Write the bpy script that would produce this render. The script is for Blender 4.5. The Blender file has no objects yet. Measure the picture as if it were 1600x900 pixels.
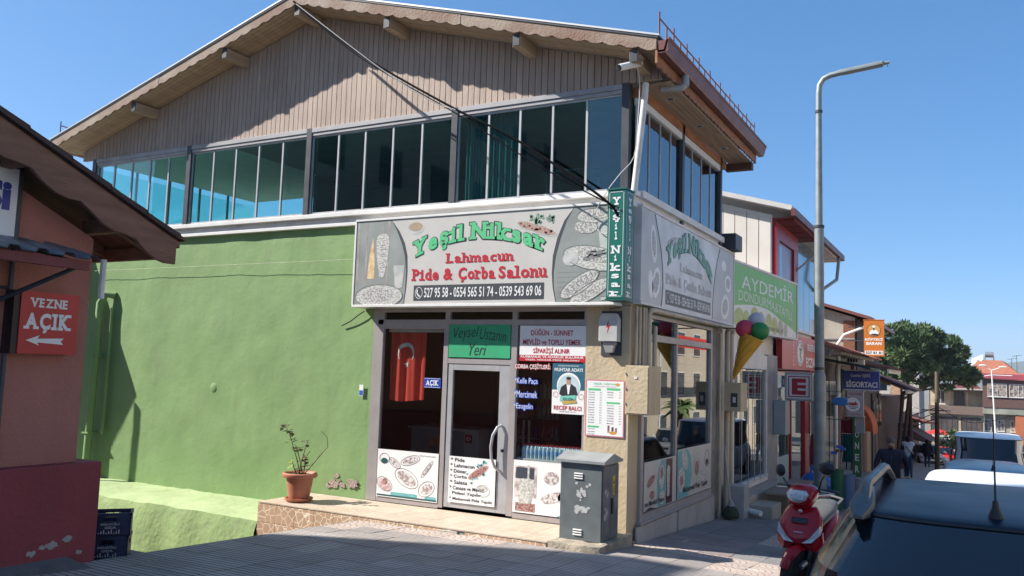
import bpy, bmesh, math, random
from mathutils import Vector, Matrix, noise
RND = random.Random(11)
PI = math.pi
sc = bpy.context.scene
COL = sc.collection

# ---------------------------------------------------------------- camera
cam_d = bpy.data.cameras.new('camera'); cam = bpy.data.objects.new('camera', cam_d); COL.objects.link(cam)
yaw, pitch, roll = math.radians(-28.945), math.radians(5.576), math.radians(1.857)
fw = Vector((math.sin(yaw)*math.cos(pitch), math.cos(yaw)*math.cos(pitch), math.sin(pitch)))
r0 = Vector((math.cos(yaw), -math.sin(yaw), 0)); u0 = r0.cross(fw)
rr = r0*math.cos(roll) + u0*math.sin(roll); uu = -r0*math.sin(roll) + u0*math.cos(roll)
M = Matrix((rr, uu, -fw)).transposed().to_4x4(); M.translation = Vector((4.19, -11.0, 2.11))
cam.matrix_world = M
cam_d.sensor_width = 36.0; cam_d.lens = 36.0*1319.4/1600.0
cam_d.clip_start = 0.05; cam_d.clip_end = 9000
sc.camera = cam
# ---------------------------------------------------------------- sky and sun
SUN = Vector((-2.0, -1.0, 1.9)).normalized()
SUN_EL = math.asin(SUN.z); SUN_ROT = math.atan2(SUN.x, SUN.y)
world = bpy.data.worlds.new('World'); sc.world = world; world.use_nodes = True
nt = world.node_tree; nt.nodes.clear()
sky = nt.nodes.new('ShaderNodeTexSky'); sky.sky_type = 'NISHITA'; sky.sun_disc = False
sky.sun_elevation = SUN_EL; sky.sun_rotation = SUN_ROT; sky.altitude = 300
sky.air_density = 0.6; sky.dust_density = 0.5; sky.ozone_density = 5.0
bg = nt.nodes.new('ShaderNodeBackground'); bg.inputs['Strength'].default_value = 0.15
wo = nt.nodes.new('ShaderNodeOutputWorld')
hs = nt.nodes.new('ShaderNodeHueSaturation'); hs.inputs['Saturation'].default_value = 1.5
gm = nt.nodes.new('ShaderNodeGamma'); gm.inputs['Gamma'].default_value = 0.6   # a soft film-like shoulder on the sky's own range
nt.links.new(sky.outputs[0], gm.inputs['Color']); nt.links.new(gm.outputs[0], hs.inputs['Color']); nt.links.new(hs.outputs[0], bg.inputs[0]); nt.links.new(bg.outputs[0], wo.inputs[0])
sun_d = bpy.data.lights.new('sun', 'SUN'); sun_d.energy = 4.1; sun_d.angle = math.radians(0.55); sun_d.color = (1.0, 0.955, 0.88)
sun = bpy.data.objects.new('sun', sun_d); COL.objects.link(sun)
sun.rotation_euler = SUN.to_track_quat('Z', 'Y').to_euler(); sun.location = (-20, -20, 30)
sc.view_settings.view_transform = 'Standard'; sc.view_settings.look = 'None'
sc.view_settings.exposure = 1.3; sc.view_settings.gamma = 1.0

# ---------------------------------------------------------------- materials
MATS = {}
def mat(name, col, rough=0.6, col2=None, scale=5.0, metal=0.0, bump=0.0, bscale=40.0, spec=0.5, coat=0.0,
        dirt=0.0, dscale=1.2, streak=0.0, dirtcol=(0.06, 0.05, 0.04), stretch=(1, 1, 1), detail=4.0, contrast=0.0, vary=0.0):
    if name in MATS: return MATS[name]
    m = bpy.data.materials.new(name); m.use_nodes = True; MATS[name] = m
    t = m.node_tree; b = t.nodes['Principled BSDF']
    b.inputs['Roughness'].default_value = rough; b.inputs['Metallic'].default_value = metal
    b.inputs['Specular IOR Level'].default_value = spec
    b.inputs['Coat Weight'].default_value = coat; b.inputs['Coat Roughness'].default_value = 0.04
    geo = t.nodes.new('ShaderNodeNewGeometry')
    mp = t.nodes.new('ShaderNodeMapping'); mp.inputs['Scale'].default_value = stretch
    t.links.new(geo.outputs['Position'], mp.inputs['Vector'])
    c1 = (*col, 1)
    if col2 is None: col2 = tuple(max(0, c*0.82) for c in col)
    n = t.nodes.new('ShaderNodeTexNoise'); n.inputs['Scale'].default_value = scale; n.inputs['Detail'].default_value = detail
    t.links.new(mp.outputs[0], n.inputs['Vector'])
    rmp = t.nodes.new('ShaderNodeMapRange')
    rmp.inputs['From Min'].default_value = 0.3 + contrast*0.15; rmp.inputs['From Max'].default_value = 0.7 - contrast*0.15
    t.links.new(n.outputs['Fac'], rmp.inputs['Value'])
    mx = t.nodes.new('ShaderNodeMix'); mx.data_type = 'RGBA'
    mx.inputs[6].default_value = c1; mx.inputs[7].default_value = (*col2, 1)
    t.links.new(rmp.outputs[0], mx.inputs[0])
    out = mx.outputs[2]
    if dirt > 0:
        n2 = t.nodes.new('ShaderNodeTexNoise'); n2.inputs['Scale'].default_value = dscale; n2.inputs['Detail'].default_value = 7
        n2.inputs['Roughness'].default_value = 0.65
        t.links.new(geo.outputs['Position'], n2.inputs['Vector'])
        r2 = t.nodes.new('ShaderNodeMapRange'); r2.inputs['From Min'].default_value = 0.48; r2.inputs['From Max'].default_value = 0.78
        r2.inputs['To Max'].default_value = dirt
        t.links.new(n2.outputs['Fac'], r2.inputs['Value'])
        m2 = t.nodes.new('ShaderNodeMix'); m2.data_type = 'RGBA'; m2.inputs[7].default_value = (*dirtcol, 1)
        t.links.new(r2.outputs[0], m2.inputs[0]); t.links.new(out, m2.inputs[6]); out = m2.outputs[2]
    if streak > 0:
        mp3 = t.nodes.new('ShaderNodeMapping'); mp3.inputs['Scale'].default_value = (3.2, 3.2, 0.22)
        t.links.new(geo.outputs['Position'], mp3.inputs['Vector'])
        n3 = t.nodes.new('ShaderNodeTexNoise'); n3.inputs['Scale'].default_value = 1.6; n3.inputs['Detail'].default_value = 6
        t.links.new(mp3.outputs[0], n3.inputs['Vector'])
        r3 = t.nodes.new('ShaderNodeMapRange'); r3.inputs['From Min'].default_value = 0.5; r3.inputs['From Max'].default_value = 0.8
        r3.inputs['To Max'].default_value = streak
        t.links.new(n3.outputs['Fac'], r3.inputs['Value'])
        m3 = t.nodes.new('ShaderNodeMix'); m3.data_type = 'RGBA'; m3.inputs[7].default_value = (*dirtcol, 1)
        t.links.new(r3.outputs[0], m3.inputs[0]); t.links.new(out, m3.inputs[6]); out = m3.outputs[2]
    if vary > 0:   # each separate piece its own slight tone
        oi = t.nodes.new('ShaderNodeObjectInfo'); vr = t.nodes.new('ShaderNodeMapRange'); vr.inputs['To Min'].default_value = 1-vary; vr.inputs['To Max'].default_value = 1+vary
        t.links.new(oi.outputs['Random'], vr.inputs['Value']); vm = t.nodes.new('ShaderNodeVectorMath'); vm.operation = 'SCALE'
        t.links.new(out, vm.inputs[0]); t.links.new(vr.outputs[0], vm.inputs['Scale']); out = vm.outputs[0]
    t.links.new(out, b.inputs['Base Color'])
    # slight roughness variation so nothing is perfectly even
    rr_ = t.nodes.new('ShaderNodeMapRange'); rr_.inputs['To Min'].default_value = max(0.02, rough-0.07); rr_.inputs['To Max'].default_value = min(1, rough+0.09)
    t.links.new(n.outputs['Fac'], rr_.inputs['Value']); t.links.new(rr_.outputs[0], b.inputs['Roughness'])
    if bump > 0:
        nb = t.nodes.new('ShaderNodeTexNoise'); nb.inputs['Scale'].default_value = bscale; nb.inputs['Detail'].default_value = 5
        t.links.new(mp.outputs[0], nb.inputs['Vector'])
        bp = t.nodes.new('ShaderNodeBump'); bp.inputs['Strength'].default_value = min(1, bump*2.0); bp.inputs['Distance'].default_value = 0.02
        t.links.new(nb.outputs['Fac'], bp.inputs['Height']); t.links.new(bp.outputs[0], b.inputs['Normal'])
    return m

def glass(name, tint, f0=0.05, rough=0.0):
    """thin pane: tinted transmission plus Schlick reflection"""
    if name in MATS: return MATS[name]
    m = bpy.data.materials.new(name); m.use_nodes = True; MATS[name] = m
    t = m.node_tree; t.nodes.clear()
    o = t.nodes.new('ShaderNodeOutputMaterial'); tr = t.nodes.new('ShaderNodeBsdfTransparent'); gl = t.nodes.new('ShaderNodeBsdfGlossy')
    tr.inputs[0].default_value = (*tint, 1); gl.inputs['Roughness'].default_value = rough; gl.inputs[0].default_value = (1, 1, 1, 1)
    lw = t.nodes.new('ShaderNodeLayerWeight'); lw.inputs['Blend'].default_value = 0.5
    p = t.nodes.new('ShaderNodeMath'); p.operation = 'POWER'; p.inputs[1].default_value = 5
    t.links.new(lw.outputs['Facing'], p.inputs[0])
    r = t.nodes.new('ShaderNodeMapRange'); r.inputs['To Min'].default_value = f0; r.inputs['To Max'].default_value = 1
    t.links.new(p.outputs[0], r.inputs['Value'])
    mx = t.nodes.new('ShaderNodeMixShader'); t.links.new(r.outputs[0], mx.inputs[0])
    t.links.new(tr.outputs[0], mx.inputs[1]); t.links.new(gl.outputs[0], mx.inputs[2]); t.links.new(mx.outputs[0], o.inputs[0])
    return m

# ---------------------------------------------------------------- mesh helpers
class MB:
    def __init__(s): s.v = []; s.f = []; s.m = []; s.k = 0; s.keep = set()
    def mi(s, k): s.k = k; return s
    def add(s, vs, fs, flat=False):
        b = len(s.v); s.v += [tuple(p) for p in vs]
        for f in fs:
            s.f.append(tuple(i+b for i in f)); s.m.append(s.k)
    def box(s, x0, x1, y0, y1, z0, z1):
        if x0 > x1: x0, x1 = x1, x0
        if y0 > y1: y0, y1 = y1, y0
        if z0 > z1: z0, z1 = z1, z0
        s.add([(x0,y0,z0),(x1,y0,z0),(x1,y1,z0),(x0,y1,z0),(x0,y0,z1),(x1,y0,z1),(x1,y1,z1),(x0,y1,z1)],
              [(0,3,2,1),(4,5,6,7),(0,1,5,4),(1,2,6,5),(2,3,7,6),(3,0,4,7)]); return s
    def hexa(s, p):   # eight corners, bottom ring then top ring
        s.add(p, [(0,3,2,1),(4,5,6,7),(0,1,5,4),(1,2,6,5),(2,3,7,6),(3,0,4,7)]); return s
    def poly(s, pts): s.add(pts, [tuple(range(len(pts)))]); return s
    def prism(s, pts, d):   # planar polygon extruded by vector d
        n = len(pts); d = Vector(d); a = [Vector(p) for p in pts]
        s.add(a + [p+d for p in a], [tuple(range(n))[::-1], tuple(range(n, 2*n))] + [(i, (i+1) % n, n+(i+1) % n, n+i) for i in range(n)]); return s
    def tube(s, pts, r, n=8, cap=True, r2=None, flat=1.0):
        P = [Vector(p) for p in pts]; m = len(P); rings = []
        rs = r if isinstance(r, (list, tuple)) else [r + ((r2 if r2 is not None else r)-r)*i/max(1, m-1) for i in range(m)]
        up = Vector((0, 0, 1)); prev = None
        for i in range(m):
            d = (P[min(m-1, i+1)]-P[max(0, i-1)]).normalized()
            if prev is None:
                a = d.cross(up) if abs(d.dot(up)) < 0.95 else d.cross(Vector((1, 0, 0)))
            else: a = prev - d*prev.dot(d)
            a.normalize(); prev = a; b = d.cross(a)
            rings.append([P[i] + (a*math.cos(2*PI*k/n) + b*math.sin(2*PI*k/n)*flat)*rs[i] for k in range(n)])
        vs = [p for g in rings for p in g]
        fs = [(i*n+k, i*n+(k+1) % n, (i+1)*n+(k+1) % n, (i+1)*n+k) for i in range(m-1) for k in range(n)]
        if cap: fs += [tuple(range(n))[::-1], tuple(range((m-1)*n, m*n))]
        s.add(vs, fs); return s
    def rings(s, R, cap0=True, cap1=True):
        n = len(R[0]); m = len(R)
        fs = [(i*n+k, i*n+(k+1) % n, (i+1)*n+(k+1) % n, (i+1)*n+k) for i in range(m-1) for k in range(n)]
        if cap0: fs.append(tuple(range(n))[::-1])
        if cap1: fs.append(tuple(range((m-1)*n, m*n)))
        s.add([p for g in R for p in g], fs); return s
    def lathe(s, c, prof, n=24, axis='z'):
        R = []
        for r, h in prof:
            g = []
            for k in range(n):
                a = 2*PI*k/n; u, v = r*math.cos(a), r*math.sin(a)
                g.append((c[0]+u, c[1]+v, c[2]+h) if axis == 'z' else ((c[0]+h, c[1]+u, c[2]+v) if axis == 'x' else (c[0]+u, c[1]+h, c[2]+v)))
            R.append(g)
        return s.rings(R)
    def ell(s, c, rx, ry, rz, n=12, m=8, jitter=0, seed=0):
        rg = random.Random(seed); R = []
        for i in range(1, m):
            t = PI*i/m
            R.append([(c[0]+rx*math.sin(t)*math.cos(2*PI*k/n)*(1+rg.uniform(-jitter, jitter)), c[1]+ry*math.sin(t)*math.sin(2*PI*k/n)*(1+rg.uniform(-jitter, jitter)),
                       c[2]-rz*math.cos(t)) for k in range(n)])
        return s.rings(R)
    def sup(s, secs, n=20, axis='y'):
        """loft of superellipse sections: (pos_along, ca, cb, ra, rb, power)"""
        R = []
        for q, ca, cb, ra, rb, pw in secs:
            g = []
            for k in range(n):
                a = 2*PI*k/n; c, d = math.cos(a), math.sin(a)
                u = ca + ra*math.copysign(abs(c)**(2/pw), c); v = cb + rb*math.copysign(abs(d)**(2/pw), d)
                g.append((u, q, v) if axis == 'y' else ((q, u, v) if axis == 'x' else (u, v, q)))
            R.append(g)
        return s.rings(R)
    def xf(s, M, start=0):
        for i in range(start, len(s.v)): s.v[i] = tuple(M @ Vector(s.v[i]))
        return s
    def mesh(s, name, mats, smooth=False, bevel=0, recalc=True):
        me = bpy.data.meshes.new(name); me.from_pydata(s.v, [], s.f)
        for m in (mats if isinstance(mats, (list, tuple)) else [mats]): me.materials.append(m)
        me.polygons.foreach_set('material_index', s.m)
        if recalc or bevel:
            bm = bmesh.new(); bm.from_mesh(me)
            if bevel: bmesh.ops.bevel(bm, geom=bm.edges[:], offset=bevel, segments=1, affect='EDGES', clamp_overlap=True)
            if recalc: bmesh.ops.recalc_face_normals(bm, faces=bm.faces[:])
            bm.to_mesh(me); bm.free()
        if smooth:
            me.polygons.foreach_set('use_smooth', [True]*len(me.polygons))
            try: me.set_sharp_from_angle(angle=math.radians(38))
            except Exception: pass
        return me
    def build(s, name, mats, parent=None, smooth=False, bevel=0, recalc=True, **tags):
        o = bpy.data.objects.new(name, s.mesh(name, mats, smooth, bevel, recalc)); COL.objects.link(o)
        adopt(o, parent); tag(o, **tags); return o

def adopt(o, parent):
    if parent is not None:
        o.parent = parent
        if parent.get('_w'): o.matrix_parent_inverse = Matrix.Translation(-Vector(parent.location))
def tag(o, label=None, cat=None, group=None, kind=None):
    if label: o['label'] = label
    if cat: o['category'] = cat
    if group: o['group'] = group
    if kind: o['kind'] = kind
    return o
def thing(name, label, cat, loc=(0, 0, 0), group=None, local=False, rz=0):
    """Empty at the thing's base; unless local, its parts are written in world coordinates"""
    o = bpy.data.objects.new(name, None); COL.objects.link(o); o.location = loc; o.empty_display_size = 0.2
    if local: o.rotation_euler = (0, 0, rz)
    else: o['_w'] = 1
    return tag(o, label, cat, group)
def copy_tree(o, parent=None):
    c = o.copy(); COL.objects.link(c)
    if parent is not None: c.parent = parent
    for ch in [x for x in KIDS.get(o.name, [])] if KIDS else list(o.children):
        copy_tree(ch, c)
    return c
KIDS = {}
def inst(name, me, parent, loc=(0, 0, 0), rot=(0, 0, 0), scale=(1, 1, 1)):
    """one more individual piece sharing a mesh"""
    o = bpy.data.objects.new(name, me); COL.objects.link(o); adopt(o, parent)
    o.location = loc; o.rotation_euler = rot; o.scale = scale; return o
def struct(mb, name, mats, parent=None, **k):
    return mb.build(name, mats, parent, kind='structure' if parent is None else None, **k)
def lerp(a, b, t): return a+(b-a)*t
def interp(y, xs, ys):
    if y <= xs[0]: return ys[0]
    for i in range(1, len(xs)):
        if y <= xs[i]: return lerp(ys[i-1], ys[i], (y-xs[i-1])/(xs[i]-xs[i-1]))
    return ys[-1]
ZY = [-400, -30, -12, -6, -3, -1.2, 0, 4, 9, 11.5, 18, 25, 42, 60, 118, 400]
ZZ = [9, 1.1, .36, .12, .0, -.08, -.17, -.38, -.75, -.88, -1.15, -1.42, -2.5, -3.7, -7.6, -12]
def zside(x, y): return interp(y, ZY, ZZ) - 0.03*max(0.0, min(x, 3.0))
def zroad(y): return interp(y, ZY, ZZ) - 0.21

# ---------------------------------------------------------------- lettering
_tc = {}
def glyphs(body, bold=0.0):
    k = (body, bold)
    if k in _tc: return _tc[k]
    cu = bpy.data.curves.new('lettering', 'FONT'); cu.body = body; cu.size = 1; cu.offset = bold; cu.resolution_u = 3
    ob = bpy.data.objects.new('lettering_tmp', cu); COL.objects.link(ob)
    dg = bpy.context.evaluated_depsgraph_get(); dg.update()
    me = ob.evaluated_get(dg).to_mesh()
    vs = [(v.co.x, v.co.y) for v in me.vertices]; fs = [tuple(p.vertices) for p in me.polygons]
    ob.evaluated_get(dg).to_mesh_clear()
    bpy.data.objects.remove(ob); bpy.data.curves.remove(cu)
    _tc[k] = (vs, fs); return _tc[k]
class Panel:
    """flat print laid on a board: u, v in metres on the board's own axes, h = how far proud"""
    def __init__(s, o, u, v): s.o = Vector(o); s.u = Vector(u).normalized(); s.v = Vector(v).normalized(); s.n = s.u.cross(s.v); s.base = 0.0
    def p(s, u, v, h=0.0): return s.o + s.u*u + s.v*v + s.n*(h+s.base)
    def rect(s, mb, u0, u1, v0, v1, h=0.002): mb.poly([s.p(u0, v0, h), s.p(u1, v0, h), s.p(u1, v1, h), s.p(u0, v1, h)])
    def poly(s, mb, pts, h=0.002): mb.poly([s.p(a, b, h) for a, b in pts])
    def strip(s, mb, A, B, h=0.002):
        for i in range(len(A)-1): mb.poly([s.p(*A[i], h), s.p(*B[i], h), s.p(*B[i+1], h), s.p(*A[i+1], h)])
    def disc(s, mb, u, v, ru, rv, h=0.002, n=24, rot=0, a0=0, a1=2*PI):
        pts = []
        full = abs(a1-a0-2*PI) < 1e-6
        for k in range(n if full else n+1):
            a = a0+(a1-a0)*k/n; x, y = ru*math.cos(a), rv*math.sin(a)
            pts.append(s.p(u+x*math.cos(rot)-y*math.sin(rot), v+x*math.sin(rot)+y*math.cos(rot), h))
        mb.poly(pts)
    def ring(s, mb, u, v, ru, rv, w, h=0.002, n=32, a0=0, a1=2*PI, rot=0):
        for k in range(n):
            q = []
            for a, rw in ((a0+(a1-a0)*k/n, 0), (a0+(a1-a0)*(k+1)/n, 0), (a0+(a1-a0)*(k+1)/n, w), (a0+(a1-a0)*k/n, w)):
                x, y = (ru-rw)*math.cos(a), (rv-rw)*math.sin(a)
                q.append(s.p(u+x*math.cos(rot)-y*math.sin(rot), v+x*math.sin(rot)+y*math.cos(rot), h))
            mb.poly(q)
    def line(s, mb, pts, w, h=0.002):
        for i in range(len(pts)-1):
            a = Vector(pts[i]); b = Vector(pts[i+1]); d = (b-a)
            if d.length < 1e-6: continue
            nrm = Vector((-d.y, d.x)).normalized()*w/2
            mb.poly([s.p(*(a-nrm), h), s.p(*(b-nrm), h), s.p(*(b+nrm), h), s.p(*(a+nrm), h)])
    def text(s, mb, body, u0, v0, u1, v1, bold=0.0, h=0.003, warp=None, keep=False, shear=0.0):
        vs, fs = glyphs(body, bold)
        if not vs: return
        a0 = min(p[0] for p in vs); a1 = max(p[0] for p in vs); b0 = min(p[1] for p in vs); b1 = max(p[1] for p in vs)
        su = (u1-u0)/(a1-a0); sv = (v1-v0)/(b1-b0)
        out = []
        for x, y in vs:
            U = u0+(x-a0)*su + shear*(y-b0)*sv; V = v0+(y-b0)*sv
            if warp: U, V = warp(U, V)
            out.append(s.p(U, V, h))
        mb.add(out, fs)
# slab-serif lettering: sans glyphs with bars added at their stroke ends (fractions of the letter box)
SER = {'Y': [(.0, .42, 1), (.58, 1.0, 1), (.22, .78, 0)], 'e': [], 's': [], 'ş': [], 'a': [(.62, 1.15, 0)], 'i': [(-.75, 1.75, 0), (-.8, .6, .72)],
       'l': [(-.75, 1.75, 0), (-.8, .6, 1)], 'N': [(-.12, .3, 1), (.72, 1.12, 1), (-.12, .34, 0)], 'k': [(-.18, .42, 0), (.6, 1.15, 0), (-.2, .2, 1), (.55, 1.08, .7)],
       'r': [(-.25, .75, 0), (-.3, .3, 1)], 'L': [(-.18, .45, 1), (-.18, .3, 0)], 'h': [(-.2, .42, 0), (.62, 1.2, 0), (-.2, .2, 1)], 'm': [(-.1, .28, 0), (.36, .64, 0), (.76, 1.1, 0), (-.12, .1, 1)],
       'c': [], 'u': [(-.2, .2, 1), (.5, .8, 1), (.7, 1.2, 0)], 'n': [(-.2, .42, 0), (.62, 1.2, 0), (-.2, .2, 1)], 'P': [(-.2, .5, 0), (-.2, .2, 1)], 'd': [(.6, .85, 1), (.75, 1.2, 0)],
       'b': [(-.2, .2, 1)], 'o': [], 'S': [], 'Ç': [], '&': [], 'A': [(-.1, .35, 0), (.65, 1.1, 0)], 'K': [(-.15, .4, 0), (.62, 1.12, 0), (-.15, .4, 1), (.6, 1.08, 1)], 'I': [(-.7, 1.7, 0), (-.7, 1.7, 1)],
       'V': [(-.1, .35, 1), (.65, 1.1, 1)], 'E': [(-.15, .2, 0), (-.15, .2, 1)], 'Z': [], 'R': [(-.15, .4, 0), (.7, 1.1, 0), (-.15, .2, 1)]}
def serif(panel, mb, body, u0, v0, u1, v1, bold=0.03, h=0.003, warp=None, gap=0.09, bar=0.11, drop=None):
    """v0..v1 = baseline to capital height"""
    ref = glyphs('H', bold)[0]; b0 = min(p[1] for p in ref); b1 = max(p[1] for p in ref); x = 0; items = []
    for ch in body:
        if ch == ' ': x += 0.32; continue
        vs, fs = glyphs(ch, bold); a0 = min(p[0] for p in vs); a1 = max(p[0] for p in vs)
        wide = .06 if ch in 'liI' else 0
        items.append((ch, x+wide, a0, a1-a0, vs, fs)); x += a1-a0+gap+2*wide
    tot = x-gap; su = (u1-u0)/tot; sv = (v1-v0)/(b1-b0)
    W = warp or (lambda a, b: (a, b))
    for ch, x, a0, w, vs, fs in items:
        mb.add([panel.p(*W(u0+(x+p[0]-a0)*su, v0+(p[1]-b0)*sv), h) for p in vs], fs)
        cap = 1.0 if ch in 'YNLPVAKIERZÇSklhdb' else 0.75
        ww = max(w, .12)
        for s0, s1, lev in SER.get(ch, []):
            V = v0 if lev == 0 else (v0+(v1-v0)*(cap if lev == 1 else lev)-bar*sv*.9)
            U0 = u0+(x+s0*ww)*su; U1 = u0+(x+s1*ww)*su
            k = 3
            for j in range(k):
                ua = lerp(U0, U1, j/k); ub = lerp(U0, U1, (j+1)/k)
                mb.poly([panel.p(*W(a, b), h+.0005) for a, b in ((ua, V), (ub, V), (ub, V+bar*sv), (ua, V+bar*sv))])
# ================================================================ materials used
M_conc = mat('concrete', (.34,.32,.29), .85, (.24,.23,.21), 3, bump=.25, bscale=25, dirt=.3)
M_green = mat('green_paint', (.205,.315,.12), .75, (.165,.27,.095), 1.3, bump=.12, bscale=11, dirt=.38, dscale=.9, dirtcol=(.15,.205,.095), streak=.42, detail=8)
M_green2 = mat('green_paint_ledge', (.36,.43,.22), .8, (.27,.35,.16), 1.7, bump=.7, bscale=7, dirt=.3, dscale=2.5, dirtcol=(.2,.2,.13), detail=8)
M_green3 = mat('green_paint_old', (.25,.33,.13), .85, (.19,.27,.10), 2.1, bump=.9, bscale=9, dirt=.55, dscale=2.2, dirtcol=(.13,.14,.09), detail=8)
M_cream = mat('cream_paint', (.50,.40,.26), .7, (.43,.34,.22), 2, bump=.2, bscale=20, streak=.25, dirtcol=(.2,.16,.1))
M_alu = mat('aluminium_frame', (.42,.38,.37), .42, (.36,.33,.32), 6, metal=.35, dirt=.15)
M_alu_w = mat('white_aluminium', (.72,.70,.67), .45, (.62,.60,.57), 5, dirt=.25, dirtcol=(.3,.27,.23))
M_silver = mat('silver_profile', (.50,.50,.51), .4, (.40,.40,.41), 6, metal=.4, dirt=.2)
M_dark = mat('dark_post', (.035,.04,.05), .45, (.05,.055,.065), 5)
M_black = mat('black_rubber', (.015,.015,.017), .55)
M_wood = mat('pine_siding', (.44,.34,.275), .62, (.36,.27,.215), 2.2, bump=.15, bscale=30, stretch=(6,6,.6), dirt=.35, dirtcol=(.20,.13,.10), vary=.06)
M_soffit = mat('soffit_wood', (.42,.30,.20), .6, (.33,.23,.15), 3, bump=.1, stretch=(5,.6,5), vary=.10)
M_fascia = mat('weathered_fascia', (.33,.26,.20), .8, (.23,.14,.10), 2.0, bump=.25, bscale=30, contrast=.3, detail=8, dirt=.5, dscale=1.6, dirtcol=(.20,.075,.05))
M_beam = mat('varnished_beam', (.36,.15,.06), .6, (.22,.085,.035), 4, bump=.2, stretch=(4,.8,4))
M_roofm = mat('roof_sheet', (.62,.62,.62), .4, (.5,.5,.5), 2, metal=.4)
M_mar = mat('maroon_gutter', (.16,.05,.045), .45, (.12,.035,.03), 3, bump=.05)
M_white = mat('white_plastic', (.75,.74,.71), .5, (.66,.65,.62), 3)
M_pvc = mat('cream_pvc', (.52,.42,.30), .45, (.42,.34,.24), 3, dirt=.3)
M_greypvc = mat('grey_pvc', (.33,.32,.31), .5)
M_tile = mat('pavement_slab', (.34,.27,.25), .85, (.26,.21,.20), 1.4, bump=.5, bscale=60, dirt=.45, dscale=1.6, dirtcol=(.14,.12,.11), detail=9, vary=.12)
M_tile2 = mat('pavement_slab_grey', (.25,.235,.23), .85, (.20,.19,.185), 1.1, bump=.5, bscale=60, dirt=.45, dscale=1.9, dirtcol=(.11,.10,.10), detail=9, vary=.14)
M_asph = mat('asphalt', (.075,.075,.078), .9, (.055,.055,.058), 8, bump=.6, bscale=120, dirt=.3, dirtcol=(.12,.11,.1))
M_earth = mat('bare_ground', (.20,.17,.13), .95, (.14,.13,.09), .6, bump=.5, bscale=10)
M_cera = mat('crazy_tile', (.52,.34,.22), .45, (.44,.28,.18), 5, dirt=.2, vary=.08)
M_print = mat('printed_white', (.55,.525,.485), .35, (.49,.465,.43), 2.5, dirt=.18, dscale=1.5, dirtcol=(.42,.36,.28))
M_printc = mat('printed_clean', (.76,.75,.73), .35, (.72,.71,.69), 3)
M_pgrey = mat('print_grey', (.30,.32,.30), .4, (.20,.21,.20), 2.2)
M_pgrey2 = mat('print_grey_pale', (.52,.52,.49), .4, (.40,.41,.39), 6, contrast=.6, detail=7)
M_pdark = mat('print_dark', (.03,.03,.035), .4)
M_pslate = mat('print_slate', (.06,.065,.075), .4)
M_pfood = mat('print_food_grey', (.55,.53,.50), .4, (.26,.25,.235), 42, contrast=1.2, detail=6)
M_pfood2 = mat('print_food_line', (.60,.58,.54), .4, (.36,.35,.32), 26, contrast=.9, detail=5, stretch=(1,1,1.8))
M_pbrown = mat('print_brown', (.20,.085,.075), .4, (.42,.25,.22), 45, contrast=1.5)
M_pgreen = mat('print_green', (.10,.50,.22), .4, (.085,.44,.19), 3)
M_pteal = mat('print_teal', (.16,.42,.42), .4, (.12,.34,.36), 4)
M_pred = mat('print_red', (.50,.02,.035), .4, (.42,.015,.03), 3)
M_pblue = mat('print_blue', (.035,.12,.50), .4)
M_pink = mat('pink_plaster', (.44,.18,.135), .85, (.38,.155,.115), 1.6, bump=.35, bscale=30, streak=.2, dirtcol=(.22,.10,.08))
M_pinkb = mat('dark_red_plinth', (.30,.055,.06), .8, (.24,.045,.05), 1.2, bump=.4, bscale=22, streak=.25, dirt=.15, dirtcol=(.12,.04,.04))
M_plaster = mat('bare_plaster', (.45,.42,.37), .9, (.33,.30,.26), 12, bump=.5)
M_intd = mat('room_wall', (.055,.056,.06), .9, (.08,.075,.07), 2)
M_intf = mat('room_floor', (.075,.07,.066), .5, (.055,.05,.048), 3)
G_up = glass('tinted_teal_glass', (.66,.93,.90), .07)
G_blue = glass('blue_reflective_glass', (.08,.16,.24), .19)
G_shop = glass('shop_glass', (.88,.91,.90), .055)
G_side = glass('side_shop_glass', (.62,.66,.66), .13)
M_redp = mat('red_panel', (.30,.015,.025), .35, (.24,.012,.02), 2)

def groove_material(name, base, dark, period, axis, width=.12, rough=.85):
    """slab colour with fine moulded grooves across it"""
    m = mat(name, base, rough, tuple(c*.8 for c in base), 1.3, bump=.3, bscale=70, dirt=.5, dscale=1.1, dirtcol=tuple(c*.4 for c in base), detail=9, vary=.13)
    t = m.node_tree; b = t.nodes['Principled BSDF']
    geo = t.nodes.new('ShaderNodeNewGeometry'); sp = t.nodes.new('ShaderNodeSeparateXYZ'); t.links.new(geo.outputs['Position'], sp.inputs[0])
    a = t.nodes.new('ShaderNodeMath'); a.operation = 'DIVIDE'; a.inputs[1].default_value = period; t.links.new(sp.outputs[axis], a.inputs[0])
    f = t.nodes.new('ShaderNodeMath'); f.operation = 'FRACT'; t.links.new(a.outputs[0], f.inputs[0])
    l = t.nodes.new('ShaderNodeMath'); l.operation = 'GREATER_THAN'; l.inputs[1].default_value = width; t.links.new(f.outputs[0], l.inputs[0])
    bp = t.nodes.new('ShaderNodeBump'); bp.inputs['Strength'].default_value = 1; bp.inputs['Distance'].default_value = .012
    t.links.new(l.outputs[0], bp.inputs['Height']); t.links.new(bp.outputs[0], b.inputs['Normal'])
    src = b.inputs['Base Color'].links[0].from_socket
    mx = t.nodes.new('ShaderNodeMix'); mx.data_type = 'RGBA'; mx.inputs[6].default_value = (*dark, 1)
    t.links.new(l.outputs[0], mx.inputs[0]); t.links.new(src, mx.inputs[7]); t.links.new(mx.outputs[2], b.inputs['Base Color'])
    return m
M_groove = groove_material('grooved_slab', (.42,.37,.34), (.07,.06,.06), .080, 1, .22)
M_fan = mat('fan_slab', (.50,.41,.35), .85, (.42,.34,.29), 2, bump=.3, bscale=60, dirt=.4, dirtcol=(.25,.2,.18), vary=.07)
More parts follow.
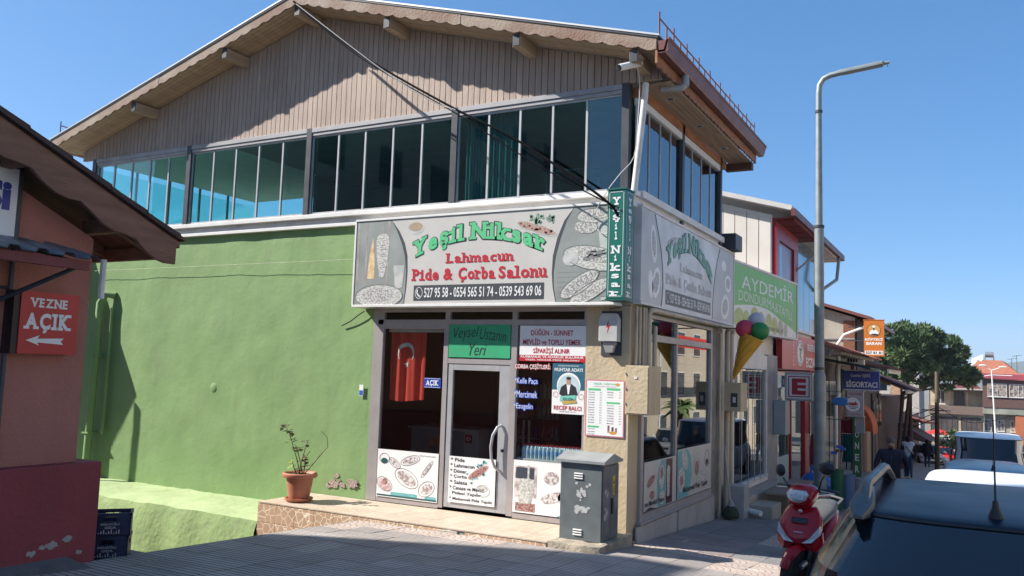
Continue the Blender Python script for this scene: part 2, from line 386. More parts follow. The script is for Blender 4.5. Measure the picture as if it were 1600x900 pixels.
def fan_pattern(m):
    t = m.node_tree; b = t.nodes['Principled BSDF']
    geo = t.nodes.new('ShaderNodeNewGeometry'); sp = t.nodes.new('ShaderNodeVectorMath'); sp.operation = 'MULTIPLY'; sp.inputs[1].default_value = (2.5, 2.5, 0)
    t.links.new(geo.outputs['Position'], sp.inputs[0])
    fr = t.nodes.new('ShaderNodeVectorMath'); fr.operation = 'FRACTION'; t.links.new(sp.outputs[0], fr.inputs[0])
    le = t.nodes.new('ShaderNodeVectorMath'); le.operation = 'LENGTH'; t.links.new(fr.outputs[0], le.inputs[0])
    mu = t.nodes.new('ShaderNodeMath'); mu.operation = 'MULTIPLY'; mu.inputs[1].default_value = 5.2; t.links.new(le.outputs['Value'], mu.inputs[0])
    f = t.nodes.new('ShaderNodeMath'); f.operation = 'FRACT'; t.links.new(mu.outputs[0], f.inputs[0])
    l = t.nodes.new('ShaderNodeMath'); l.operation = 'GREATER_THAN'; l.inputs[1].default_value = .16; t.links.new(f.outputs[0], l.inputs[0])
    bp = t.nodes.new('ShaderNodeBump'); bp.inputs['Distance'].default_value = .01; t.links.new(l.outputs[0], bp.inputs['Height']); t.links.new(bp.outputs[0], b.inputs['Normal'])
    src = b.inputs['Base Color'].links[0].from_socket
    mx = t.nodes.new('ShaderNodeMix'); mx.data_type = 'RGBA'; mx.inputs[6].default_value = (.24,.17,.14,1)
    t.links.new(l.outputs[0], mx.inputs[0]); t.links.new(src, mx.inputs[7]); t.links.new(mx.outputs[2], b.inputs['Base Color'])
fan_pattern(M_fan)
def crazy_pattern(m, scale=9.0, vein=(.78,.66,.50), w=.035):
    t = m.node_tree; b = t.nodes['Principled BSDF']
    geo = t.nodes.new('ShaderNodeNewGeometry'); v = t.nodes.new('ShaderNodeTexVoronoi'); v.feature = 'DISTANCE_TO_EDGE'; v.inputs['Scale'].default_value = scale
    t.links.new(geo.outputs['Position'], v.inputs['Vector'])
    l = t.nodes.new('ShaderNodeMath'); l.operation = 'GREATER_THAN'; l.inputs[1].default_value = w; t.links.new(v.outputs['Distance'], l.inputs[0])
    src = b.inputs['Base Color'].links[0].from_socket
    mx = t.nodes.new('ShaderNodeMix'); mx.data_type = 'RGBA'; mx.inputs[6].default_value = (*vein, 1)
    t.links.new(l.outputs[0], mx.inputs[0]); t.links.new(src, mx.inputs[7]); t.links.new(mx.outputs[2], b.inputs['Base Color'])
crazy_pattern(M_cera)
M_platf = mat('platform_top_tile', (.50,.39,.30), .55, (.41,.32,.245), 3, dirt=.5, dscale=2.0, dirtcol=(.58,.52,.44), vary=.06, bump=.1)
crazy_pattern(M_platf, 7.0, (.60,.49,.36), .02)

# ================================================================ ground, road, pavement
def sheet(name, xs, ys, zf, m, **k):
    b = MB(); n = len(xs)
    b.v = [(x, y, zf(x, y)) for y in ys for x in xs]
    b.f = [(j*n+i, j*n+i+1, (j+1)*n+i+1, (j+1)*n+i) for j in range(len(ys)-1) for i in range(n-1)]; b.m = [0]*len(b.f)
    o = struct(b, name, m, smooth=True, recalc=False); return o
def gz(x, y):
    z = interp(y, ZY, ZZ)-.42
    if x < -3.7 and -5.6 < y < 6: z -= .95
    elif x < -3.7: z -= .5
    if x > 400 or x < -400: z = -14
    return z
sheet('ground', [-5100,-1500,-400,-120,-40,-14,-3.9,-3.6,0,4,10,30,100,400,1500,5100],
      [-1500,-800,-300,-100,-30,-12,-5.8,-5.4,-3,0,5.9,6.1,12,25,42,60,90,118,150,250,400,900,2400,4250], gz, M_earth)
ROADX0, ROADX1 = 3.1, 10.6
yy = [-60,-30,-12,-6,-3,-1.2,0,2,4,6,9,11.5,15,18,22,25,32,42,50,60,80,100,118,127]
sheet('road', [ROADX0+.12, 5, 7, 9, ROADX1-.12], yy, lambda x, y: zroad(y), M_asph)
sheet('road', [-40,-20,0,5,11,30,60], [127.004,130,133,136], lambda x, y: interp(y, ZY, ZZ)-.2, M_asph)
# kerbs in stones
kb = bpy.data.objects.new('kerb', None)
M_kerb = mat('kerb_stone', (.36,.35,.33), .8, (.28,.27,.26), 3, bump=.3)
for side, x in ((0, ROADX0), (1, ROADX1)):
    b = MB(); y = -14.0
    while y < 60:
        z0, z1 = interp(y, ZY, ZZ)-.09, interp(y+.8, ZY, ZZ)-.09
        b.hexa([(x-.1, y, z0-.3), (x+.12, y, z0-.3), (x+.12, y+.79, z1-.3), (x-.1, y+.79, z1-.3), (x-.1, y, z0), (x+.1, y, z0), (x+.1, y+.79, z1), (x-.1, y+.79, z1)])
        y += .8
    b.build('kerb', M_kerb, None, kind='structure')
# pavement bed (left side), the near terrace and its retaining edge
def pz(x, y): return zside(x, y)
sheet('pavement', [-3.48, -2, 0, 1.5, 3.0], yy[2:10]+[10,11.5,15,18,22,25,32,42,50,60], lambda x, y: pz(x, y)-.012, M_conc)
b = MB()
for y0, y1 in ((-14,-12),(-12,-6),(-6,-3),(-3,-1.2)):
    a, c = pz(-3.5, y0)-.01, pz(-3.5, y1)-.01
    b.hexa([(-3.6,y0,-2.2),(-3.48,y0,-2.2),(-3.48,y1,-2.2),(-3.6,y1,-2.2),(-3.6,y0,a),(-3.48,y0,a),(-3.48,y1,c),(-3.6,y1,c)])
tag(b.build('retaining_wall', M_conc), 'concrete retaining wall holding the pavement edge above the alley', 'wall')
b = MB().box(-4.15, -3.6, -5.5, -4.7, -2.2, .035); tag(b.build('concrete_pad', M_tile2), 'small concrete pad under the crates beside the dark red plinth', 'pad')
sheet('far_pavement', [ROADX1+.1, 12, 14], yy[1:], lambda x, y: interp(y, ZY, ZZ)-.08, M_tile2)
# slabs: the largest in view one by one, the rest joined
pave = bpy.data.objects['pavement']
slabs = []
S = .4
rg = random.Random(3)
for i in range(-9, 8):
    for j in range(-16, 40):
        x, y = i*S+.1, j*S-.1+(.0)
        if x+S > 3.02 or x < -3.5: continue
        if x < 0 and y+S > -1.2: continue
        if x < .03 and y >= -1.4 and x > -.95: continue
        slabs.append((x, y))
def dist(s): return (s[0]-4.19)**2+(s[1]+11)**2
slabs.sort(key=dist)
inview = [s for s in slabs if (s[0]-4.19)*-.48+(s[1]+11)*.87 > 6.9 or s[0] < 1.2]
near = inview[:290]; ns = set(near)
def slab(b, x, y):
    g = .004; q = []
    dz = rg.uniform(-.003, .004)
    for dzz in (-.012, .006+dz):
        for a, c in ((g, g), (S-g, g), (S-g, S-g), (g, S-g)): q.append((x+a, y+c, pz(x+a, y+c)+dzz))
    b.hexa(q)
def slab_mat(x, y):
    if y < -2.15 + (x+3.4)*.22 and y < -1.3: return M_groove
    if y < -1.0 and x < -.9: return M_fan
    if y < -.2: return M_groove if x < 1.3 else M_fan
    h = math.sin(math.floor(x*.8)*12.9+math.floor(y*.6)*78.2)*43758.5; h -= math.floor(h)
    return (M_tile, M_tile2, M_fan, M_tile2)[int(h*4)]
for x, y in near:
    b = MB(); slab(b, x, y); o = b.build('paving_slab', slab_mat(x, y), pave)
for m in (M_groove, M_fan, M_tile, M_tile2):
    b = MB()
    for x, y in slabs:
        if (x, y) not in ns and slab_mat(x, y) is m: slab(b, x, y)
    if b.v: b.build('distant_paving_slabs', m, pave, kind='stuff')
# road paint across the street and the parking line
b = MB()
for k in range(14):
    y = -6+k*6.5
    b.poly([(5.55, y, zroad(y)+.004), (5.67, y, zroad(y)+.004), (5.67, y+3, zroad(y+3)+.004), (5.55, y+3, zroad(y+3)+.004)])
struct(b, 'road_marking', mat('road_paint', (.7,.7,.68), .6))
# ================================================================ main building
T_main = thing('restaurant_building', 'two storey green restaurant with wooden gable, glazed upper floor and corner banner', 'building', (-6, 2.2, -.2))
def mp(b, name, m, parent=T_main, **k): return b.build(name, m, parent, **k)
# ---- walls
def rough_wall(x0, x1, z0, z1, y, nx, nz, amp, yb):
    b = MB(); g = []
    for j in range(nz+1):
        for i in range(nx+1):
            x = lerp(x0, x1, i/nx); z = lerp(z0, z1, j/nz)
            d = noise.fractal(Vector((x*1.1, z*1.1, 3.3)), 1.0, 2.0, 4)*amp
            d += noise.fractal(Vector((x*5, z*3, 7.3)), 1.0, 2.0, 3)*amp*.25
            if i in (0, nx) or j in (0, nz): d *= .3
            g.append((x, y - d, z))
    b.v = g; n = nx+1
    b.f = [(j*n+i, j*n+i+1, (j+1)*n+i+1, (j+1)*n+i) for j in range(nz) for i in range(nx)]; b.m = [0]*len(b.f)
    return b
b = rough_wall(-12, -4.5, -1.6, 4.56, 0, 130, 110, .010, .25)
mp(b, 'plastered_wall', M_green, smooth=True, recalc=False)
b = MB().box(-12, -4.5, .03, .25, -1.6, 4.58); b.box(-4.5,-4.36,-.0,.07,-1.6,3.04)
b.box(-12, -11.75, .25, 4.5, -1.6, 4.58).box(-12, 0, 4.3, 4.5, -1.6, 4.58)
b.box(-.25, -.02, .36, 4.5, 3.0, 4.58)
mp(b, 'shell_wall', M_green)
b = MB().box(-4.5,-.02,.16,.35,3.06,4.58).box(-.24,-.01,.02,.16,3.06,4.58); mp(b, 'corner_wall', M_cream)
b = MB().box(-12.02, .02, -.02, 4.52, 4.50, 4.60); mp(b, 'floor_slab', M_alu_w)
# pillar and street side column
b = MB().box(-.66, 0, -.02, .36, -.15, 3.05); mp(b, 'corner_pillar', M_cream, bevel=.006)
b = MB().box(-.3, .02, 3.92, 4.72, -.45, 3.0); mp(b, 'side_column', mat('dirty_column', (.20,.185,.17), .85, (.30,.28,.25), 5, bump=.4, dirt=.6, dirtcol=(.05,.045,.04)))
b = MB().box(-.2, .03, .36, 3.92, -.6, .06); mp(b, 'plinth_wall', M_alu_w)
# marble pieces cladding the plinth
mm = mat('marble_cladding', (.46,.44,.41), .4, (.38,.36,.34), 3, dirt=.35)
for y0, y1 in ((.22, .95), (.965, 1.98), (2.06, 3.0), (3.015, 4.1)):
    b = MB().box(.03, .065, y0, y1, -.62, .02+.0*y0); mp(b, 'marble_panel', mm, bevel=.004)
# green plinth ledge along the alley
b = MB(); n = 46; top = []
for i in range(n+1):
    x = lerp(-12, -5.62, i/n); w = 1.13+noise.noise(Vector((x*1.5, 0, 1)))*.07
    prof = [(0, -.25), (-.5*w, -.262), (-.85*w, -.27), (-w, -.33-.02*noise.noise(Vector((x*3, 1, 1)))), (-w-.07, -.5), (-w-.10, -.8), (-w-.14, -1.2), (-w-.2, -1.75)]
    top.append([(x, p[0]+noise.noise(Vector((x*4, p[1]*4, 2)))*.025, p[1]+noise.noise(Vector((x*3, p[0]*5, 5)))*.02) for p in prof])
m_ = len(top[0])
b.v = [p for r in top for p in r]
for i in range(n):
    for j in range(m_-1):
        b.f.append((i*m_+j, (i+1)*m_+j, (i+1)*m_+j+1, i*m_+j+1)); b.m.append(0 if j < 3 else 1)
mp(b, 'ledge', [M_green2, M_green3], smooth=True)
# flaked plaster patches low on the wall
b = MB()
for cx, cz, r, sd in ((-4.73, .20, .10, 1), (-4.93, .16, .055, 4), (-5.12, .17, .09, 2), (-5.22, .13, .05, 3), (-5.06, .30, .05, 5), (-5.0, .23,.03,8)):
    rg = random.Random(sd); pts = []
    for k in range(18):
        a = 2*PI*k/18; q = r*rg.uniform(.65, 1.15); pts.append((cx+q*math.cos(a)*1.2, -.018, cz+q*math.sin(a)*.8))
    b.prism(pts, (0, .02, 0))
mp(b, 'flaked_plaster', mat('flaked_plaster', (.42,.33,.28), .95, (.30,.22,.19), 30, bump=.8))
b = MB()
for x, z, r in ((-8.05, 1.62, .09),):
    b.lathe((x, -.016, z), [(.0, 0), (r*.7, .0), (r, .012), (r,.03)], 18, 'y')
mp(b, 'wall_cap', M_green, smooth=True)
# ---- upper floor glazing (front)
def upper_bay(x0, x1, n, curtain=False):
    w = (x1-x0)/n
    for i in range(n):
        a, c = x0+i*w+.012, x0+(i+1)*w-.012
        b = MB().box(a, c, -.004, .004, 4.72, 6.07); p = mp(b, 'window_pane', G_up)
        b = MB().box(a-.026, a+.006, -.018, .018, 4.70, 6.085); b.build('pane_edge', M_silver, p)
        b = MB().box(a+.01, c, -.016, .016, 4.68, 4.725).box(a+.01, c, -.016, .016, 6.06, 6.088); b.build('pane_rail', M_silver, p)
POST = [-11.95, -9.08, -6.03, -3.0, -.12]
for a, c in zip(POST[:-1], POST[1:]): upper_bay(a+.06, c-.06, 5)
for i, x in enumerate(POST):
    b = MB().box(x-.055, x+.055, -.06, .06, 4.676, 6.23); mp(b, 'window_post', M_dark)
for a, c in zip(POST[:-1], POST[1:]):
    b = MB().box(a+.056, c-.056, -.045, .05, 6.09, 6.145).box(a+.056, c-.056, -.06, .05, 6.148, 6.225); mp(b, 'head_track', mat('head_track_grey',(.36,.35,.36),.45,(.29,.28,.29),5,metal=.3,dirt=.2), bevel=.004)
b = MB().box(-12.1, .07, -.12, .12, 4.601, 4.675).box(-12.05, .05, -.08, .1, 4.44, 4.497); mp(b, 'sill', M_alu_w, bevel=.006)
# (side)
SP = [.03, 2.1, 4.42]
for y in SP[1:]:
    b = MB().box(-.06, .06, y-.055, y+.055, 4.55, 6.23); mp(b, 'window_post', M_dark)
for a, c in zip(SP[:-1], SP[1:]):
    n = 4; w = (c-a-.1)/n
    for i in range(n):
        q0, q1 = a+.06+i*w+.012, a+.06+(i+1)*w-.012
        b = MB().box(-.004, .004, q0, q1, 4.72, 5.93); p = mp(b, 'side_window_pane', G_blue)
        b = MB().box(-.018, .018, q0-.024, q0-.002, 4.70, 5.95); b.build('pane_edge', M_silver, p)
    b = MB().box(-.04, .05, a+.06, c-.056, 5.935, 6.04); mp(b, 'side_head_track', M_alu_w)
b = MB().box(-.1, .10, .14, 4.5, 4.60, 4.70); mp(b, 'side_sill', M_alu_w)
b = MB().box(-.06, .06, .07, 4.75, 6.045, 6.19); mp(b, 'side_beam', M_beam)
# west glazing
b = MB()
for i in range(5):
    b.box(-11.97, -11.93, .1+i*.86, .14+i*.86, 4.6, 6.2)
mp(b, 'west_mullion', M_dark)
for i in range(5):
    b = MB().box(-11.954, -11.946, .15+i*.86, .95+i*.86, 4.7, 6.05); mp(b, 'west_window_pane', G_up)
# interior of the upper room
b = MB().box(-11.9, -8.21, .12, 4.4, 6.16, 6.2); mp(b, 'ceiling', mat('ceiling_lit', (.62,.60,.57), .8, (.54,.52,.49), 3))  # west end coloured lighter to stand for daylight from the side glass
b = MB().box(-8.20, -.1, .12, 4.4, 6.16, 6.2); mp(b, 'ceiling', mat('ceiling_shaded', (.13,.13,.125), .8, (.10,.10,.095), 3))  # same ceiling coloured darker to stand for the gloom further in
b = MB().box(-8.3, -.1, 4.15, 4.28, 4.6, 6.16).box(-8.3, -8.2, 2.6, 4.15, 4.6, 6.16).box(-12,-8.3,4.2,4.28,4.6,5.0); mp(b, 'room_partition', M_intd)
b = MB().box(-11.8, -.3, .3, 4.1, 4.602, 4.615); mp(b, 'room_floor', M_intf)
b = MB()   # dark curtain folds behind the right panes
for k in range(26):
    x = -2.9+k*.036; b.tube([(x, .22+.02*math.sin(k*2.1), 4.7), (x, .22+.02*math.sin(k*2.1), 6.12)], .022, 6)
mp(b, 'curtain', mat('teal_curtain', (.04,.10,.11), .9), smooth=True)
for x, y in ((-1.5,.9),):
    b = MB().box(x-.4,x+.4,y,y+.55,5.28,5.32)
    for sx in (-.36,.32): b.box(x+sx,x+sx+.04,y+.02,y+.06,4.615,5.28); b.box(x+sx,x+sx+.04,y+.49,y+.53,4.615,5.28)
    b.build('dining_table', M_intd, None, label='dark table seen through the upstairs glass near the building corner', cat='table')
# ---- gable siding in single boards
def soff(x): return 8.27-.287*abs(x+6.0)
gs = MB().box(-12.38, .38, .012, .05, 6.235, 6.40); g_sid = mp(gs, 'gable_siding', M_wood)
bw = .108; x = -12.4
while x < .39:
    x1 = min(x+bw, .4); g = .006
    if x < -6 < x1: zt = (soff(x), soff(x1))
    zt = (soff(x+g), soff(x1-g)); zb = 6.232
    q = [(x+g,-.018,zb),(x1-g,-.018,zb),(x1-g,.012,zb),(x+g,.012,zb),(x+g,-.018,zt[0]),(x1-g,-.018,zt[1]),(x1-g,.012,zt[1]),(x+g,.012,zt[0])]
    MB().hexa(q).build('board', M_wood, g_sid); x = x1
# ---- roof slabs
def slope_box(b, xa, xb, y0, y1, dz0, dz1):
    za, zb_ = soff(xa), soff(xb)
    b.hexa([(xa,y0,za+dz0),(xb,y0,zb_+dz0),(xb,y1,zb_+dz0),(xa,y1,za+dz0),(xa,y0,za+dz1),(xb,y0,zb_+dz1),(xb,y1,zb_+dz1),(xa,y1,za+dz1)])
RX0, RX1, RY0, RY1 = -12.62, .52, -.6, 5.15
b = MB(); slope_box(b, RX0, -6, RY0+.03, RY1, .04, .2); slope_box(b, -6, RX1, RY0+.03, RY1, .04, .2)
roof = mp(b, 'roof', M_soffit)
b = MB(); slope_box(b, RX0-.04, -6, RY0-.03, RY1+.03, .215, .24); slope_box(b, -6, RX1+.04, RY0-.03, RY1+.03, .215, .24); b.build('roof_sheet', M_roofm, roof)
b = MB(); slope_box(b, RX0-.02, -6, RY0-.022, RY1+.02, .185, .213); slope_box(b, -6, RX1+.02, RY0-.022, RY1+.02, .185, .213); b.build('roof_edge', M_dark, roof)
# soffit boards of the rake (running down the slope)
for k in range(6):
    y0 = -.57+k*.095
    for xa, xb in ((RX0+.03, -6.01), (-5.99, RX1-.02)):
        b = MB(); slope_box(b, xa, xb, y0, y0+.088, .018, .04); b.build('soffit_board', M_soffit, roof)
# scalloped fascia boards
def scallop(x0, x1, ztf, y, th, m, name, hgt=.20, amp=.035, per=.26, parent=roof):
    n = int(abs(x1-x0)/.035); pts = []
    b = MB()
    for i in range(n+1):
        x = lerp(x0, x1, i/n); zt = ztf(x); zb = zt-hgt-amp*abs(math.sin(PI*x/per))
        pts.append(((x, y, zt), (x, y, zb)))
    for i in range(n):
        (a, c), (d, e) = pts[i], pts[i+1]
        b.hexa([c, e, (e[0], y+th, e[2]), (c[0], y+th, c[2]), a, d, (d[0], y+th, d[2]), (a[0], y+th, a[2])])
    return b.build(name, m, parent)
L0 = [RX0, -9.4, -6.005, -2.6, RX1]
for i in range(4): scallop(L0[i]+.004, L0[i+1]-.004, lambda x: soff(x)+.185, RY0-.012+.004*(i % 2), .035, M_fascia, 'fascia_board', .15)
for x in (-10.15, -7.72, -6.0, -4.05, -1.65, .18):
    zz = soff(x)+.015; b = MB().box(x-.065, x+.065, -.55, -.02, zz-.20, zz-.02); b.build('purlin', M_soffit, roof, bevel=.006)
    b = MB().box(x-.055, x+.055, -.565, -.552, zz-.19, zz-.02); b.build('purlin_end', M_dark, roof)
# side eave: horizontal soffit boards, beam, fascia, gutter, rail
for k in range(5):
    b = MB().box(.062+k*.088, .062+k*.088+.082, .05, 4.9, 6.19, 6.205); b.build('soffit_board', M_soffit, roof)
b = MB().box(.0, .5, 4.9, 5.05, 6.06, 6.2); b.build('end_beam', mat('dark_beam', (.10,.045,.03), .7), roof)
for y in (.75, 2.25, 3.75):
    b = MB().lathe((.27, y, 6.186), [(.0, 0), (.075, 0), (.075, .006), (0, .006)], 20); o = b.build('spotlight', M_silver, roof)
    b = MB().lathe((.27, y, 6.180), [(.0, 0), (.045, 0), (.045, .005), (0, .005)], 16); b.build('spotlight_lens', M_dark, o)
b = MB(); n = 150
for i in range(n):
    ya, yb = lerp(RY0, RY1, i/n), lerp(RY0, RY1, (i+1)/n); z0a, z0b = 6.24-.035*abs(math.sin(PI*ya/.2)), 6.24-.035*abs(math.sin(PI*yb/.2))
    b.hexa([(.5,ya,z0a),(.53,ya,z0a),(.53,yb,z0b),(.5,yb,z0b),(.5,ya,6.47),(.53,ya,6.47),(.53,yb,6.47),(.5,yb,6.47)])
b.build('side_fascia', M_beam, roof)
b = MB(); y0, y1 = RY0-.03, RY1+.1
prof = [(.55,6.36),(.64,6.36),(.66,6.40),(.69,6.52),(.71,6.54),(.71,6.56),(.67,6.55),(.63,6.40),(.56,6.40),(.55,6.54)]
b.rings([[(p[0],y0,p[1]) for p in prof],[(p[0],y1,p[1]) for p in prof]]); b.box(.55,.69,y0,y0+.012,6.37,6.53)
b.build('gutter', M_mar, roof)
b = MB(); b.tube([(.62,.35,6.36),(.62,.33,6.22),(.58,.3,6.17),(.45,.28,6.17),(.3,.22,6.17)], .05, 12); b.tube([(.62,.35,6.30),(.62,.34,6.20)], .058, 12); b.build('gutter_outlet', M_greypvc, roof, smooth=True)
def eave_rail(x, z, y0, y1, n):
    b = MB().tube([(x, y0, z+.36), (x, y1, z+.36)], .012, 6).tube([(x, y0, z+.1), (x, y1, z+.1)], .010, 6); r = b.build('snow_rail', M_mar, roof)
    for i in range(n+1):
        y = lerp(y0, y1, i/n); b = MB().tube([(x, y, z-.05), (x, y, z+(.45 if i % 2 == 0 else .36))], .012, 6); b.build('rail_post', M_mar, r)
eave_rail(.5, 6.56, -.45, 5.1, 18); eave_rail(-12.6, 6.56, -.45, 5.1, 18)
b = MB().box(-12.78, -12.62, RY0, RY1, 6.40, 6.52); b.build('gutter', M_mar, roof)
b = MB().box(-5.45,-5.15,1.2,1.5,8.2,8.75); b.build('chimney', M_white, roof)
# ---- shop front: frames, transoms, panes
sf = MB().box(-4.36, -.66, .0, .07, 2.985, 3.045).box(-4.36,-.66,-.004,.07,2.785,2.865)
sf.box(-4.45, -4.25, -.004, .07, -.02, 3.04).box(-3.07,-2.985,-.003,.07,.0,2.785).box(-1.88,-1.775,-.003,.07,.0,2.785).box(-.7,-.64,-.003,.07,.0,2.985)
sf.box(-3.06,-2.98,.0,.07,2.865,2.985).box(-1.87,-1.79,.0,.07,2.865,2.985).box(-4.25,-3.07,.0,.07,-.02,.05).box(-1.775,-.7,.0,.07,-.02,.06).box(-4.25,-3.07,.0,.06,2.72,2.785)
shopf = mp(sf, 'shopfront_frame', M_alu, bevel=.003)
for a, c in ((-4.25,-3.07),(-2.97,-1.88),(-1.78,-.7)):
    b = MB().box(a, c, .03, .036, 2.865, 2.985); b.build('transom_pane', G_shop, shopf)
for a, c in ((-4.25,-3.07),(-1.775,-.7)):
    b = MB().box(a, c, .03, .036, .05, 2.72 if a < -3 else 2.785); mp(b, 'shop_window', G_shop)
b = MB().box(-2.985,-1.88,.0,.06,2.19,2.27); b.build('door_head', M_alu, shopf)
# door
b = MB().box(-2.975,-2.885,.008,.06,.02,2.185).box(-2.06,-1.885,.008,.06,.02,2.185).box(-2.885,-2.06,.008,.06,2.09,2.185).box(-2.885,-2.06,.008,.06,.02,.10)
door = mp(b, 'door', M_silver, bevel=.004)
b = MB().box(-2.885,-2.06,.03,.036,.10,2.09); b.build('door_pane', G_shop, door)
hp = [(-1.99,-.0,1.30),(-2.03,-.06,1.27),(-2.09,-.085,1.15),(-2.115,-.09,.98),(-2.10,-.088,.82),(-2.05,-.07,.69),(-1.99,-.0,.62)]
b = MB().tube(hp, .021, 10); b.build('door_handle', M_silver, door, smooth=True)
b = MB().lathe((-1.97,.0,.93), [(0,-.02),(.02,-.02),(.025,.0),(.025,.01)], 14, 'y'); b.build('lock', M_dark, door)
# ---- side shop window
sw = MB().box(-.03,.05,.36,.46,.06,2.99).box(-.03,.05,3.86,3.94,.06,2.99).box(-.03,.05,.46,3.86,.06,.17).box(-.03,.05,.46,3.86,2.93,2.99).box(-.03,.055,.46,3.86,2.60,2.70).box(-.03,.05,1.90,1.965,.17,2.60).box(-.03,.05,1.90,1.965,2.70,2.93)
sw.box(-.05,.09,.3,3.95,.04,.075)
swo = mp(sw, 'side_window_frame', M_alu, bevel=.003)
for a, c in ((.46,1.90),(1.965,3.86)):
    b = MB().box(0,.006,a,c,.17,2.60); mp(b, 'side_shop_window', G_side); b = MB().box(0,.006,a,c,2.70,2.93); mp(b, 'side_transom', G_side)
# roller blind behind the side glass
b = MB()
for k in range(5): b.box(-.10,-.08,2.02,3.82,2.42-k*.10,2.49-k*.10)
mp(b, 'striped_blind', mat('blind_cloth', (.60,.56,.48), .8))
# ---- interior of the shop (a plain dark dining room)
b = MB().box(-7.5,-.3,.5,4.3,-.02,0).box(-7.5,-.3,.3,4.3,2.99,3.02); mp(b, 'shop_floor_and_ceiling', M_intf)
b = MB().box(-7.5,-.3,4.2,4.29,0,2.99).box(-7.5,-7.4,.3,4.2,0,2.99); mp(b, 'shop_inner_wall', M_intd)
# ================================================================ banner sign on the front
Lc = [(-3.96,4.44),(-3.84,4.25),(-3.74,4.05),(-3.67,3.85),(-3.635,3.6),(-3.635,3.35),(-3.66,3.09)]
Rc = [(-.76,4.44),(-.87,4.25),(-.96,4.0),(-1.03,3.75),(-1.06,3.5),(-1.05,3.3),(-1.01,3.09)]
T = thing('banner_sign', 'large cream food banner with green and red lettering over the shop front', 'sign', (-2.4, -.15, 3.07))
b = MB().box(-4.65,-.14,-.3,-.021,3.085,4.44); b.build('sign_box', M_print, T)
b = MB().box(-4.68,-.13,-.315,-.01,3.045,3.083).box(-4.68,-.13,-.315,-.01,4.442,4.475).box(-4.69,-4.652,-.31,-.01,3.084,4.441); b.build('sign_frame', M_alu_w, T, bevel=.003)
P = Panel((0,-.3,0),(1,0,0),(0,0,1))
b = MB().mi(0)
P.strip(b, [(-4.65, v) for _, v in Lc], Lc, .001); P.strip(b, Rc, [(-.14, v) for _, v in Rc], .001)
b.build('picture_background', M_pgrey, T)
b = MB(); w0 = [0,.045,.06,.05,.03,.02,.012]
P.strip(b, Lc, [(u+w, v) for (u, v), w in zip(Lc, w0)], .0015); P.strip(b, [(u-w, v) for (u, v), w in zip(Rc, w0)], Rc, .0015); b.build('curved_band', M_pslate, T)
rg0 = random.Random(31)
b = MB().mi(0)     # doner picture and plates, printed
for u in (-4.62,-4.45,-4.02): P.rect(b, u, u+.035, 3.4, 4.43, .002)
P.rect(b, -4.12,-4.10,4.2,4.44,.002)
b.mi(1)
P.poly(b, [(-4.24,4.10),(-4.21,4.19),(-4.15,4.22),(-4.06,4.22),(-4.0,4.18),(-3.98,4.08),(-4.0,3.85),(-4.04,3.62),(-4.06,3.52),(-4.15,3.51),(-4.17,3.62),(-4.22,3.85)], .003)
P.disc(b, -4.15, 3.22, .47, .19, .0035, 30)
P.disc(b, -.46, 3.70, .47, .17, .0035, 30, -.2); P.disc(b, -.45, 4.3, .28, .11, .003); P.disc(b, -.66,3.34,.34,.12,.004,24,.55); P.disc(b,-.5,3.23,.36,.11,.0045,24,.5)
b.mi(2)
P.disc(b, -4.18, 3.24, .30, .11, .005); P.disc(b, -.42,3.74,.28,.10,.005,24,-.2); P.disc(b,-.45,4.31,.22,.07,.005); P.disc(b,-.58,4.14,.18,.09,.005,20,-.1)
P.disc(b,-.66,3.34,.29,.075,.0055,24,.55); P.disc(b,-.48,3.23,.30,.06,.006,24,.5)
b.mi(3)
P.poly(b, [(-3.88,3.70),(-3.67,3.70),(-3.69,3.35),(-3.83,3.32)], .004); P.poly(b, [(-.40,4.22),(-.18,4.22),(-.22,3.80),(-.35,3.80)], .006); P.disc(b, -.80,3.70,.12,.10,.006)
P.disc(b, -.82,3.72,.09,.07,.0065); P.rect(b,-.33,-.23,3.11,3.15,.006)
b.mi(4)
P.poly(b, [(-4.40,3.50),(-4.37,3.85),(-4.34,4.02),(-4.31,4.16),(-4.28,4.0),(-4.26,3.8),(-4.25,3.5)], .0025)
b.mi(5)
for u,v,a,c,r in ((-4.15,3.22,.47,.19,0),(-.46,3.70,.47,.17,-.2),(-.66,3.34,.34,.12,.55),(-.5,3.23,.36,.11,.5),(-.45,4.3,.28,.11,0)): P.ring(b,u,v,a,c,.012,.0062,36,rot=r)
for k in range(7): P.line(b,[(-.85+k*.07,3.28+k*.045),(-.80+k*.07,3.22+k*.045)],.018,.0064)
for k in range(6): P.line(b,[(-1.0,3.16+k*.07),(-.16,3.16+k*.07)],.004,.0022)
for k in range(14): P.line(b,[(-.62+rg0.uniform(0,.4),3.66+rg0.uniform(0,.14)),(-.55+rg0.uniform(0,.3),3.70+rg0.uniform(0,.12))],.014,.0065)
for k in range(16): P.line(b,[(-4.17+rg0.uniform(0,.1),3.60+k*.036),(-4.12+rg0.uniform(0,.1),3.61+k*.036)],.008,.0045)
b.build('food_picture', [mat('print_steel', (.42,.39,.36), .4, (.25,.2,.18), 6), M_pfood2, M_pfood, M_pgrey2, mat('print_flame', (.75,.60,.35), .4, (.5,.3,.15), 12), mat('print_outline', (.24,.24,.23), .4)], T)
b = MB().mi(0); P.disc(b, -3.48, 4.28, .155, .10, .002, 24); b.mi(1); P.disc(b, -3.48, 4.30, .13, .07, .003, 24)
b.mi(0); P.disc(b, -1.36, 4.16, .36, .075, .002, 24, -.30); b.mi(2); P.disc(b, -1.36, 4.165, .33, .055, .003, 24, -.30)
rg = random.Random(4)
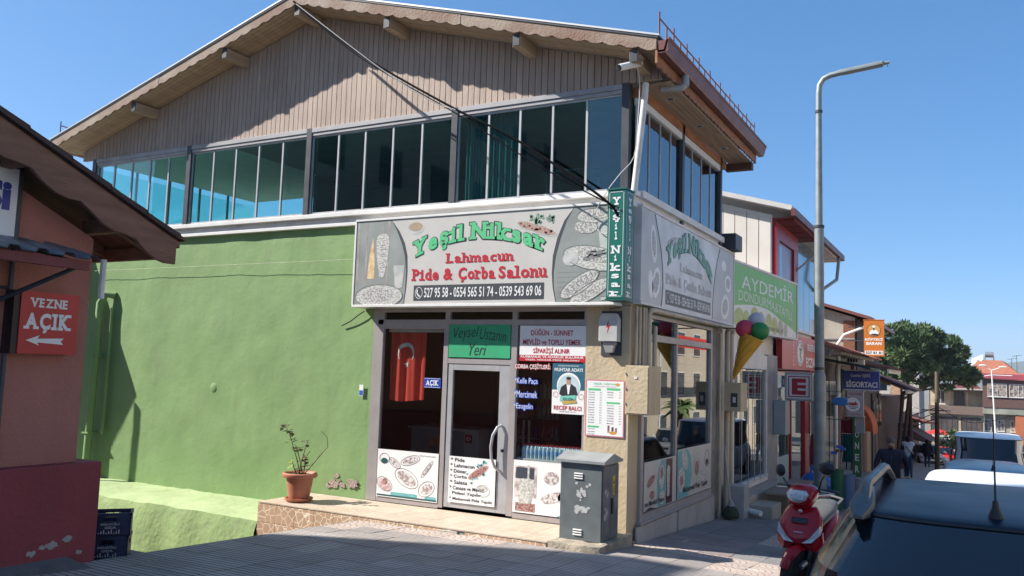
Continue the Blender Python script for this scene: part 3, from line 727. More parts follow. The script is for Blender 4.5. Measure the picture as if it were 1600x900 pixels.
for k in range(26):
    t = rg.uniform(-.9,.9); q = rg.uniform(-.7,.7); b.mi(3); P.disc(b, -1.36+.33*t*math.cos(-.3)-q*.05*math.sin(-.3), 4.165+.33*t*math.sin(-.3)+q*.045, .022,.016,.004,8)
for k in range(26):
    b.mi(4); P.disc(b, -1.46+rg.uniform(0,.40), 4.34-.09*rg.random()+rg.uniform(-.03,.03), .03,.02,.0045,6,rg.uniform(0,3))
b.build('dish_picture', [M_pgrey2, mat('print_soup', (.42,.33,.22), .4, (.3,.22,.14), 30), mat('print_pastry', (.45,.30,.24), .4), M_pbrown, mat('print_leaf_grey', (.24,.36,.26), .4)], T)
def arch(u, v): return u, v + .27*(1-((u+2.34)/1.2)**2)-.03
b = MB(); serif(P, b, 'Yeşil', -3.53, 3.80, -2.58, 4.08, .075, .005, arch, gap=.06, bar=.17); serif(P, b, 'Niksar', -2.47, 3.80, -1.19, 4.08, .075, .005, arch, gap=.06, bar=.17)
b.build('lettering_outline', M_pdark, T, recalc=False)
b = MB(); serif(P, b, 'Yeşil', -3.515, 3.813, -2.595, 4.068, .045, .0075, arch, gap=.10, bar=.12); serif(P, b, 'Niksar', -2.455, 3.813, -1.205, 4.068, .045, .0075, arch, gap=.10, bar=.12)
b.build('lettering', M_pgreen, T, recalc=False)
b = MB(); serif(P, b, 'Lahmacun', -2.88, 3.705, -1.73, 3.855, .035, .005, gap=.11); serif(P, b, 'Pide', -3.50, 3.45, -3.02, 3.63, .035, .005, gap=.11); serif(P, b, '&', -2.93, 3.45, -2.76, 3.63, .035, .005); serif(P, b, 'Çorba', -2.66, 3.45, -2.03, 3.63, .035, .005, gap=.1); serif(P, b, 'Salonu', -1.96, 3.45, -1.18, 3.63, .035, .005, gap=.1)
b.build('lettering', M_pred, T, recalc=False)
b = MB(); P.rect(b, -3.47, -1.21, 3.14, 3.375, .004); b.build('number_bar', M_pslate, T)
b = MB(); P.text(b, '527 95 58 - 0554 565 51 74 - 0539 543 69 06', -3.27, 3.185, -1.245, 3.335, .012, .006)
P.ring(b, -3.37, 3.258, .07, .09, .008, .006, 24); P.line(b, [(-3.40,3.31),(-3.405,3.26),(-3.38,3.22),(-3.34,3.20)], .022, .0065); b.build('phone_numbers', M_printc, T, recalc=False)
# ================================================================ banner on the street side
T = thing('side_banner_sign', 'faded banner with green arched lettering on the shaded street side of the restaurant', 'sign', (.06, 2.6, 3.1))
b = MB().box(.002,.12,.04,5.1,3.12,4.45); b.build('sign_box', mat('faded_print', (.74,.72,.70), .35, (.52,.51,.50), 2, dirt=.2, dirtcol=(.35,.33,.32)), T)
b = MB().box(.001,.135,.03,5.13,3.085,3.118).box(.001,.135,.03,5.13,4.452,4.49).box(.001,.135,5.101,5.13,3.119,4.451); b.build('sign_frame', M_alu_w, T, bevel=.003)
P = Panel((.12,0,0),(0,1,0),(0,0,1))
Lc = [(.56,4.44),(.70,4.2),(.84,3.95),(.92,3.7),(.95,3.45),(.92,3.25),(.88,3.12)]; Rc = [(4.10,4.44),(3.93,4.2),(3.80,3.95),(3.70,3.65),(3.64,3.4),(3.62,3.12)]
b = MB(); P.strip(b, Lc, [(u+.05, v) for u, v in Lc], .002); P.strip(b, Rc, [(u+.045, v) for u, v in Rc], .002); b.build('curved_band', M_pslate, T)
b = MB().mi(0); P.strip(b, [(.05,v) for _,v in Lc], Lc, .001); P.strip(b, [(u+.045,v) for u,v in Rc], [(5.09,v) for _,v in Rc], .001); b.mi(1)
for u,v,a,c,r in ((.55,4.0,.12,.28,.2),(.68,3.45,.16,.24,-.4),(.45,3.4,.1,.2,.2),(4.5,3.4,.28,.22,.4),(4.7,3.85,.22,.16,0),(4.4,4.15,.16,.1,0)): P.disc(b,u,v,a,c,.002,20,r)
b.mi(2)
for u,v,a,c,r in ((.55,4.0,.08,.2,.2),(.68,3.45,.10,.17,-.4),(4.5,3.4,.2,.14,.4),(4.7,3.85,.14,.1,0),(1.45,4.17,.30,.06,.25),(3.45,3.95,.22,.05,-.9)): P.disc(b,u,v,a,c,.003,20,r)
b.build('food_picture', [mat('print_faint', (.52,.51,.50), .4, (.42,.42,.42), 2), M_printc, M_pfood], T)
def arch2(u, v): return u, v + .42*(1-((u-2.35)/1.3)**2)-.03
b = MB(); serif(P, b, 'Yeşil', 1.10, 3.70, 2.12, 4.02, .075, .005, arch2, gap=.06, bar=.17); serif(P, b, 'Niksar', 2.22, 3.70, 3.62, 4.02, .075, .005, arch2, gap=.06, bar=.17); b.build('lettering_outline', M_pdark, T, recalc=False)
b = MB(); serif(P, b, 'Yeşil', 1.115, 3.712, 2.105, 4.008, .045, .0075, arch2, gap=.10, bar=.12); serif(P, b, 'Niksar', 2.235, 3.712, 3.605, 4.008, .045, .0075, arch2, gap=.10, bar=.12); b.build('lettering', mat('faded_green', (.12,.36,.24), .4), T, recalc=False)
b = MB(); serif(P, b, 'Lahmacun', 1.80, 3.74, 3.0, 3.87, .035, .005, gap=.11); serif(P, b, 'Pide & Çorba Salonu', 1.13, 3.48, 3.55, 3.64, .035, .005, gap=.1); b.build('lettering', mat('faded_pale', (.47,.46,.46), .4), T, recalc=False)
b = MB(); P.rect(b, 1.10, 3.52, 3.17, 3.39, .004); b.build('number_bar', M_pslate, T)
b = MB(); P.text(b, '527 95 58 - 0554 565 51 74 - 0539 543 69 06', 1.32, 3.21, 3.46, 3.35, .012, .006); P.ring(b, 1.20, 3.28, .07, .08, .01, .006); b.build('phone_numbers', M_printc, T, recalc=False)
# ================================================================ vertical green corner sign
T = thing('vertical_sign', 'narrow dark green sign box with white vertical lettering on the building corner', 'sign', (.03, -.3, 3.1))
M_dg = mat('sign_dark_green', (.008,.14,.105), .35, (.006,.12,.09), 3)
b = MB().box(-.125,.135,-.62,-.32,3.10,4.56); b.build('sign_box', M_dg, T, bevel=.006)
b = MB().box(-.135,.145,-.63,-.31,4.562,4.585).box(-.135,.145,-.63,-.31,3.075,3.098); b.build('sign_cap', mat('sign_green_cap', (.006,.10,.075), .4), T)
for P, u0, u1 in ((Panel((0,-.62,0),(1,0,0),(0,0,1)), -.125, .135), (Panel((.135,0,0),(0,1,0),(0,0,1)), -.62, -.32)):
    b = MB(); c = (u0+u1)/2; w = (u1-u0)/2-.03
    z = 4.46
    for ch in 'Yeşil Niksar':
        if ch == ' ': z -= .07; continue
        hgt = .105 if ch in 'YNlk' else .085
        ww = .012 if ch in 'il' else .055
        serif(P, b, ch, c-ww, z-hgt, c+ww, z, .03, .004, bar=.16) if ch in SER and ch not in 'ş' else P.text(b, ch, c-ww, z-hgt-.02, c+ww, z-.0, .03, .004)
        z -= .117
    for a, q in (((c-w, 3.14), (c-w, 4.52)), ((c+w, 3.14), (c+w, 4.52)), ((c-w+.01, 3.13), (c+w-.01, 3.13)), ((c-w+.01, 4.53), (c+w-.01, 4.53))): P.line(b, [a, q], .006, .003)
    b.build('lettering', M_printc, T, recalc=False)
# ================================================================ posters of the shop front
def board(name, label, cat, P, u0, u1, v0, v1, m=M_printc, th=.006, loc=None):
    c = P.p((u0+u1)/2, v0, 0); t = thing(name, label, cat, tuple(c)); b = MB()
    b.prism([P.p(u0,v0,-th), P.p(u1,v0,-th), P.p(u1,v1,-th), P.p(u0,v1,-th)], P.n*th); b.build('board', m, t); return t
F = Panel((0,-.012,0),(1,0,0),(0,0,1))
T = board('menu_print', 'lower left window print of pizza and kebab plates with a teal edge', 'poster', F, -4.235, -3.075, .06, .80)
b = MB().mi(0)
F.rect(b,-4.22,-3.09,.075,.10,.002); b.mi(1); F.rect(b,-3.95,-3.45,.10,.15,.002); F.rect(b,-3.3,-3.1,.10,.14,.002); b.mi(2)
for u,v,a,c,r in ((-4.10,.66,.10,.08,0),(-3.6,.66,.19,.07,.3),(-3.28,.55,.17,.035,.9),(-3.66,.38,.24,.13,-.4),(-4.08,.26,.16,.10,-.4),(-3.28,.25,.16,.11,.5),(-3.9,.6,.13,.06,-.5)):
    F.ring(b,u,v,a,c,.008,.003,28,rot=r)
b.mi(3)
for u,v,a,c,r in ((-3.6,.66,.15,.045,.3),(-3.28,.55,.12,.02,.9),(-3.66,.38,.19,.09,-.4),(-3.28,.25,.12,.07,.5),(-3.9,.6,.1,.04,-.5)): F.disc(b,u,v,a,c,.0025,24,r)
b.mi(4); F.disc(b,-4.08,.25,.13,.08,.0028,24,-.4); b.mi(5); F.disc(b,-4.07,.30,.05,.05,.0032); b.mi(0); F.disc(b,-4.10,.62,.065,.045,.0035); F.text(b,'Kalite Tesadüf Değildir...',-3.42,.735,-3.1,.76,.01,.003)
b.build('print', [mat('print_deep_green',(.02,.09,.08),.4), M_pteal, mat('print_line',(.25,.2,.2),.5), mat('print_sketch',(.62,.60,.58),.4,(.33,.25,.24),26,contrast=1.6), mat('print_meat',(.50,.30,.29),.4,(.62,.5,.48),20,contrast=1), M_pbrown], T)
T = board('menu_list', 'white list of dishes on the lower half of the glass door', 'poster', F, -2.88, -2.065, .105, .79)
b = MB().mi(0)
for k,(s,w) in enumerate((('* Pide',.25),('* Lahmacun',.43),('* Döner',.29),('* Çorba',.30),('* Salata',.31),('* Cenaze ve Mevlid',.60),('   Pidesi Yapılır',.56),('* Malzemeli Pide Yapılır',.76))):
    v = .725-k*.083; F.text(b, s.strip() if k != 6 else 'Pidesi Yapılır', -2.855+(.05 if k==6 else 0), v-.012, -2.855+(w if k!=6 else .56), v+.045, .014, .003)
b.mi(1); F.disc(b,-2.36,.58,.20,.055,.0025,24,.55); b.mi(2); F.disc(b,-2.36,.575,.17,.04,.003,20,.55); b.mi(3)
for k in range(22): t=rg.uniform(-1,1); F.disc(b,-2.37+t*.15+rg.uniform(-.05,.05),.58+t*.10+rg.choice((-.08,.08))+rg.uniform(-.02,.02),.022,.012,.0035,7,rg.uniform(0,3))
b.mi(4); F.ring(b,-2.27,.32,.12,.09,.01,.003); b.mi(5); F.disc(b,-2.27,.35,.08,.045,.003)
b.build('print', [M_pdark, mat('print_lahmacun',(.55,.30,.28),.4), M_pbrown, M_pteal, M_pgrey2, M_pfood2], T)
T = board('kebab_print', 'lower right window print of a doner spit and sketched plates', 'poster', F, -1.765, -.69, .075, .82)
b = MB().mi(0); F.rect(b,-1.74,-1.38,.30,.74,.002); b.mi(1); F.rect(b,-1.72,-1.42,.56,.72,.003); b.mi(2); F.poly(b,[(-1.66,.50),(-1.63,.56),(-1.5,.57),(-1.42,.55),(-1.42,.42),(-1.47,.22),(-1.66,.20),(-1.68,.35)],.004); F.rect(b,-1.53,-1.50,.56,.76,.0045); b.mi(3); F.rect(b,-1.72,-1.40,.10,.22,.003); b.mi(4)
for u,v,a,c,r in ((-1.15,.60,.12,.09,.1),(-1.12,.33,.20,.07,.3),(-.9,.34,.14,.10,0)): F.disc(b,u,v,a,c,.003,24,r)
b.mi(5); F.poly(b,[(-1.06,.08),(-.70,.08),(-.70,.15),(-.95,.12)],.003)
b.build('print', [mat('print_panel',(.36,.30,.28),.4,(.6,.55,.52),10,contrast=1), mat('print_window',(.05,.06,.08),.4), M_pfood2, M_pbrown, mat('print_sketch'  ,(.6,.6,.6)), M_pteal], T)
T = board('name_board', 'green board with black handwriting above the door', 'sign', F, -2.97, -1.885, 2.285, 2.785, mat('board_green', (.045,.36,.17), .4, (.04,.31,.145), 4))
def hand(b, s, u0, v0, u1, v1, sh=.25, wp=None): F.text(b, s, u0, v0, u1, v1, -.008, .003, warp=wp, shear=sh)
b = MB(); wv = lambda u, v: (u, v + .045*math.sin((u+2.9)*3.2)-.02*(u+2.4)); hand(b,'Veysel',-2.93,2.50,-2.48,2.72,.2,wv); hand(b,'Ustanın',-2.43,2.52,-1.97,2.70,.2,wv); hand(b,'Yeri',-2.64,2.32,-2.33,2.50)
b.build('handwriting', M_pdark, T, recalc=False)
T = board('order_poster', 'white poster with red capitals on orders taken, above the soup list', 'poster', F, -1.725, -.665, 2.255, 2.775)
b = MB().mi(0); F.text(b,'DÜĞÜN - SÜNNET',-1.54,2.63,-.86,2.735,.018); F.text(b,'MEVLİD ve TOPLU YEMEK',-1.67,2.495,-.73,2.60,.018); F.text(b,'SİPARİŞİ ALINIR',-1.50,2.355,-.91,2.465,.018); F.rect(b,-1.725,-.665,2.255,2.345,.002); b.mi(1); F.text(b,'KURBANLIK VE ADAKLIK BULUNUR',-1.70,2.305,-.69,2.338,.02,.004); F.text(b,'YEŞİL NİKSAR PİDE SALONU',-1.63,2.262,-.76,2.295,.02,.004)
b.build('print', [M_pred, M_printc], T, recalc=False)
b = MB().mi(0); F.text(b,'ÇORBA ÇEŞİTLERİ:',-1.80,2.12,-1.20,2.235,.05,.006); b.mi(1)
for s,u,v in (('*Kelle Paça',-1.40,1.90),('*Mercimek',-1.40,1.715),('*Ezogelin',-1.47,1.53)): F.text(b,s,-1.80,v,u,v+.12,.05,.006)
b.mi(2); F.text(b,'ÇORBA ÇEŞİTLERİ:',-1.79,2.13,-1.21,2.225,.012,.007); b.mi(2)
for s,u,v in (('*Kelle Paça',-1.41,1.91),('*Mercimek',-1.41,1.725),('*Ezogelin',-1.48,1.54)): F.text(b,s,-1.79,v,u,v+.10,-.01,.0065)
o = b.build('window_lettering', [M_pred, mat('print_cobalt',(.03,.10,.55),.4), M_printc], None, recalc=False); tag(o, 'red and blue soup list lettering stuck on the right window', 'lettering')
for q in o.data.polygons: pass
T = board('candidate_poster', 'blue and white poster with a man in a dark suit in a round frame', 'poster', F, -1.175, -.67, 1.52, 2.235, M_printc)
F2 = F
b = MB().mi(0); F.rect(b,-1.175,-.67,1.86,2.235,.002); b.mi(1); F.disc(b,-.915,1.92,.185,.185,.003,32); b.mi(2); F.disc(b,-.915,1.90,.172,.172,.0035,32,0,0.0,2*PI); b.mi(3)
F.poly(b,[(-1.06,1.80),(-1.03,1.90),(-.96,1.945),(-.87,1.945),(-.80,1.90),(-.77,1.80),(-.84,1.76),(-1.0,1.76)],.0045); b.mi(1); F.poly(b,[(-.945,1.94),(-.885,1.94),(-.905,1.80),(-.925,1.80)],.005)
b.mi(4); F.disc(b,-.915,1.985,.035,.05,.0055); F.rect(b,-.93,-.90,1.93,1.96,.0052); b.mi(3); F.disc(b,-.915,2.025,.038,.022,.006)
b.mi(5); F.poly(b,[(-1.05,1.70),(-.80,1.73),(-.80,1.79),(-1.04,1.77)],.005); b.mi(6); F.poly(b,[(-1.0,1.655),(-.78,1.68),(-.79,1.72),(-1.02,1.70)],.0055)
b.mi(1); F.text(b,'BAHÇELİ EVLER MAHALLESİ',-1.08,2.19,-.76,2.215,.01,.004); F.text(b,'MUHTAR ADAYI',-1.14,2.12,-.70,2.17,.02,.004); b.mi(7); F.text(b,'RECEP BALCI',-1.14,1.575,-.71,1.635,.012,.004); b.mi(3); F.text(b,'DESTEK SİZDEN',-1.0,1.715,-.84,1.76,.012,.006); F.text(b,'0539 604 16 74',-1.05,1.545,-.80,1.56,.01,.004)
b.mi(7); F.ring(b,-1.115,1.79,.04,.04,.005,.004,20); F.ring(b,-.72,1.77,.04,.04,.005,.004,20)
b.build('print', [mat('print_petrol',(.03,.12,.18),.4), M_printc, mat('print_sky',(.5,.6,.62),.4), M_pdark, mat('print_skin',(.42,.25,.18),.5), mat('print_mint',(.20,.55,.45),.4), mat('print_gold',(.50,.36,.10),.4), M_pred], T, recalc=False)
F3 = Panel((0,-.034,0),(1,0,0),(0,0,1))
T = board('price_list', 'pink framed white price list hung on the cream corner pillar', 'poster', F3, -.635, -.06, 1.24, 2.02, mat('print_pink_edge',(.55,.17,.24),.4))
b = MB().mi(0); F3.rect(b,-.62,-.075,1.255,2.005,.002); b.mi(1)
F3.rect(b,-.60,-.41,1.87,1.90,.003); F3.rect(b,-.32,-.12,1.88,1.91,.003); F3.rect(b,-.32,-.12,1.695,1.72,.003); F3.rect(b,-.60,-.43,1.36,1.385,.003); F3.text(b,'YEŞİL NİKSAR',-.53,1.945,-.17,1.985,.02,.003); b.mi(2); F3.text(b,'LAHMACUN PİDE ÇORBA SALONU',-.52,1.92,-.18,1.937,.01,.003); b.mi(3)
words = ['Pide','Kıymalı','Kuşbaşılı','Peynirli','Sucuklu','Karışık','Lahmacun','Döner','Tavuk','Adana','Urfa','Köfte','Mercimek','Ezogelin','Ayran','Cola']
for k in range(13):
    v = 1.835-k*.0345; F3.text(b,words[k%16],-.595,v,-.50,v+.017,.01,.003); F3.text(b,'%d TL'%(60+k*15),-.425,v,-.39,v+.015,.01,.003)
for k in range(3): v=1.845-k*.035; F3.text(b,words[(k+12)%16],-.31,v,-.22,v+.017,.01,.003); F3.text(b,'%d TL'%(40+k*5),-.135,v,-.10,v+.015,.01,.003)
for k in range(8): v=1.66-k*.0345; F3.text(b,words[(k+5)%16],-.31,v,-.21,v+.017,.01,.003); F3.text(b,'%d TL'%(30+k*10),-.135,v,-.10,v+.015,.01,.003)
for k in range(3): v=1.33-k*.035; F3.text(b,words[(k+3)%16],-.595,v,-.49,v+.017,.01,.003)
b.mi(4); F3.rect(b,-.30,-.27,1.30,1.40,.003); F3.rect(b,-.19,-.16,1.31,1.37,.003); b.mi(5); F3.disc(b,-.22,1.30,.055,.022,.0035); F3.disc(b,-.16,1.96,.03,.022,.0035); b.mi(6); F3.rect(b,-.24,-.21,1.32,1.38,.003)
b.build('print', [M_printc, M_pgreen, M_pred, mat('print_ink',(.10,.10,.12),.5), M_pbrown, mat('print_orange',(.65,.30,.05),.4), M_pslate], T, recalc=False)
T = board('open_sign', 'small blue AÇIK sign on the glass beside the flag', 'sign', F, -3.405, -3.09, 1.80, 1.955, mat('sign_blue',(.02,.06,.36),.35))
b = MB(); serif(F,b,'AÇIK',-3.36,1.84,-3.14,1.92,.03,.003,gap=.13); F.line(b,[(-3.395,1.81),(-3.10,1.81)],.005,.003); F.line(b,[(-3.395,1.945),(-3.10,1.945)],.005,.003); b.build('lettering', M_printc, T, recalc=False)
# house number plate on the green wall edge
T = board('number_plate', 'tiny blue and white plate on the green wall beside the shop front', 'sign', Panel((0,-.035,0),(1,0,0),(0,0,1)), -4.66,-4.58,1.62,1.80, M_printc)
b = MB(); Pn=Panel((0,-.035,0),(1,0,0),(0,0,1)); Pn.rect(b,-4.655,-4.585,1.63,1.71,.002); b.build('print', M_pblue, T)
# ---- side window prints
S1 = Panel((.062,0,0),(0,1,0),(0,0,1))
T = board('side_window_print', 'shaded teal and white food print low on the near side window', 'poster', S1, .47, 1.89, .19, .88, M_print)
b = MB().mi(0); S1.poly(b,[(1.05,.20),(1.02,.55),(1.08,.75),(1.2,.86),(1.40,.86),(1.40,.20)],.002); b.mi(1); S1.rect(b,1.42,1.72,.20,.86,.002); b.mi(2); S1.disc(b,1.22,.62,.12,.18,.003); S1.disc(b,1.25,.32,.13,.10,.003); S1.poly(b,[(1.47,.30),(1.45,.70),(1.52,.78),(1.6,.72),(1.58,.30)],.003); b.mi(3); S1.disc(b,1.22,.68,.07,.08,.004); S1.disc(b,.75,.60,.18,.06,.003,20,.35); S1.disc(b,.8,.40,.1,.06,.003); b.mi(4); S1.text(b,'ve Mevlid Pidesi Yapılır',.50,.23,1.72,.33,.02,.005); S1.poly(b,[(.48,.19),(1.0,.19),(.7,.24)],.003)
b.build('print', [M_pteal, mat('print_maroon',(.12,.03,.05),.4), M_pfood2, M_pbrown, M_pdark], T, recalc=False)
T = board('side_window_print', 'shaded food print with a round badge low on the far side window', 'poster', S1, 1.975, 3.85, .19, .96, M_print)
b = MB().mi(0); S1.poly(b,[(1.98,.20),(1.98,.94),(2.5,.94),(2.68,.8),(2.74,.55),(2.62,.3),(2.5,.20)],.002); b.mi(2); S1.disc(b,2.35,.78,.2,.12,.003,20,-.7); S1.disc(b,2.18,.48,.17,.2,.003); S1.disc(b,3.0,.70,.18,.2,.003,20,.7); S1.disc(b,3.3,.42,.35,.13,.003); b.mi(3); S1.disc(b,2.18,.47,.09,.08,.004); S1.disc(b,3.0,.6,.12,.12,.004); b.mi(4); S1.text(b,'Malzemeli Pide Yapılır',2.25,.24,3.65,.36,.02,.005); S1.ring(b,3.6,.72,.13,.14,.012,.003); S1.disc(b,3.6,.66,.07,.05,.004)
b.build('print', [M_pteal, M_pdark, M_pfood2, M_pbrown, M_pdark], T, recalc=False)
# ================================================================ flag behind the left window
def flag_mesh(name, x0, x1, z0, z1, y, label):
    t = thing(name, label, 'flag', ((x0+x1)/2, y, z0)); nx, nz = 40, 6
    def yy_(x, z): q=(x-x0)/(x1-x0); return y+.022*math.sin(q*17+.6*(z1-z))+.012*math.sin(q*31+1.3)
    b = MB()
    for j in range(nz+1):
        for i in range(nx+1):
            x = lerp(x0, x1, i/nx)+.02*(1-j/nz)*math.sin(i*.3); z = lerp(z0, z1, j/nz)-.02*math.sin(i/nx*5)*(1-j/nz); b.v.append((x, yy_(x, z), z))
    n = nx+1; b.f = [(j*n+i, j*n+i+1, (j+1)*n+i+1, (j+1)*n+i) for j in range(nz) for i in range(nx)]; b.m = [0]*len(b.f)
    b.build('cloth', mat('flag_red', (.62,.05,.03), .85, (.54,.04,.028), 6), t, smooth=True, recalc=False)
    b = MB(); cx, cz, R_ = (x0+x1)/2-.03, z0+.70*(z1-z0), .165
    for k in range(40):   # crescent opening downwards, as hung
        a0, a1 = math.radians(-42+264*k/40), math.radians(-42+264*(k+1)/40)
        def pt(a, inner):
            wd = .012+.048*max(0, math.sin((math.degrees(a)+42)/264*PI)) if inner else 0
            x = cx+(R_-wd)*math.cos(a); z = cz+(R_-wd)*math.sin(a); return (x, yy_(x, z)-.006, z)
        b.poly([pt(a0,0), pt(a1,0), pt(a1,1), pt(a0,1)])
    pts = []
    for k in range(10):
        a = PI/2+k*PI/5+.15; q = .062 if k % 2 == 0 else .025; x = cx+.0+q*math.cos(a); z = cz-.185+q*math.sin(a); pts.append((x, yy_(x, z)-.006, z))
    b.poly([pts[i] for i in range(10)])
    b.build('crescent_and_star', mat('flag_white', (.72,.70,.66), .85), t, recalc=False)
flag_mesh('flag', -4.17, -3.46, 1.58, 2.66, .11, 'red flag with white crescent and star hanging behind the left window')
b = MB().box(-4.2,-3.1,.09,.15,2.67,2.73); tag(b.build('curtain_rail', M_alu_w), 'white rail above the hanging flag inside the left window', 'rail')
# ================================================================ things inside the shop
t = thing('display_counter', 'grey counter with a pale side panel behind the left window', 'counter', (-3.7, 1.6, 0))
b = MB().box(-4.6,-3.5,1.4,2.1,0,1.05); b.build('cabinet', mat('counter_grey',(.22,.21,.20),.4), t); b = MB().box(-4.65,-3.2,1.35,2.15,1.052,1.09); b.build('worktop', M_alu, t); b = MB().box(-3.49,-3.2,1.38,2.1,0,1.05); b.build('side_panel', mat('counter_pale',(.34,.33,.31),.5), t)
b = MB(); Pc = Panel((0,1.378,0),(1,0,0),(0,0,1)); b.mi(0); Pc.rect(b,-3.47,-3.33,.86,1.0,.003); b.mi(1); Pc.ring(b,-3.405,.93,.035,.035,.012,.005,16,.6,5.7); Pc.disc(b,-3.37,.93,.012,.012,.005,5); b.build('flag_sticker', [M_redp, M_printc], t)
t = thing('drinks_fridge', 'tall black glass door fridge full of drinks behind the shop door', 'fridge', (-2.3, 1.8, 0))
b = MB().box(-3.05,-1.75,1.6,2.3,0,.12).box(-3.05,-1.75,1.6,2.3,2.0,2.15).box(-3.05,-2.98,1.6,2.3,.12,2.0).box(-1.82,-1.75,1.6,2.3,.12,2.0).box(-2.43,-2.37,1.6,2.3,.12,2.0).box(-3.05,-1.75,2.24,2.3,.12,2.0); b.build('cabinet', M_black, t)
for k in range(5):
    z = .3+k*.34; b = MB().box(-2.98,-1.82,1.64,2.2,z,z+.015); s_ = b.build('shelf', M_silver, t)
    for i in range(14):
        x = -2.93+i*.078
        if -2.46 < x < -2.34: continue
        b = MB().lathe((x,1.72,z+.015),[(0,0),(.028,0),(.03,.12),(.027,.16),(.012,.20),(.012,.225),(0,.225)],8); b.build('drink_bottle', (M_redp, M_pteal, M_printc, M_pbrown, M_pblue)[(i//3+k)%5], s_, smooth=True)
b = MB().box(-2.97,-2.43,1.585,1.59,.15,1.98); b.build('glass_door', G_shop, t); b = MB().box(-2.37,-1.83,1.585,1.59,.15,1.98); b.build('glass_door', G_shop, t)
for x in (-2.46,-2.36): b = MB().box(x,x+.02,1.55,1.585,.9,1.3); b.build('fridge_handle', M_silver, t)
t = thing('window_table', 'dark table inside the right shop window', 'table', (-1.2, .9, 0)); b = MB().box(-1.7,-.75,.5,1.1,.80,.84); b.build('tabletop', mat('table_wood',(.16,.08,.04),.4), t)
for x in (-1.65,-.84):
    for y in (.53,1.02): b = MB().box(x,x+.05,y,y+.05,0,.80); b.build('leg', M_dark, t)
t = thing('wooden_chair', 'brown wooden chair in the dark room behind the left window', 'chair', (-3.85,.9,0))
b = MB().box(-4.05,-3.7,.8,1.15,.44,.47); b.build('seat', M_beam, t); b = MB().tube([(-4.03,1.13,.47),(-4.03,1.17,.95)],.02).tube([(-3.72,1.13,.47),(-3.72,1.17,.95)],.02).box(-4.03,-3.72,1.14,1.18,.8,.93); b.build('backrest', M_beam, t)
for x in (-4.03,-3.73):
    for y in (.82,1.12): b = MB().tube([(x+.01,y,0),(x+.01,y,.44)],.018); b.build('leg', M_beam, t)
# window sill shelf with packs of water bottles
b = MB().box(-1.76,-.71,.06,.42,.80,.845); mp(b, 'window_shelf', M_alu_w)
M_water = mat('bottle_plastic', (.50,.62,.70), .15, (.38,.52,.64), 30); M_capr = mat('red_cap', (.42,.03,.04), .4); M_lab = mat('blue_bottle_label', (.10,.30,.62), .4, (.45,.6,.75), 14)
bb = MB().lathe((0,0,0), [(0,0),(.028,0),(.03,.02),(.028,.05),(.03,.08),(.03,.13),(.02,.165),(.011,.175),(.011,.185),(0,.185)], 12).mesh('water_bottle', M_water, True)
bc = MB().lathe((0,0,.183), [(0,0),(.014,0),(.014,.018),(0,.018)], 10).mesh('bottle_cap', M_capr, True)
bl = MB().lathe((0,0,0), [(.0305,.06),(.0305,.12)], 12).mesh('bottle_label', M_lab, True)
for j in range(3):
    for i in range(15):
        o = bpy.data.objects.new('water_bottle', bb); COL.objects.link(o); o.location = (-1.66+i*.066, .10+j*.066, .846)
        tag(o, ['small water bottle with red cap in the front row of the window shelf','small water bottle with red cap in the middle row of the window shelf','small water bottle with red cap in the back row of the window shelf'][j], 'bottle', ['front row of water bottles','middle row of water bottles','back row of water bottles'][j])
        inst('cap', bc, o); inst('bottle_label', bl, o)
# ================================================================ meter, boxes, pipes, camera
t = thing('electric_meter_box', 'grey domed electricity box with a red lightning bolt on the cream pillar', 'meter', (-.27,-.1,2.4))
b = MB().box(-.42,-.12,-.035,-.022,2.36,2.98); b.build('backing_plate', M_dark, t)
b = MB(); pts=[(-.41,2.55),(-.41,2.86),(-.37,2.94),(-.17,2.94),(-.13,2.86),(-.13,2.55)]; b.prism([(x,-.036,z) for x,z in pts],(0,-.13,0)); b.build('cover', mat('meter_plastic',(.50,.49,.47),.4,(.38,.37,.36),5,dirt=.3), t, bevel=.008)
b = MB(); b.rings([[(-.36,-.045,2.54),(-.18,-.045,2.54),(-.18,-.14,2.54),(-.36,-.14,2.54)],[(-.32,-.05,2.40),(-.22,-.05,2.40),(-.22,-.12,2.40),(-.32,-.12,2.40)]]); b.build('cable_neck', M_greypvc, t)
b = MB(); Pm=Panel((0,-.166,0),(1,0,0),(0,0,1)); Pm.poly(b,[(-.26,2.86),(-.30,2.74),(-.27,2.75),(-.285,2.66),(-.235,2.78),(-.265,2.77)],.002); b.build('lightning_bolt', M_pred, t)
b = MB().tube([(-.27,-.10,2.94),(-.26,-.14,3.0),(-.1,-.12,3.03)],.008,6); b.build('cable', M_dark, t)
t = thing('cream_meter_cabinet', 'large cream metal box mounted high on the restaurant corner', 'cabinet', (.16,.1,1.56))
b = MB().box(.0,.33,-.16,.33,1.57,2.23); b.build('box_body', M_cream, t, bevel=.004); b = MB().box(.012,.318,-.168,-.161,1.59,2.21); b.build('box_door', M_cream, t)
b = MB().box(.13,.17,-.176,-.169,2.05,2.08); b.build('lock', M_alu_w, t)
for z in (1.7,1.9,2.1): b = MB().box(.0,.012,-.18,-.169,z,z+.03); b.build('hinge', M_alu, t)
t = thing('corner_pipes', 'cluster of cream pipes at the top of the corner beside the box', 'pipe', (.15,.4,2.2))
for x,y,r,z1 in ((.06,-.04+.1,.022,3.05),(.07,.16,.028,3.05),(.09,.26,.022,3.05),(.10,.33,.018,3.05)): b = MB().tube([(x,y,2.2),(x,y,z1)],r,10); b.build('pipe', M_pvc, t, smooth=True)
b = MB().tube([(.12,.40,2.2),(.12,.40,2.96),(.13,.44,3.02),(.15,.52,3.03),(.15,5.0,3.03)],.04,12); b.build('pipe', M_pvc, t, smooth=True)
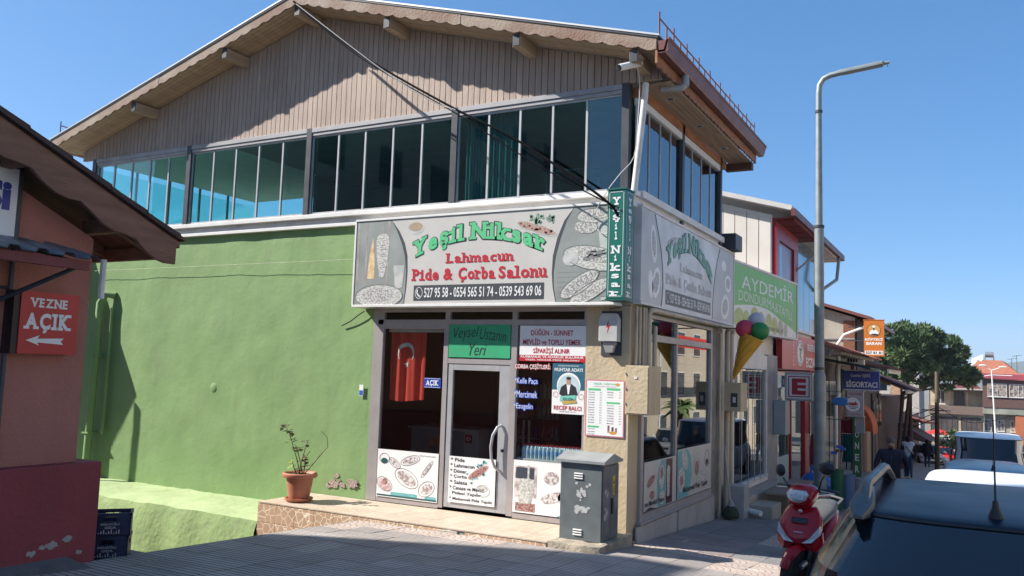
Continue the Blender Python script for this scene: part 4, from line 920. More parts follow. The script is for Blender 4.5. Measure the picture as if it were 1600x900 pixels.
b = MB().tube([(.17,.52,2.2),(.17,.52,2.72),(.16,.56,2.78),(.08,.62,2.80)],.035,12); b.build('pipe', M_pvc, t, smooth=True)
for y in (1.3,2.6,3.9): b = MB().tube([(.15,y,3.03),(.15,y+.05,3.03)],.046,12); b.build('pipe_clip', M_alu, t)
t = thing('column_pipes', 'tall cream pipes running down the dirty column to the pavement', 'pipe', (.1,4.8,-.4))
for x,y,r,z0,z1 in ((.08,4.35,.03,-.4,2.9),(.08,4.85,.05,-.45,2.95),(.10,5.06,.045,-.3,2.9),(.07,5.2,.02,-.3,2.6)): b = MB().tube([(x,y,z0),(x,y,z1),(x,y+.1,z1+.07)] if r>.04 else [(x,y,z0),(x,y,z1)],r,10); b.build('pipe', M_pvc, t, smooth=True)
t = thing('small_meter_box', 'cream meter box with a square black window on the column pipes', 'cabinet', (.25,4.9,1.5))
b = MB().box(.12,.42,4.5,5.0,1.5,2.02); b.build('box_body', M_cream, t, bevel=.004); b = MB().box(.24,.36,4.49,4.499,1.58,1.83); b.build('meter_window', M_dark, t); b = MB().box(.28,.33,4.484,4.489,1.66,1.76); b.build('meter_face', M_alu_w, t)
t = thing('gas_pipe_post', 'grey marble clad stub beside the restaurant step with a white drain', 'post', (.2,5.1,-.45))
b = MB().box(.05,.38,4.95,5.35,-.5,.12); b.build('cladding', mm, t, bevel=.004); b = MB().tube([(.28,5.4,-.36),(.62,5.25,-.38)],.055,12); b.build('drain_pipe', M_white, t, smooth=True)
t = thing('mop', 'wet green mop leaning against the dirty column', 'mop', (.2,4.55,-.4))
b = MB().tube([(.28,4.4,-.2),(.10,4.62,.85)],.014,8); b.build('handle', M_alu, t); b = MB()
b.lathe((.28,4.4,-.38),[(.0,.0),(.14,.0),(.16,.06),(.12,.16),(.04,.24),(.0,.26)],16); b.build('mop_head', mat('mop_green',(.06,.075,.045),.9,(.03,.04,.025),30,bump=.8), t, smooth=True)
b = MB().lathe((.28,4.4,-.17),[(0,0),(.07,0),(.03,.1),(0,.1)],12); b.build('collar', M_greypvc, t)
# white leaning pipe at the corner, camera and its wire
b = MB().tube([(.20,-.12,6.16),(.185,-.12,5.9),(.06,-.14,4.58)],.045,12); tag(b.build('drain_pipe', mat('white_pipe',(.68,.66,.63),.4,dirt=.2), smooth=True), 'white pipe leaning down the upper corner between the windows', 'pipe')
t = thing('security_camera', 'white bullet camera hanging under the right end of the gable eave', 'camera', (.16,-.45,6.3))
b = MB().box(.12,.26,-.5,-.36,6.40,6.43); b.build('mount', M_white, t); b = MB().tube([(.19,-.43,6.40),(.17,-.45,6.33)],.03,10); b.build('arm', M_white, t); b = MB().tube([(.22,-.38,6.36),(.02,-.66,6.23)],.048,14); b.build('camera_body', M_white, t, smooth=True); b = MB().tube([(.02,-.66,6.23),(-.003,-.69,6.215)],.042,14); b.build('lens', M_black, t)
def wire(pts, r, m, name, label, n=30, sag=0):
    P_ = [Vector(p) for p in pts]; out = []
    for i in range(len(P_)-1):
        p0 = P_[max(0,i-1)]; p1 = P_[i]; p2 = P_[i+1]; p3 = P_[min(len(P_)-1,i+2)]; k = max(3, n//(len(P_)-1))
        for j in range(k):
            t = j/k; out.append(.5*((2*p1)+(p2-p0)*t+(2*p0-5*p1+4*p2-p3)*t*t+(3*p1-p0-3*p2+p3)*t**3))
    out.append(P_[-1]); b = MB().tube(out, r, 6); o = b.build(name, m, smooth=True); tag(o, label, 'cable'); return o
M_wirew = mat('white_wire',(.6,.58,.55),.5)
wire([(.17,-.42,6.36),(.16,-.25,6.1),(.13,-.22,5.6),(.10,-.25,5.1),(-.05,-.36,4.85),(-.22,-.42,4.6),(-.45,-.36,4.25),(-.40,-.34,4.10),(-.25,-.34,4.02),(-.14,-.36,4.2)], .007, M_wirew, 'camera_wire', 'thin white wire looping down from the security camera across the banner')
M_cab = mat('cable_black',(.006,.006,.008),.95,spec=.1)
wire([(-6.0,-.66,8.30),(-4.9,-.72,7.44),(-3.94,-.72,6.78),(-2.53,-.7,5.94),(-1.59,-.7,5.43),(-.57,-.7,4.74),(-.1,-.64,4.38),(.03,-.62,4.2)], .019, M_cab, 'power_cable', 'thick black cable falling from the gable peak to the corner sign', 40)
wire([(-6.0,-.62,8.26),(-4.4,-.74,7.03),(-2.53,-.74,5.88),(-1.58,-.74,5.25),(-.56,-.72,4.63),(.05,-.64,4.30)], .010, M_cab, 'thin_cable', 'thinner black cable just below the thick one on the gable', 40)
wire([(-5.9,-.70,8.22),(-4.0,-.78,6.80),(-3.0,-.76,6.14),(-2.53,-.76,5.93)], .008, mat('grey_wire',(.35,.35,.36),.5), 'grey_wire', 'pale grey wire wound beside the thick black cable', 30)
for k,(x,z) in enumerate(((-4.9,7.44),(-4.55,7.2),(-3.94,6.78),(-3.1,6.28))):
    pass
wire([(-11.6,-.10,3.86),(-8.2,-.10,3.86),(-4.75,-.12,3.86),(-4.70,-.05,3.90)], .004, mat('green_wire',(.35,.40,.22),.6), 'wall_wire', 'pale wire stretched across the green wall under the upstairs windows')
wire([(-4.62,-.05,3.0),(-4.75,-.05,2.93),(-4.9,-.04,2.84),(-5.1,-.03,2.76)], .008, M_cab, 'loose_cable', 'short loose black cable on the green wall by the banner')
# green downpipe on the green wall
t = thing('green_downpipe', 'downpipe painted green on the green wall beside the red building', 'pipe', (-11.1,-.15,-.25))
b = MB().tube([(-11.0,.0,3.35),(-11.15,-.12,3.38),(-11.25,-.16,3.2),(-11.3,-.16,-.2)],.075,12); b.build('pipe', M_green, t, smooth=True); b = MB().tube([(-10.98,-.08,3.1),(-10.98,-.08,.6)],.03,10); b.build('thin_pipe', M_green, t, smooth=True)
for z in (2.1,.6): b = MB().box(-11.4,-11.2,-.25,0,z,z+.03); b.build('bracket', M_green, t)
# ================================================================ tiled platform
T = thing('tiled_platform', 'low platform of tan crazy tiles along the shop front', 'platform', (-3.1,-.6,-.6))
b = MB().box(-5.58,-.62,-1.17,.0,-1.2,-.045); b.build('platform_core', M_conc, T)
x = -5.6; 
ft = MB().box(0,.372,-.012,0,0,.268).mesh('front_tile', M_cera)
while x < -.66:
    w = min(.376, -.63-x)
    for z0, z1 in ((-.325,-.055),(-.60,-.33),(-.87,-.605)):
        if z0 < -.35 and x > -3.9: continue
        if -2.3 < x < -1.95 and z0 > -.35: continue
        b = MB().box(x+.003, x+w-.003, -1.184, -1.171, z0, z1); b.build('front_tile', M_cera, T)
    x += .376
b = MB(); rg = random.Random(8); pts=[]
b.prism([(-2.32,-1.21,-.22),(-2.3,-1.2,-.07),(-2.1,-1.19,-.05),(-1.95,-1.2,-.06),(-1.92,-1.22,-.2)],(0,.05,0)); b.build('broken_mortar', mat('broken_mortar',(.50,.44,.36),.95,(.36,.31,.25),14,bump=1), T)
for i in range(13):
    for j in range(3):
        x0 = -5.6+i*.383; y0 = -1.19+j*.40; b = MB().box(x0+.002,x0+.381,y0+.002,min(y0+.398,-.01),-.043,-.026+.001*((i*j)%2)); b.build('top_tile', M_platf, T)
for j in range(3):
    for z0,z1 in ((-.325,-.055),(-.60,-.33),(-.87,-.605)): b = MB().box(-5.612,-5.6,-1.17+j*.385,-1.17+j*.385+.379,z0,z1); b.build('side_tile', M_cera, T)
# ---- plant pot
px, py, pzz = -5.13, -.80, -.026
T = thing('flower_pot', 'terracotta pot with a straggly rose on the platform end', 'pot', (px,py,pzz))
M_ter = mat('terracotta_plastic', (.42,.15,.08), .55, (.36,.12,.065), 4, dirt=.15, dirtcol=(.5,.35,.25))
b = MB().lathe((px,py,pzz),[(0,0),(.17,0),(.215,.035),(.22,.06),(.20,.06),(.17,.03),(0,.03)],32); b.build('saucer', M_ter, T, smooth=True)
b = MB().lathe((px,py,pzz),[(0,.04),(.155,.04),(.165,.08),(.20,.30),(.205,.37),(.26,.375),(.272,.40),(.268,.43),(.245,.445),(.215,.43),(.20,.41),(0,.40)],36); b.build('pot_body', M_ter, T, smooth=True)
b = MB().lathe((px,py,pzz),[(0,.415),(.208,.412)],20); b.build('soil', mat('soil',(.07,.045,.03),.95,bump=.8), T)
M_stem = mat('rose_stem',(.13,.10,.05),.7); M_leaf = mat('rose_leaf',(.055,.065,.03),.5,(.10,.05,.035),20); M_leafy = mat('rose_leaf_pale',(.30,.36,.07),.5)
stems = [[(0,0),(-.05,.2),(-.15,.45),(-.22,.60),(-.34,.72),(-.42,.70)],[(0.02,0),(-.02,.15),(-.08,.35),(-.12,.42)],[(.05,0),(.07,.14),(.10,.28),(.20,.38)],[(.08,0),(.22,.12),(.38,.32),(.50,.46),(.48,.60),(.38,.70)],[(.0,0),(.05,.20),(.11,.40),(.16,.55)],[(-.03,0),(-.12,.12),(-.16,.2)]]
rg = random.Random(5)
for si, s_ in enumerate(stems):
    pts = [(px+a, py+.04*math.sin(a*9+si), pzz+.41+c) for a, c in s_]; b = MB().tube(pts,[.009-.0012*k for k in range(len(pts))],6); st = b.build('stem', M_stem, T)
    nl = (34,22,20,0,9,11)[si]
    lp = [p for p in pts]
    for k in range(nl):
        i = rg.randrange(max(1, len(pts)-3) if si == 0 else 1, len(pts)); i0 = max(0, i-1); t_ = rg.random(); q = Vector(lp[i0]).lerp(Vector(lp[i]), t_)
        b = MB(); L_ = rg.uniform(.06,.10); a = rg.uniform(0, 6.28); el = rg.uniform(-.6,.5); d = Vector((math.cos(a)*math.cos(el), math.sin(a)*math.cos(el), math.sin(el))); sd = d.cross(Vector((0,0,1))).normalized()
        q2 = q+d*.02; c_ = q2+d*L_; nrm = Vector((0,0,.008))
        b.add([q2, q2+d*L_*.35+sd*L_*.38+nrm, q2+d*L_*.75+sd*L_*.32+nrm, c_, q2+d*L_*.75-sd*L_*.32+nrm, q2+d*L_*.35-sd*L_*.38+nrm, q2+d*L_*.5],[(0,1,6),(1,2,6),(2,3,6),(3,4,6),(4,5,6),(5,0,6)]); b.tube([q,q2],.002,4)
        b.build('leaf', M_leafy if si == 5 or (si==1 and k<2) else M_leaf, st)
# ---- grey utility cabinet on its stone
T = thing('utility_cabinet', 'grey galvanised cabinet with pitched lid and torn sticker marks on a rough stone block', 'cabinet', (-.3,-.6,-.2))
b = MB(); 
def rock(x0,x1,y0,y1,z0,z1,n=14,amp=.025,seed=0):
    b = MB(); bm = bmesh.new(); bmesh.ops.create_cube(bm,size=1); bmesh.ops.subdivide_edges(bm,edges=bm.edges[:],cuts=n,use_grid_fill=True)
    for v in bm.verts:
        p = Vector((lerp(x0,x1,v.co.x+.5),lerp(y0,y1,v.co.y+.5),lerp(z0,z1,v.co.z+.5))); d = Vector((v.co.x,v.co.y,v.co.z)).normalized(); q = noise.fractal(p*5+Vector((seed,0,0)),1,2,5)
        r = max(abs(v.co.x),abs(v.co.y),abs(v.co.z)); e = sorted((abs(v.co.x),abs(v.co.y),abs(v.co.z)))[1]
        p += d*amp*q - d*max(0,e-.42)*.18*min(1,(z1-z0)*3); v.co = p
    bm.verts.index_update(); b.v=[tuple(v.co) for v in bm.verts]; b.f=[tuple(v.index for v in f.verts) for f in bm.faces]; b.m=[0]*len(b.f); bm.free(); return b
rock(-.60,.12,-1.22,-.10,-.55,.0).build('stone_block', mat('rough_stone',(.42,.36,.27),.95,(.24,.20,.15),6,bump=1,bscale=25,dirt=.5,dscale=4,dirtcol=(.12,.10,.07)), T, smooth=True)
M_galv = mat('galvanised',(.17,.19,.19),.5,(.12,.135,.14),5,metal=.35,dirt=.4,dscale=3,dirtcol=(.26,.26,.24),detail=8)
b = MB().box(-.545,.03,-.985,-.44,.0,.965); b.build('cabinet_body', M_galv, T, bevel=.006)
b = MB(); b.hexa([(-.60,-1.03,.968),(.08,-1.03,.968),(.08,-.40,.968),(-.60,-.40,.968),(-.60,-1.03,1.0),(.08,-1.03,1.0),(.08,-.40,1.0),(-.60,-.40,1.0)]); b.rings([[(-.60,-1.03,1.001),(-.60,-.40,1.001),(-.60,-.715,1.09)],[(.08,-1.03,1.001),(.08,-.40,1.001),(.08,-.715,1.09)]]); b.build('lid', mat('galvanised_light',(.34,.35,.34),.5,(.25,.26,.26),4,metal=.3,dirt=.3), T)
b = MB().box(.031,.043,-.975,-.735,.02,.94).box(.031,.043,-.725,-.45,.02,.94); b.build('door', mat('galvanised_door',(.16,.175,.18),.5,(.10,.11,.12),5,metal=.3,dirt=.5,dscale=3,dirtcol=(.3,.3,.28)), T, bevel=.003)
for z in (.84,.14):
    for k in range(3): b = MB(); b.prism([(-.35,-.986,z-.03*k),(-.35,-1.0,z-.03*k-.006),(-.35,-1.0,z-.03*k-.014),(-.35,-.986,z-.03*k-.016)],(.12,0,0)); b.build('vent_louvre', M_alu_w, T)
Pk = Panel((0,-.986,0),(1,0,0),(0,0,1)); b = MB(); rg = random.Random(2)
for k in range(26):
    u, v = rg.uniform(-.33,-.12), rg.choice((rg.uniform(.50,.72), rg.uniform(.36,.42))); a = rg.uniform(.012,.035)
    pts=[(u+a*rg.uniform(.6,1.4)*math.cos(q*PI/4), v+a*rg.uniform(.5,1.3)*math.sin(q*PI/4)) for q in range(8)]; Pk.poly(b,pts,.002+k*.00005)
Pk2 = Panel((.043,0,0),(0,1,0),(0,0,1))
for k in range(16):
    u, v = rg.uniform(-.93,-.80), rg.choice((rg.uniform(.58,.70), rg.uniform(.28,.42))); a = rg.uniform(.012,.035)
    pts=[(u+a*rg.uniform(.6,1.4)*math.cos(q*PI/4), v+a*rg.uniform(.5,1.6)*math.sin(q*PI/4)) for q in range(8)]; Pk2.poly(b,pts,.002+k*.00005)
b.build('torn_sticker', mat('torn_paper',(.50,.49,.47),.9,(.35,.34,.33),20), T, recalc=False)
b = MB().mi(0); Pk2.rect(b,-.66,-.58,.56,.80,.002); b.mi(1); Pk2.poly(b,[(-.65,.70),(-.59,.70),(-.62,.76)],.003); 
for k in range(4): Pk2.rect(b,-.65,-.59,.58+k*.025,.59+k*.025,.003)
b.build('warning_sticker', [mat('sticker_yellow',(.65,.48,.03),.4), M_pdark], T)
b = MB().box(.044,.06,-.70,-.65,.33,.52); b.build('door_handle', M_black, T, bevel=.004)
# stub at the pillar foot
b = MB().tube([(.05,.12,-.25),(.05,.12,-.14)],.02,8); tag(b.build('pipe_stub', M_pvc), 'short pale pipe stub under the corner pillar', 'pipe')
b = MB().tube([(.1,2.0,-.26),(.45,1.6,-.30)],.008,6); tag(b.build('thin_rod', M_alu), 'thin pale rod lying by the marble plinth', 'rod')
b = MB().tube([(1.45,-.35,-.19),(1.65,-.38,-.195),(1.9,-.36,-.2)],[.012,.016,.006],6); tag(b.build('stick', M_alu_w), 'pale stick lying on the shaded pavement', 'stick')
b = MB().box(.15,.55,-2.0,-1.86,-.115,-.085); tag(b.build('wood_strip', M_alu_w), 'pale flat strip lying at the shadow edge near the stone block', 'strip')
# ================================================================ dark red building on the left
M_oldwood = mat('old_brown_wood', (.26,.135,.085), .8, (.17,.08,.05), 3, bump=.35, bscale=22, stretch=(3,.5,3), detail=8)
M_rtile = mat('roof_tile_red', (.27,.085,.05), .85, (.17,.06,.04), 5, bump=.3, dirt=.4, dirtcol=(.10,.07,.05))
T = thing('pink_building', 'dull pink building with a dark red plinth and scalloped brown eaves', 'building', (-6.5,-9,0))
b = MB().box(-11.5,-3.66,-13,-5.62,-.3,3.3); b.prism([(-3.661,-13,3.301),(-3.661,-5.62,3.301),(-3.661,-9.31,5.0)],(-7.8,0,0)); b.build('wall', M_pink, T)
b = MB(); P_ = [(-3.66,-13.1,-1.6),(-3.5,-13.1,-1.6),(-3.5,-5.44,-1.6),(-11.6,-5.44,-1.6),(-11.6,-13.1,-1.6)]
b.box(-11.6,-3.5,-13.1,-5.44,-1.6,1.075); b.build('plinth', M_pinkb, T, bevel=.012)
b = MB(); rg = random.Random(3)
for y,z,r in ((-5.9,.33,.05),(-5.75,.36,.04),(-6.1,.28,.035),(-5.62,.22,.03),(-6.0,.32,.03)):
    pts=[(-3.502,y+r*rg.uniform(.7,1.6)*math.cos(a*PI/6),z+r*rg.uniform(.4,1)*math.sin(a*PI/6)) for a in range(12)]; b.prism(pts,(.006,0,0))
b.build('bare_patch', M_plaster, T)
# concrete ramp at the foot
b = MB(); b.hexa([(-3.5,-7.2,-.2),(-2.95,-7.2,-.2),(-2.95,-5.5,-.2),(-3.5,-5.5,-.2),(-3.5,-7.2,.22),(-2.95,-7.2,.17),(-3.05,-5.6,.06),(-3.5,-5.75,.2)]); tag(b.build('concrete_ramp', mat('dark_concrete',(.16,.155,.15),.9,(.12,.115,.11),4,bump=.6)), 'dark concrete ramp at the foot of the dark red plinth', 'ramp')
# roof: ridge along x at y=-9.3
def rz(y): return 5.27-.42*abs(y+9.3)
rf = MB()
for ya,yb in ((-14.1,-9.3),(-9.3,-4.95)):
    rf.hexa([(-12,ya,rz(ya)-.16),(-3.19,ya,rz(ya)-.16),(-3.19,yb,rz(yb)-.16),(-12,yb,rz(yb)-.16),(-12,ya,rz(ya)-.1),(-3.19,ya,rz(ya)-.1),(-3.19,yb,rz(yb)-.1),(-12,yb,rz(yb)-.1)])
roofp = rf.build('roof', M_oldwood, T)
# roof tiles as curved strips, rows stepping up the slope
me_t = MB()
for k in range(6):
    a0,a1 = PI*k/6, PI*(k+1)/6; r0_, r1_ = .11,.095
    me_t.poly([(-r0_*math.cos(a0),0,r0_*.6*math.sin(a0)),(-r0_*math.cos(a1),0,r0_*.6*math.sin(a1)),(-r1_*math.cos(a1),-.42,r1_*.6*math.sin(a1)),(-r1_*math.cos(a0),-.42,r1_*.6*math.sin(a0))])
me_t.poly([(-.11*math.cos(PI*k/6),0,.066*math.sin(PI*k/6)) for k in range(7)]); me_t = me_t.mesh('roof_tile', M_rtile, True)
ang = math.atan(.42)
for r in range(6):
    for c in range(22):
        y = -4.9-r*.40; x = -3.28-c*.235
        o = inst('roof_tile', me_t, roofp, (x,y,rz(y)-.08+.02),( -ang,0,0))
b = MB()
for r in range(4): 
    y=-7.4-r*.45; b.hexa([(-8.4,y-.45,rz(y-.45)-.1),(-3.19,y-.45,rz(y-.45)-.1),(-3.19,y,rz(y)-.1),(-8.4,y,rz(y)-.1),(-8.4,y-.45,rz(y-.45)-.03),(-3.19,y-.45,rz(y-.45)-.03),(-3.19,y,rz(y)-.05),(-8.4,y,rz(y)-.05)])
b.build('upper_tiles', M_rtile, roofp)
b = MB(); n=60
for i in range(n):
    ya,yb = lerp(-12.4,-5.02,i/n), lerp(-12.4,-5.02,(i+1)/n)
    f = lambda y: rz(y)-.36-.085*abs(math.sin(PI*(y+5.0)/.55))
    b.hexa([(-3.2,ya,f(ya)),(-3.155,ya,f(ya)),(-3.155,yb,f(yb)),(-3.2,yb,f(yb)),(-3.2,ya,rz(ya)-.13),(-3.155,ya,rz(ya)-.13),(-3.155,yb,rz(yb)-.13),(-3.2,yb,rz(yb)-.13)])
b.build('barge_board', M_oldwood, T)
b = MB()
for k in range(14):
    y = -5.0-k*.42; b.hexa([(-3.25,y-.43,rz(y-.43)-.1),(-3.12,y-.43,rz(y-.43)-.1),(-3.12,y,rz(y)-.1),(-3.25,y,rz(y)-.1),(-3.25,y-.43,rz(y-.43)-.06),(-3.12,y-.43,rz(y-.43)-.06),(-3.12,y,rz(y)-.04),(-3.25,y,rz(y)-.04)])
b.build('verge_tiles', mat('verge_dark',(.07,.04,.035),.8), T)
for y in (-5.55,-6.6,-7.8): b = MB().box(-3.9,-3.21,y-.05,y+.05,rz(y)-.33,rz(y)-.19); b.build('purlin', M_oldwood, T)
b = MB().box(-11.5,-3.21,-5.06,-4.99,rz(-5)-.30,rz(-5)-.17); b.build('eave_board', M_oldwood, T)
for k in range(9): x=-3.5-k*.8; b = MB(); b.hexa([(x-.04,-5.62,rz(-5.62)-.28),(x+.04,-5.62,rz(-5.62)-.28),(x+.04,-5.07,rz(-5.07)-.28),(x-.04,-5.07,rz(-5.07)-.28),(x-.04,-5.62,rz(-5.62)-.17),(x+.04,-5.62,rz(-5.62)-.17),(x+.04,-5.07,rz(-5.07)-.17),(x-.04,-5.07,rz(-5.07)-.17)]); b.build('rafter', M_oldwood, T)
b = MB().tube([(-3.60,-5.53,3.1),(-3.60,-5.53,2.7)],.03,8); b.build('white_pipe', M_white, T)
# white sign with blue letters, red arrow sign, small corrugated canopy
t = thing('white_wall_sign', 'black framed white sign with large blue letters high on the pink wall', 'sign', (-3.6,-7.1,3.15))
b = MB().box(-3.655,-3.59,-7.9,-6.42,3.15,3.86); b.build('sign_frame', M_dark, t, bevel=.004)
b = MB().box(-3.589,-3.585,-7.86,-6.47,3.19,3.82); b.build('sign_face', M_printc, t)
Pw = Panel((-3.585,0,0),(0,1,0),(0,0,1)); b = MB(); Pw.text(b,'Si',-6.80,3.42,-6.53,3.70,.05,.003); b.build('lettering', mat('print_navy',(.03,.05,.28),.4), t, recalc=False)
t = thing('pay_desk_sign', 'red square VEZNE AÇIK sign with a white arrow on the pink wall', 'sign', (-3.55,-6.15,2.1))
b = MB().box(-3.655,-3.51,-6.46,-5.83,2.12,2.70); b.build('sign_box', mat('box_side',(.03,.015,.015),.5), t); b = MB().box(-3.509,-3.497,-6.40,-5.83,2.12,2.70); b.build('sign_face', mat('sign_red',(.50,.012,.02),.35,(.44,.01,.017),2), t)
Pv = Panel((-3.497,0,0),(0,1,0),(0,0,1)); b = MB(); serif(Pv,b,'VEZNE',-6.31,2.555,-5.95,2.64,.035,.003,gap=.1,bar=.14); serif(Pv,b,'AÇIK',-6.35,2.35,-5.91,2.50,.045,.003,gap=.12,bar=.14)
Pv.poly(b,[(-6.33,2.245),(-6.20,2.295),(-6.22,2.262),(-5.96,2.275),(-5.99,2.245),(-5.96,2.215),(-6.22,2.228),(-6.20,2.20)],.003); b.build('lettering', M_printc, t, recalc=False)
t = thing('metal_canopy', 'small grey corrugated canopy on a red beam over the door of the pink building', 'canopy', (-3.3,-7,2.9))
b = MB(); pr=[]; y=-9.0
while y < -6.05:
    pr += [(y,0),(y+.10,0),(y+.12,.035),(y+.2,.035),(y+.22,0)]; y+=.25
top=[[(-3.655,y,3.17+z) for y,z in pr],[(-2.93,y,3.0+z) for y,z in pr]]
for i in range(len(pr)-1): b.poly([top[0][i],top[0][i+1],top[1][i+1],top[1][i]])
b.v += [(p[0],p[1],p[2]-.006) for p in b.v]; n0=len(b.f); nv=len(b.v)//2
b.f += [tuple(i+nv for i in f)[::-1] for f in b.f[:n0]]; b.m += [0]*n0
b.build('sheet', mat('zinc_sheet',(.30,.32,.35),.4,(.22,.24,.26),4,metal=.6), t, recalc=False)
b = MB().box(-3.02,-2.96,-9,-6.12,2.90,2.985); b.build('beam', mat('red_beam',(.20,.05,.045),.7), t)
b = MB().tube([(-3.64,-6.62,2.55),(-2.99,-6.2,2.93)],.022,6).tube([(-3.64,-6.2,3.1),(-2.99,-6.2,2.96)],.018,6); b.build('strut', M_dark, t)
b = MB().tube([(-3.62,-6.44,1.1),(-3.62,-6.44,3.1)],.022,8).tube([(-3.62,-6.44,2.72),(-3.62,-6.9,2.72)],.015,6).tube([(-3.62,-6.44,1.6),(-3.62,-6.9,1.6)],.015,6); tag(b.build('iron_frame', M_dark), 'black iron rod frame on the pink wall left of the red sign', 'frame')
b = MB().box(-3.655,-3.64,-7.8,-6.55,1.08,2.95); b.build('dark_doorway', M_intd, T)
# unseen block and canopy added to cast shade into the view
t = thing('added_shade_block', 'unseen tall block added west of the pink building to cast the foreground shadow', 'building', (-19,-20,0))
b = MB().box(-23,-16.81,-11.4,-9.9,-1,13.0).box(-16.8,-16,-11.0,-9.65,-1,16.3).box(-17.2,-16,-14,-11.01,-1,19.4).box(-23,-17.21,-14,-11.41,-1,14.6).box(-23,-16,-34,-14.01,-1,24); b.build('wall', M_plaster, t)  # steps shaped to give the outline of the foreground shadow
for k in range(6):
    for j in range(6): b = MB().box(-16.0,-15.96,-30+k*3.5,-28.6+k*3.5,2+j*3.6,3.5+j*3.6); b.build('window', M_dark, t)
t = thing('added_shade_canopy', 'unseen canopy sheet added past the left end of the green wall to shade it', 'canopy', (-13,-1,2))  # added out of view for its pointed shadow on the green wall
b = MB(); b.hexa([(-16,-2.2,3.25),(-12.15,-1.0,3.25),(-12.15,-.05,4.6),(-16,-.05,4.6),(-16,-2.2,3.3),(-12.15,-1.0,3.3),(-12.15,-.05,4.65),(-16,-.05,4.65)]); b.build('sheet', M_roofm, t); b = MB().tube([(-12.3,-1.1,-1.5),(-12.3,-1.1,3.25)],.05,8); b.build('post', M_dark, t)
# crates
def crate(name, label, loc, rot):
    t = thing(name, label, 'crate', loc, 'plastic crates by the red plinth', local=True, rz=rot); W,D,H = .39,.29,.235; M_cr = mat('crate_navy',(.012,.022,.07),.5,(.01,.015,.05),10)
    b = MB().box(-W/2,W/2,-D/2,D/2,.0,.015); b.build('floor', M_cr, t)
    for s in (-1,1):
        y = s*(D/2-.006); b = MB().box(-W/2,W/2,y-.006,y+.006,.0,.05).box(-W/2,-.07,y-.006,y+.006,.05,.2).box(.07,W/2,y-.006,y+.006,.05,.2).box(-.07,.07,y-.006,y+.006,.05,.15).box(-W/2-.006,W/2+.006,y-.012,y+.012,.2,.235)
        for k in range(7): b.box(-W/2+.02+k*.058,-W/2+.028+k*.058,y-.013,y-.005,.01,.2)
        b.build('long_side', M_cr, t)
        x = s*(W/2-.006); b = MB().box(x-.006,x+.006,-D/2,D/2,0,.14).box(x-.006,x+.006,-D/2,-.05,.14,.2).box(x-.006,x+.006,.05,D/2,.14,.2).box(x-.012,x+.012,-D/2-.006,D/2+.006,.2,.235); b.build('short_side', M_cr, t)
    Pc_ = Panel((0,-D/2-.015,0),(1,0,0),(0,0,1)); b = MB(); Pc_.text(b,'SARRAFOĞLU',-.09,.115,.09,.145,.02,.001); Pc_.text(b,'GIDA',-.05,.08,.06,.105,.02,.001)
    for k in range(9): Pc_.rect(b,-.11+k*.024,-.10+k*.024,.03,.03+.03*((k*7)%3/2+.4),.001)
    b.build('print', M_pgrey2, t, recalc=False); return t
crate('crate','navy plastic crate on top of the stack at the red plinth',(-3.80,-5.06,.272),.86)
crate('crate','lower navy plastic crate of the stack standing on the ground',(-3.81,-5.06,.036),.80)

# ================================================================ ice cream shop next door
T = thing('ice_cream_shop', 'single storey shop with barred window and grey pillars next to the restaurant', 'building', (-3,7.4,-.5))
b = MB().box(-6,-.05,5.3,5.42,-.6,3.9).box(-6,-.05,8.5,9.5,-.8,3.9).box(-.3,-.02,5.42,8.5,2.62,3.9).box(-6,-5.9,5.3,9.5,-.6,3.9).box(-.3,-.02,5.42,8.5,-.7,-.05).box(-6,-.05,4.6,5.3,-.6,3.6); b.build('wall', M_alu_w, T)
b = MB().box(-.05,.06,8.45,9.5,-.75,2.65); b.build('grey_pillar', mat('grey_cladding',(.25,.26,.28),.45,(.20,.21,.23),3), T)
b = MB(); b.hexa([(-6.2,4.6,3.92),(-.02,4.6,3.92),(-.02,9.55,3.92),(-6.2,9.55,3.92),(-6.2,4.6,5.6),(-.02,4.6,4.45),(-.02,9.55,4.25),(-6.2,9.55,5.4)]); b.build('roof', mat('dark_roof',(.10,.06,.05),.8), T)
b = MB().box(-.02,.05,5.42,8.45,2.30,2.62).box(-.02,.05,5.42,5.52,0,2.3).box(-.02,.05,8.36,8.45,0,2.3).box(-.02,.06,5.42,8.45,-.12,.02); b.build('window_frame', M_alu_w, T)
b = MB().box(.0,.006,5.52,8.36,.02,2.3); b.build('window_pane', G_side, T)
b = MB().box(-3.5,-.3,5.45,8.45,-.1,-.08).box(-3.5,-3.4,5.45,8.45,-.1,2.9).box(-3.5,-.3,8.42,8.48,-.1,2.9).box(-3.5,-.3,5.43,5.46,-.1,2.9).box(-3.5,-.3,5.45,8.45,2.9,2.95); b.build('inner_room', M_intd, T)
for k in range(5): y=5.95+k*.55; b = MB().tube([(.09,y,-.02),(.09,y,2.32)],.008,6); b.build('window_bar', M_silver, T)
b = MB().tube([(.09,5.5,.0),(.09,8.4,.0)],.008,6).tube([(.09,5.5,2.3),(.09,8.4,2.3)],.008,6); b.build('bar_rail', M_silver, T)
t = thing('step_block', 'cream stone steps below the barred shop window', 'steps', (.3,6.8,-.5)); b = MB().box(-.02,.35,5.45,8.4,-.9,-.14); b.build('upper_step', M_cera if False else mat('step_stone',(.42,.37,.30),.6,(.34,.30,.25),3,dirt=.3), t, bevel=.01); b = MB().box(.35,.78,5.45,6.3,-.95,-.27); b.build('lower_step', MATS['step_stone'], t, bevel=.01)
t = thing('bench', 'long worn bench with solid ends on the pavement by the grey pillar', 'bench', (.7,7.6,-.6)); b = MB().box(.45,.95,6.3,9.0,-.16,-.11); b.build('seat', mat('bench_top',(.30,.24,.18),.5,(.22,.17,.13),4,dirt=.3), t, bevel=.008)
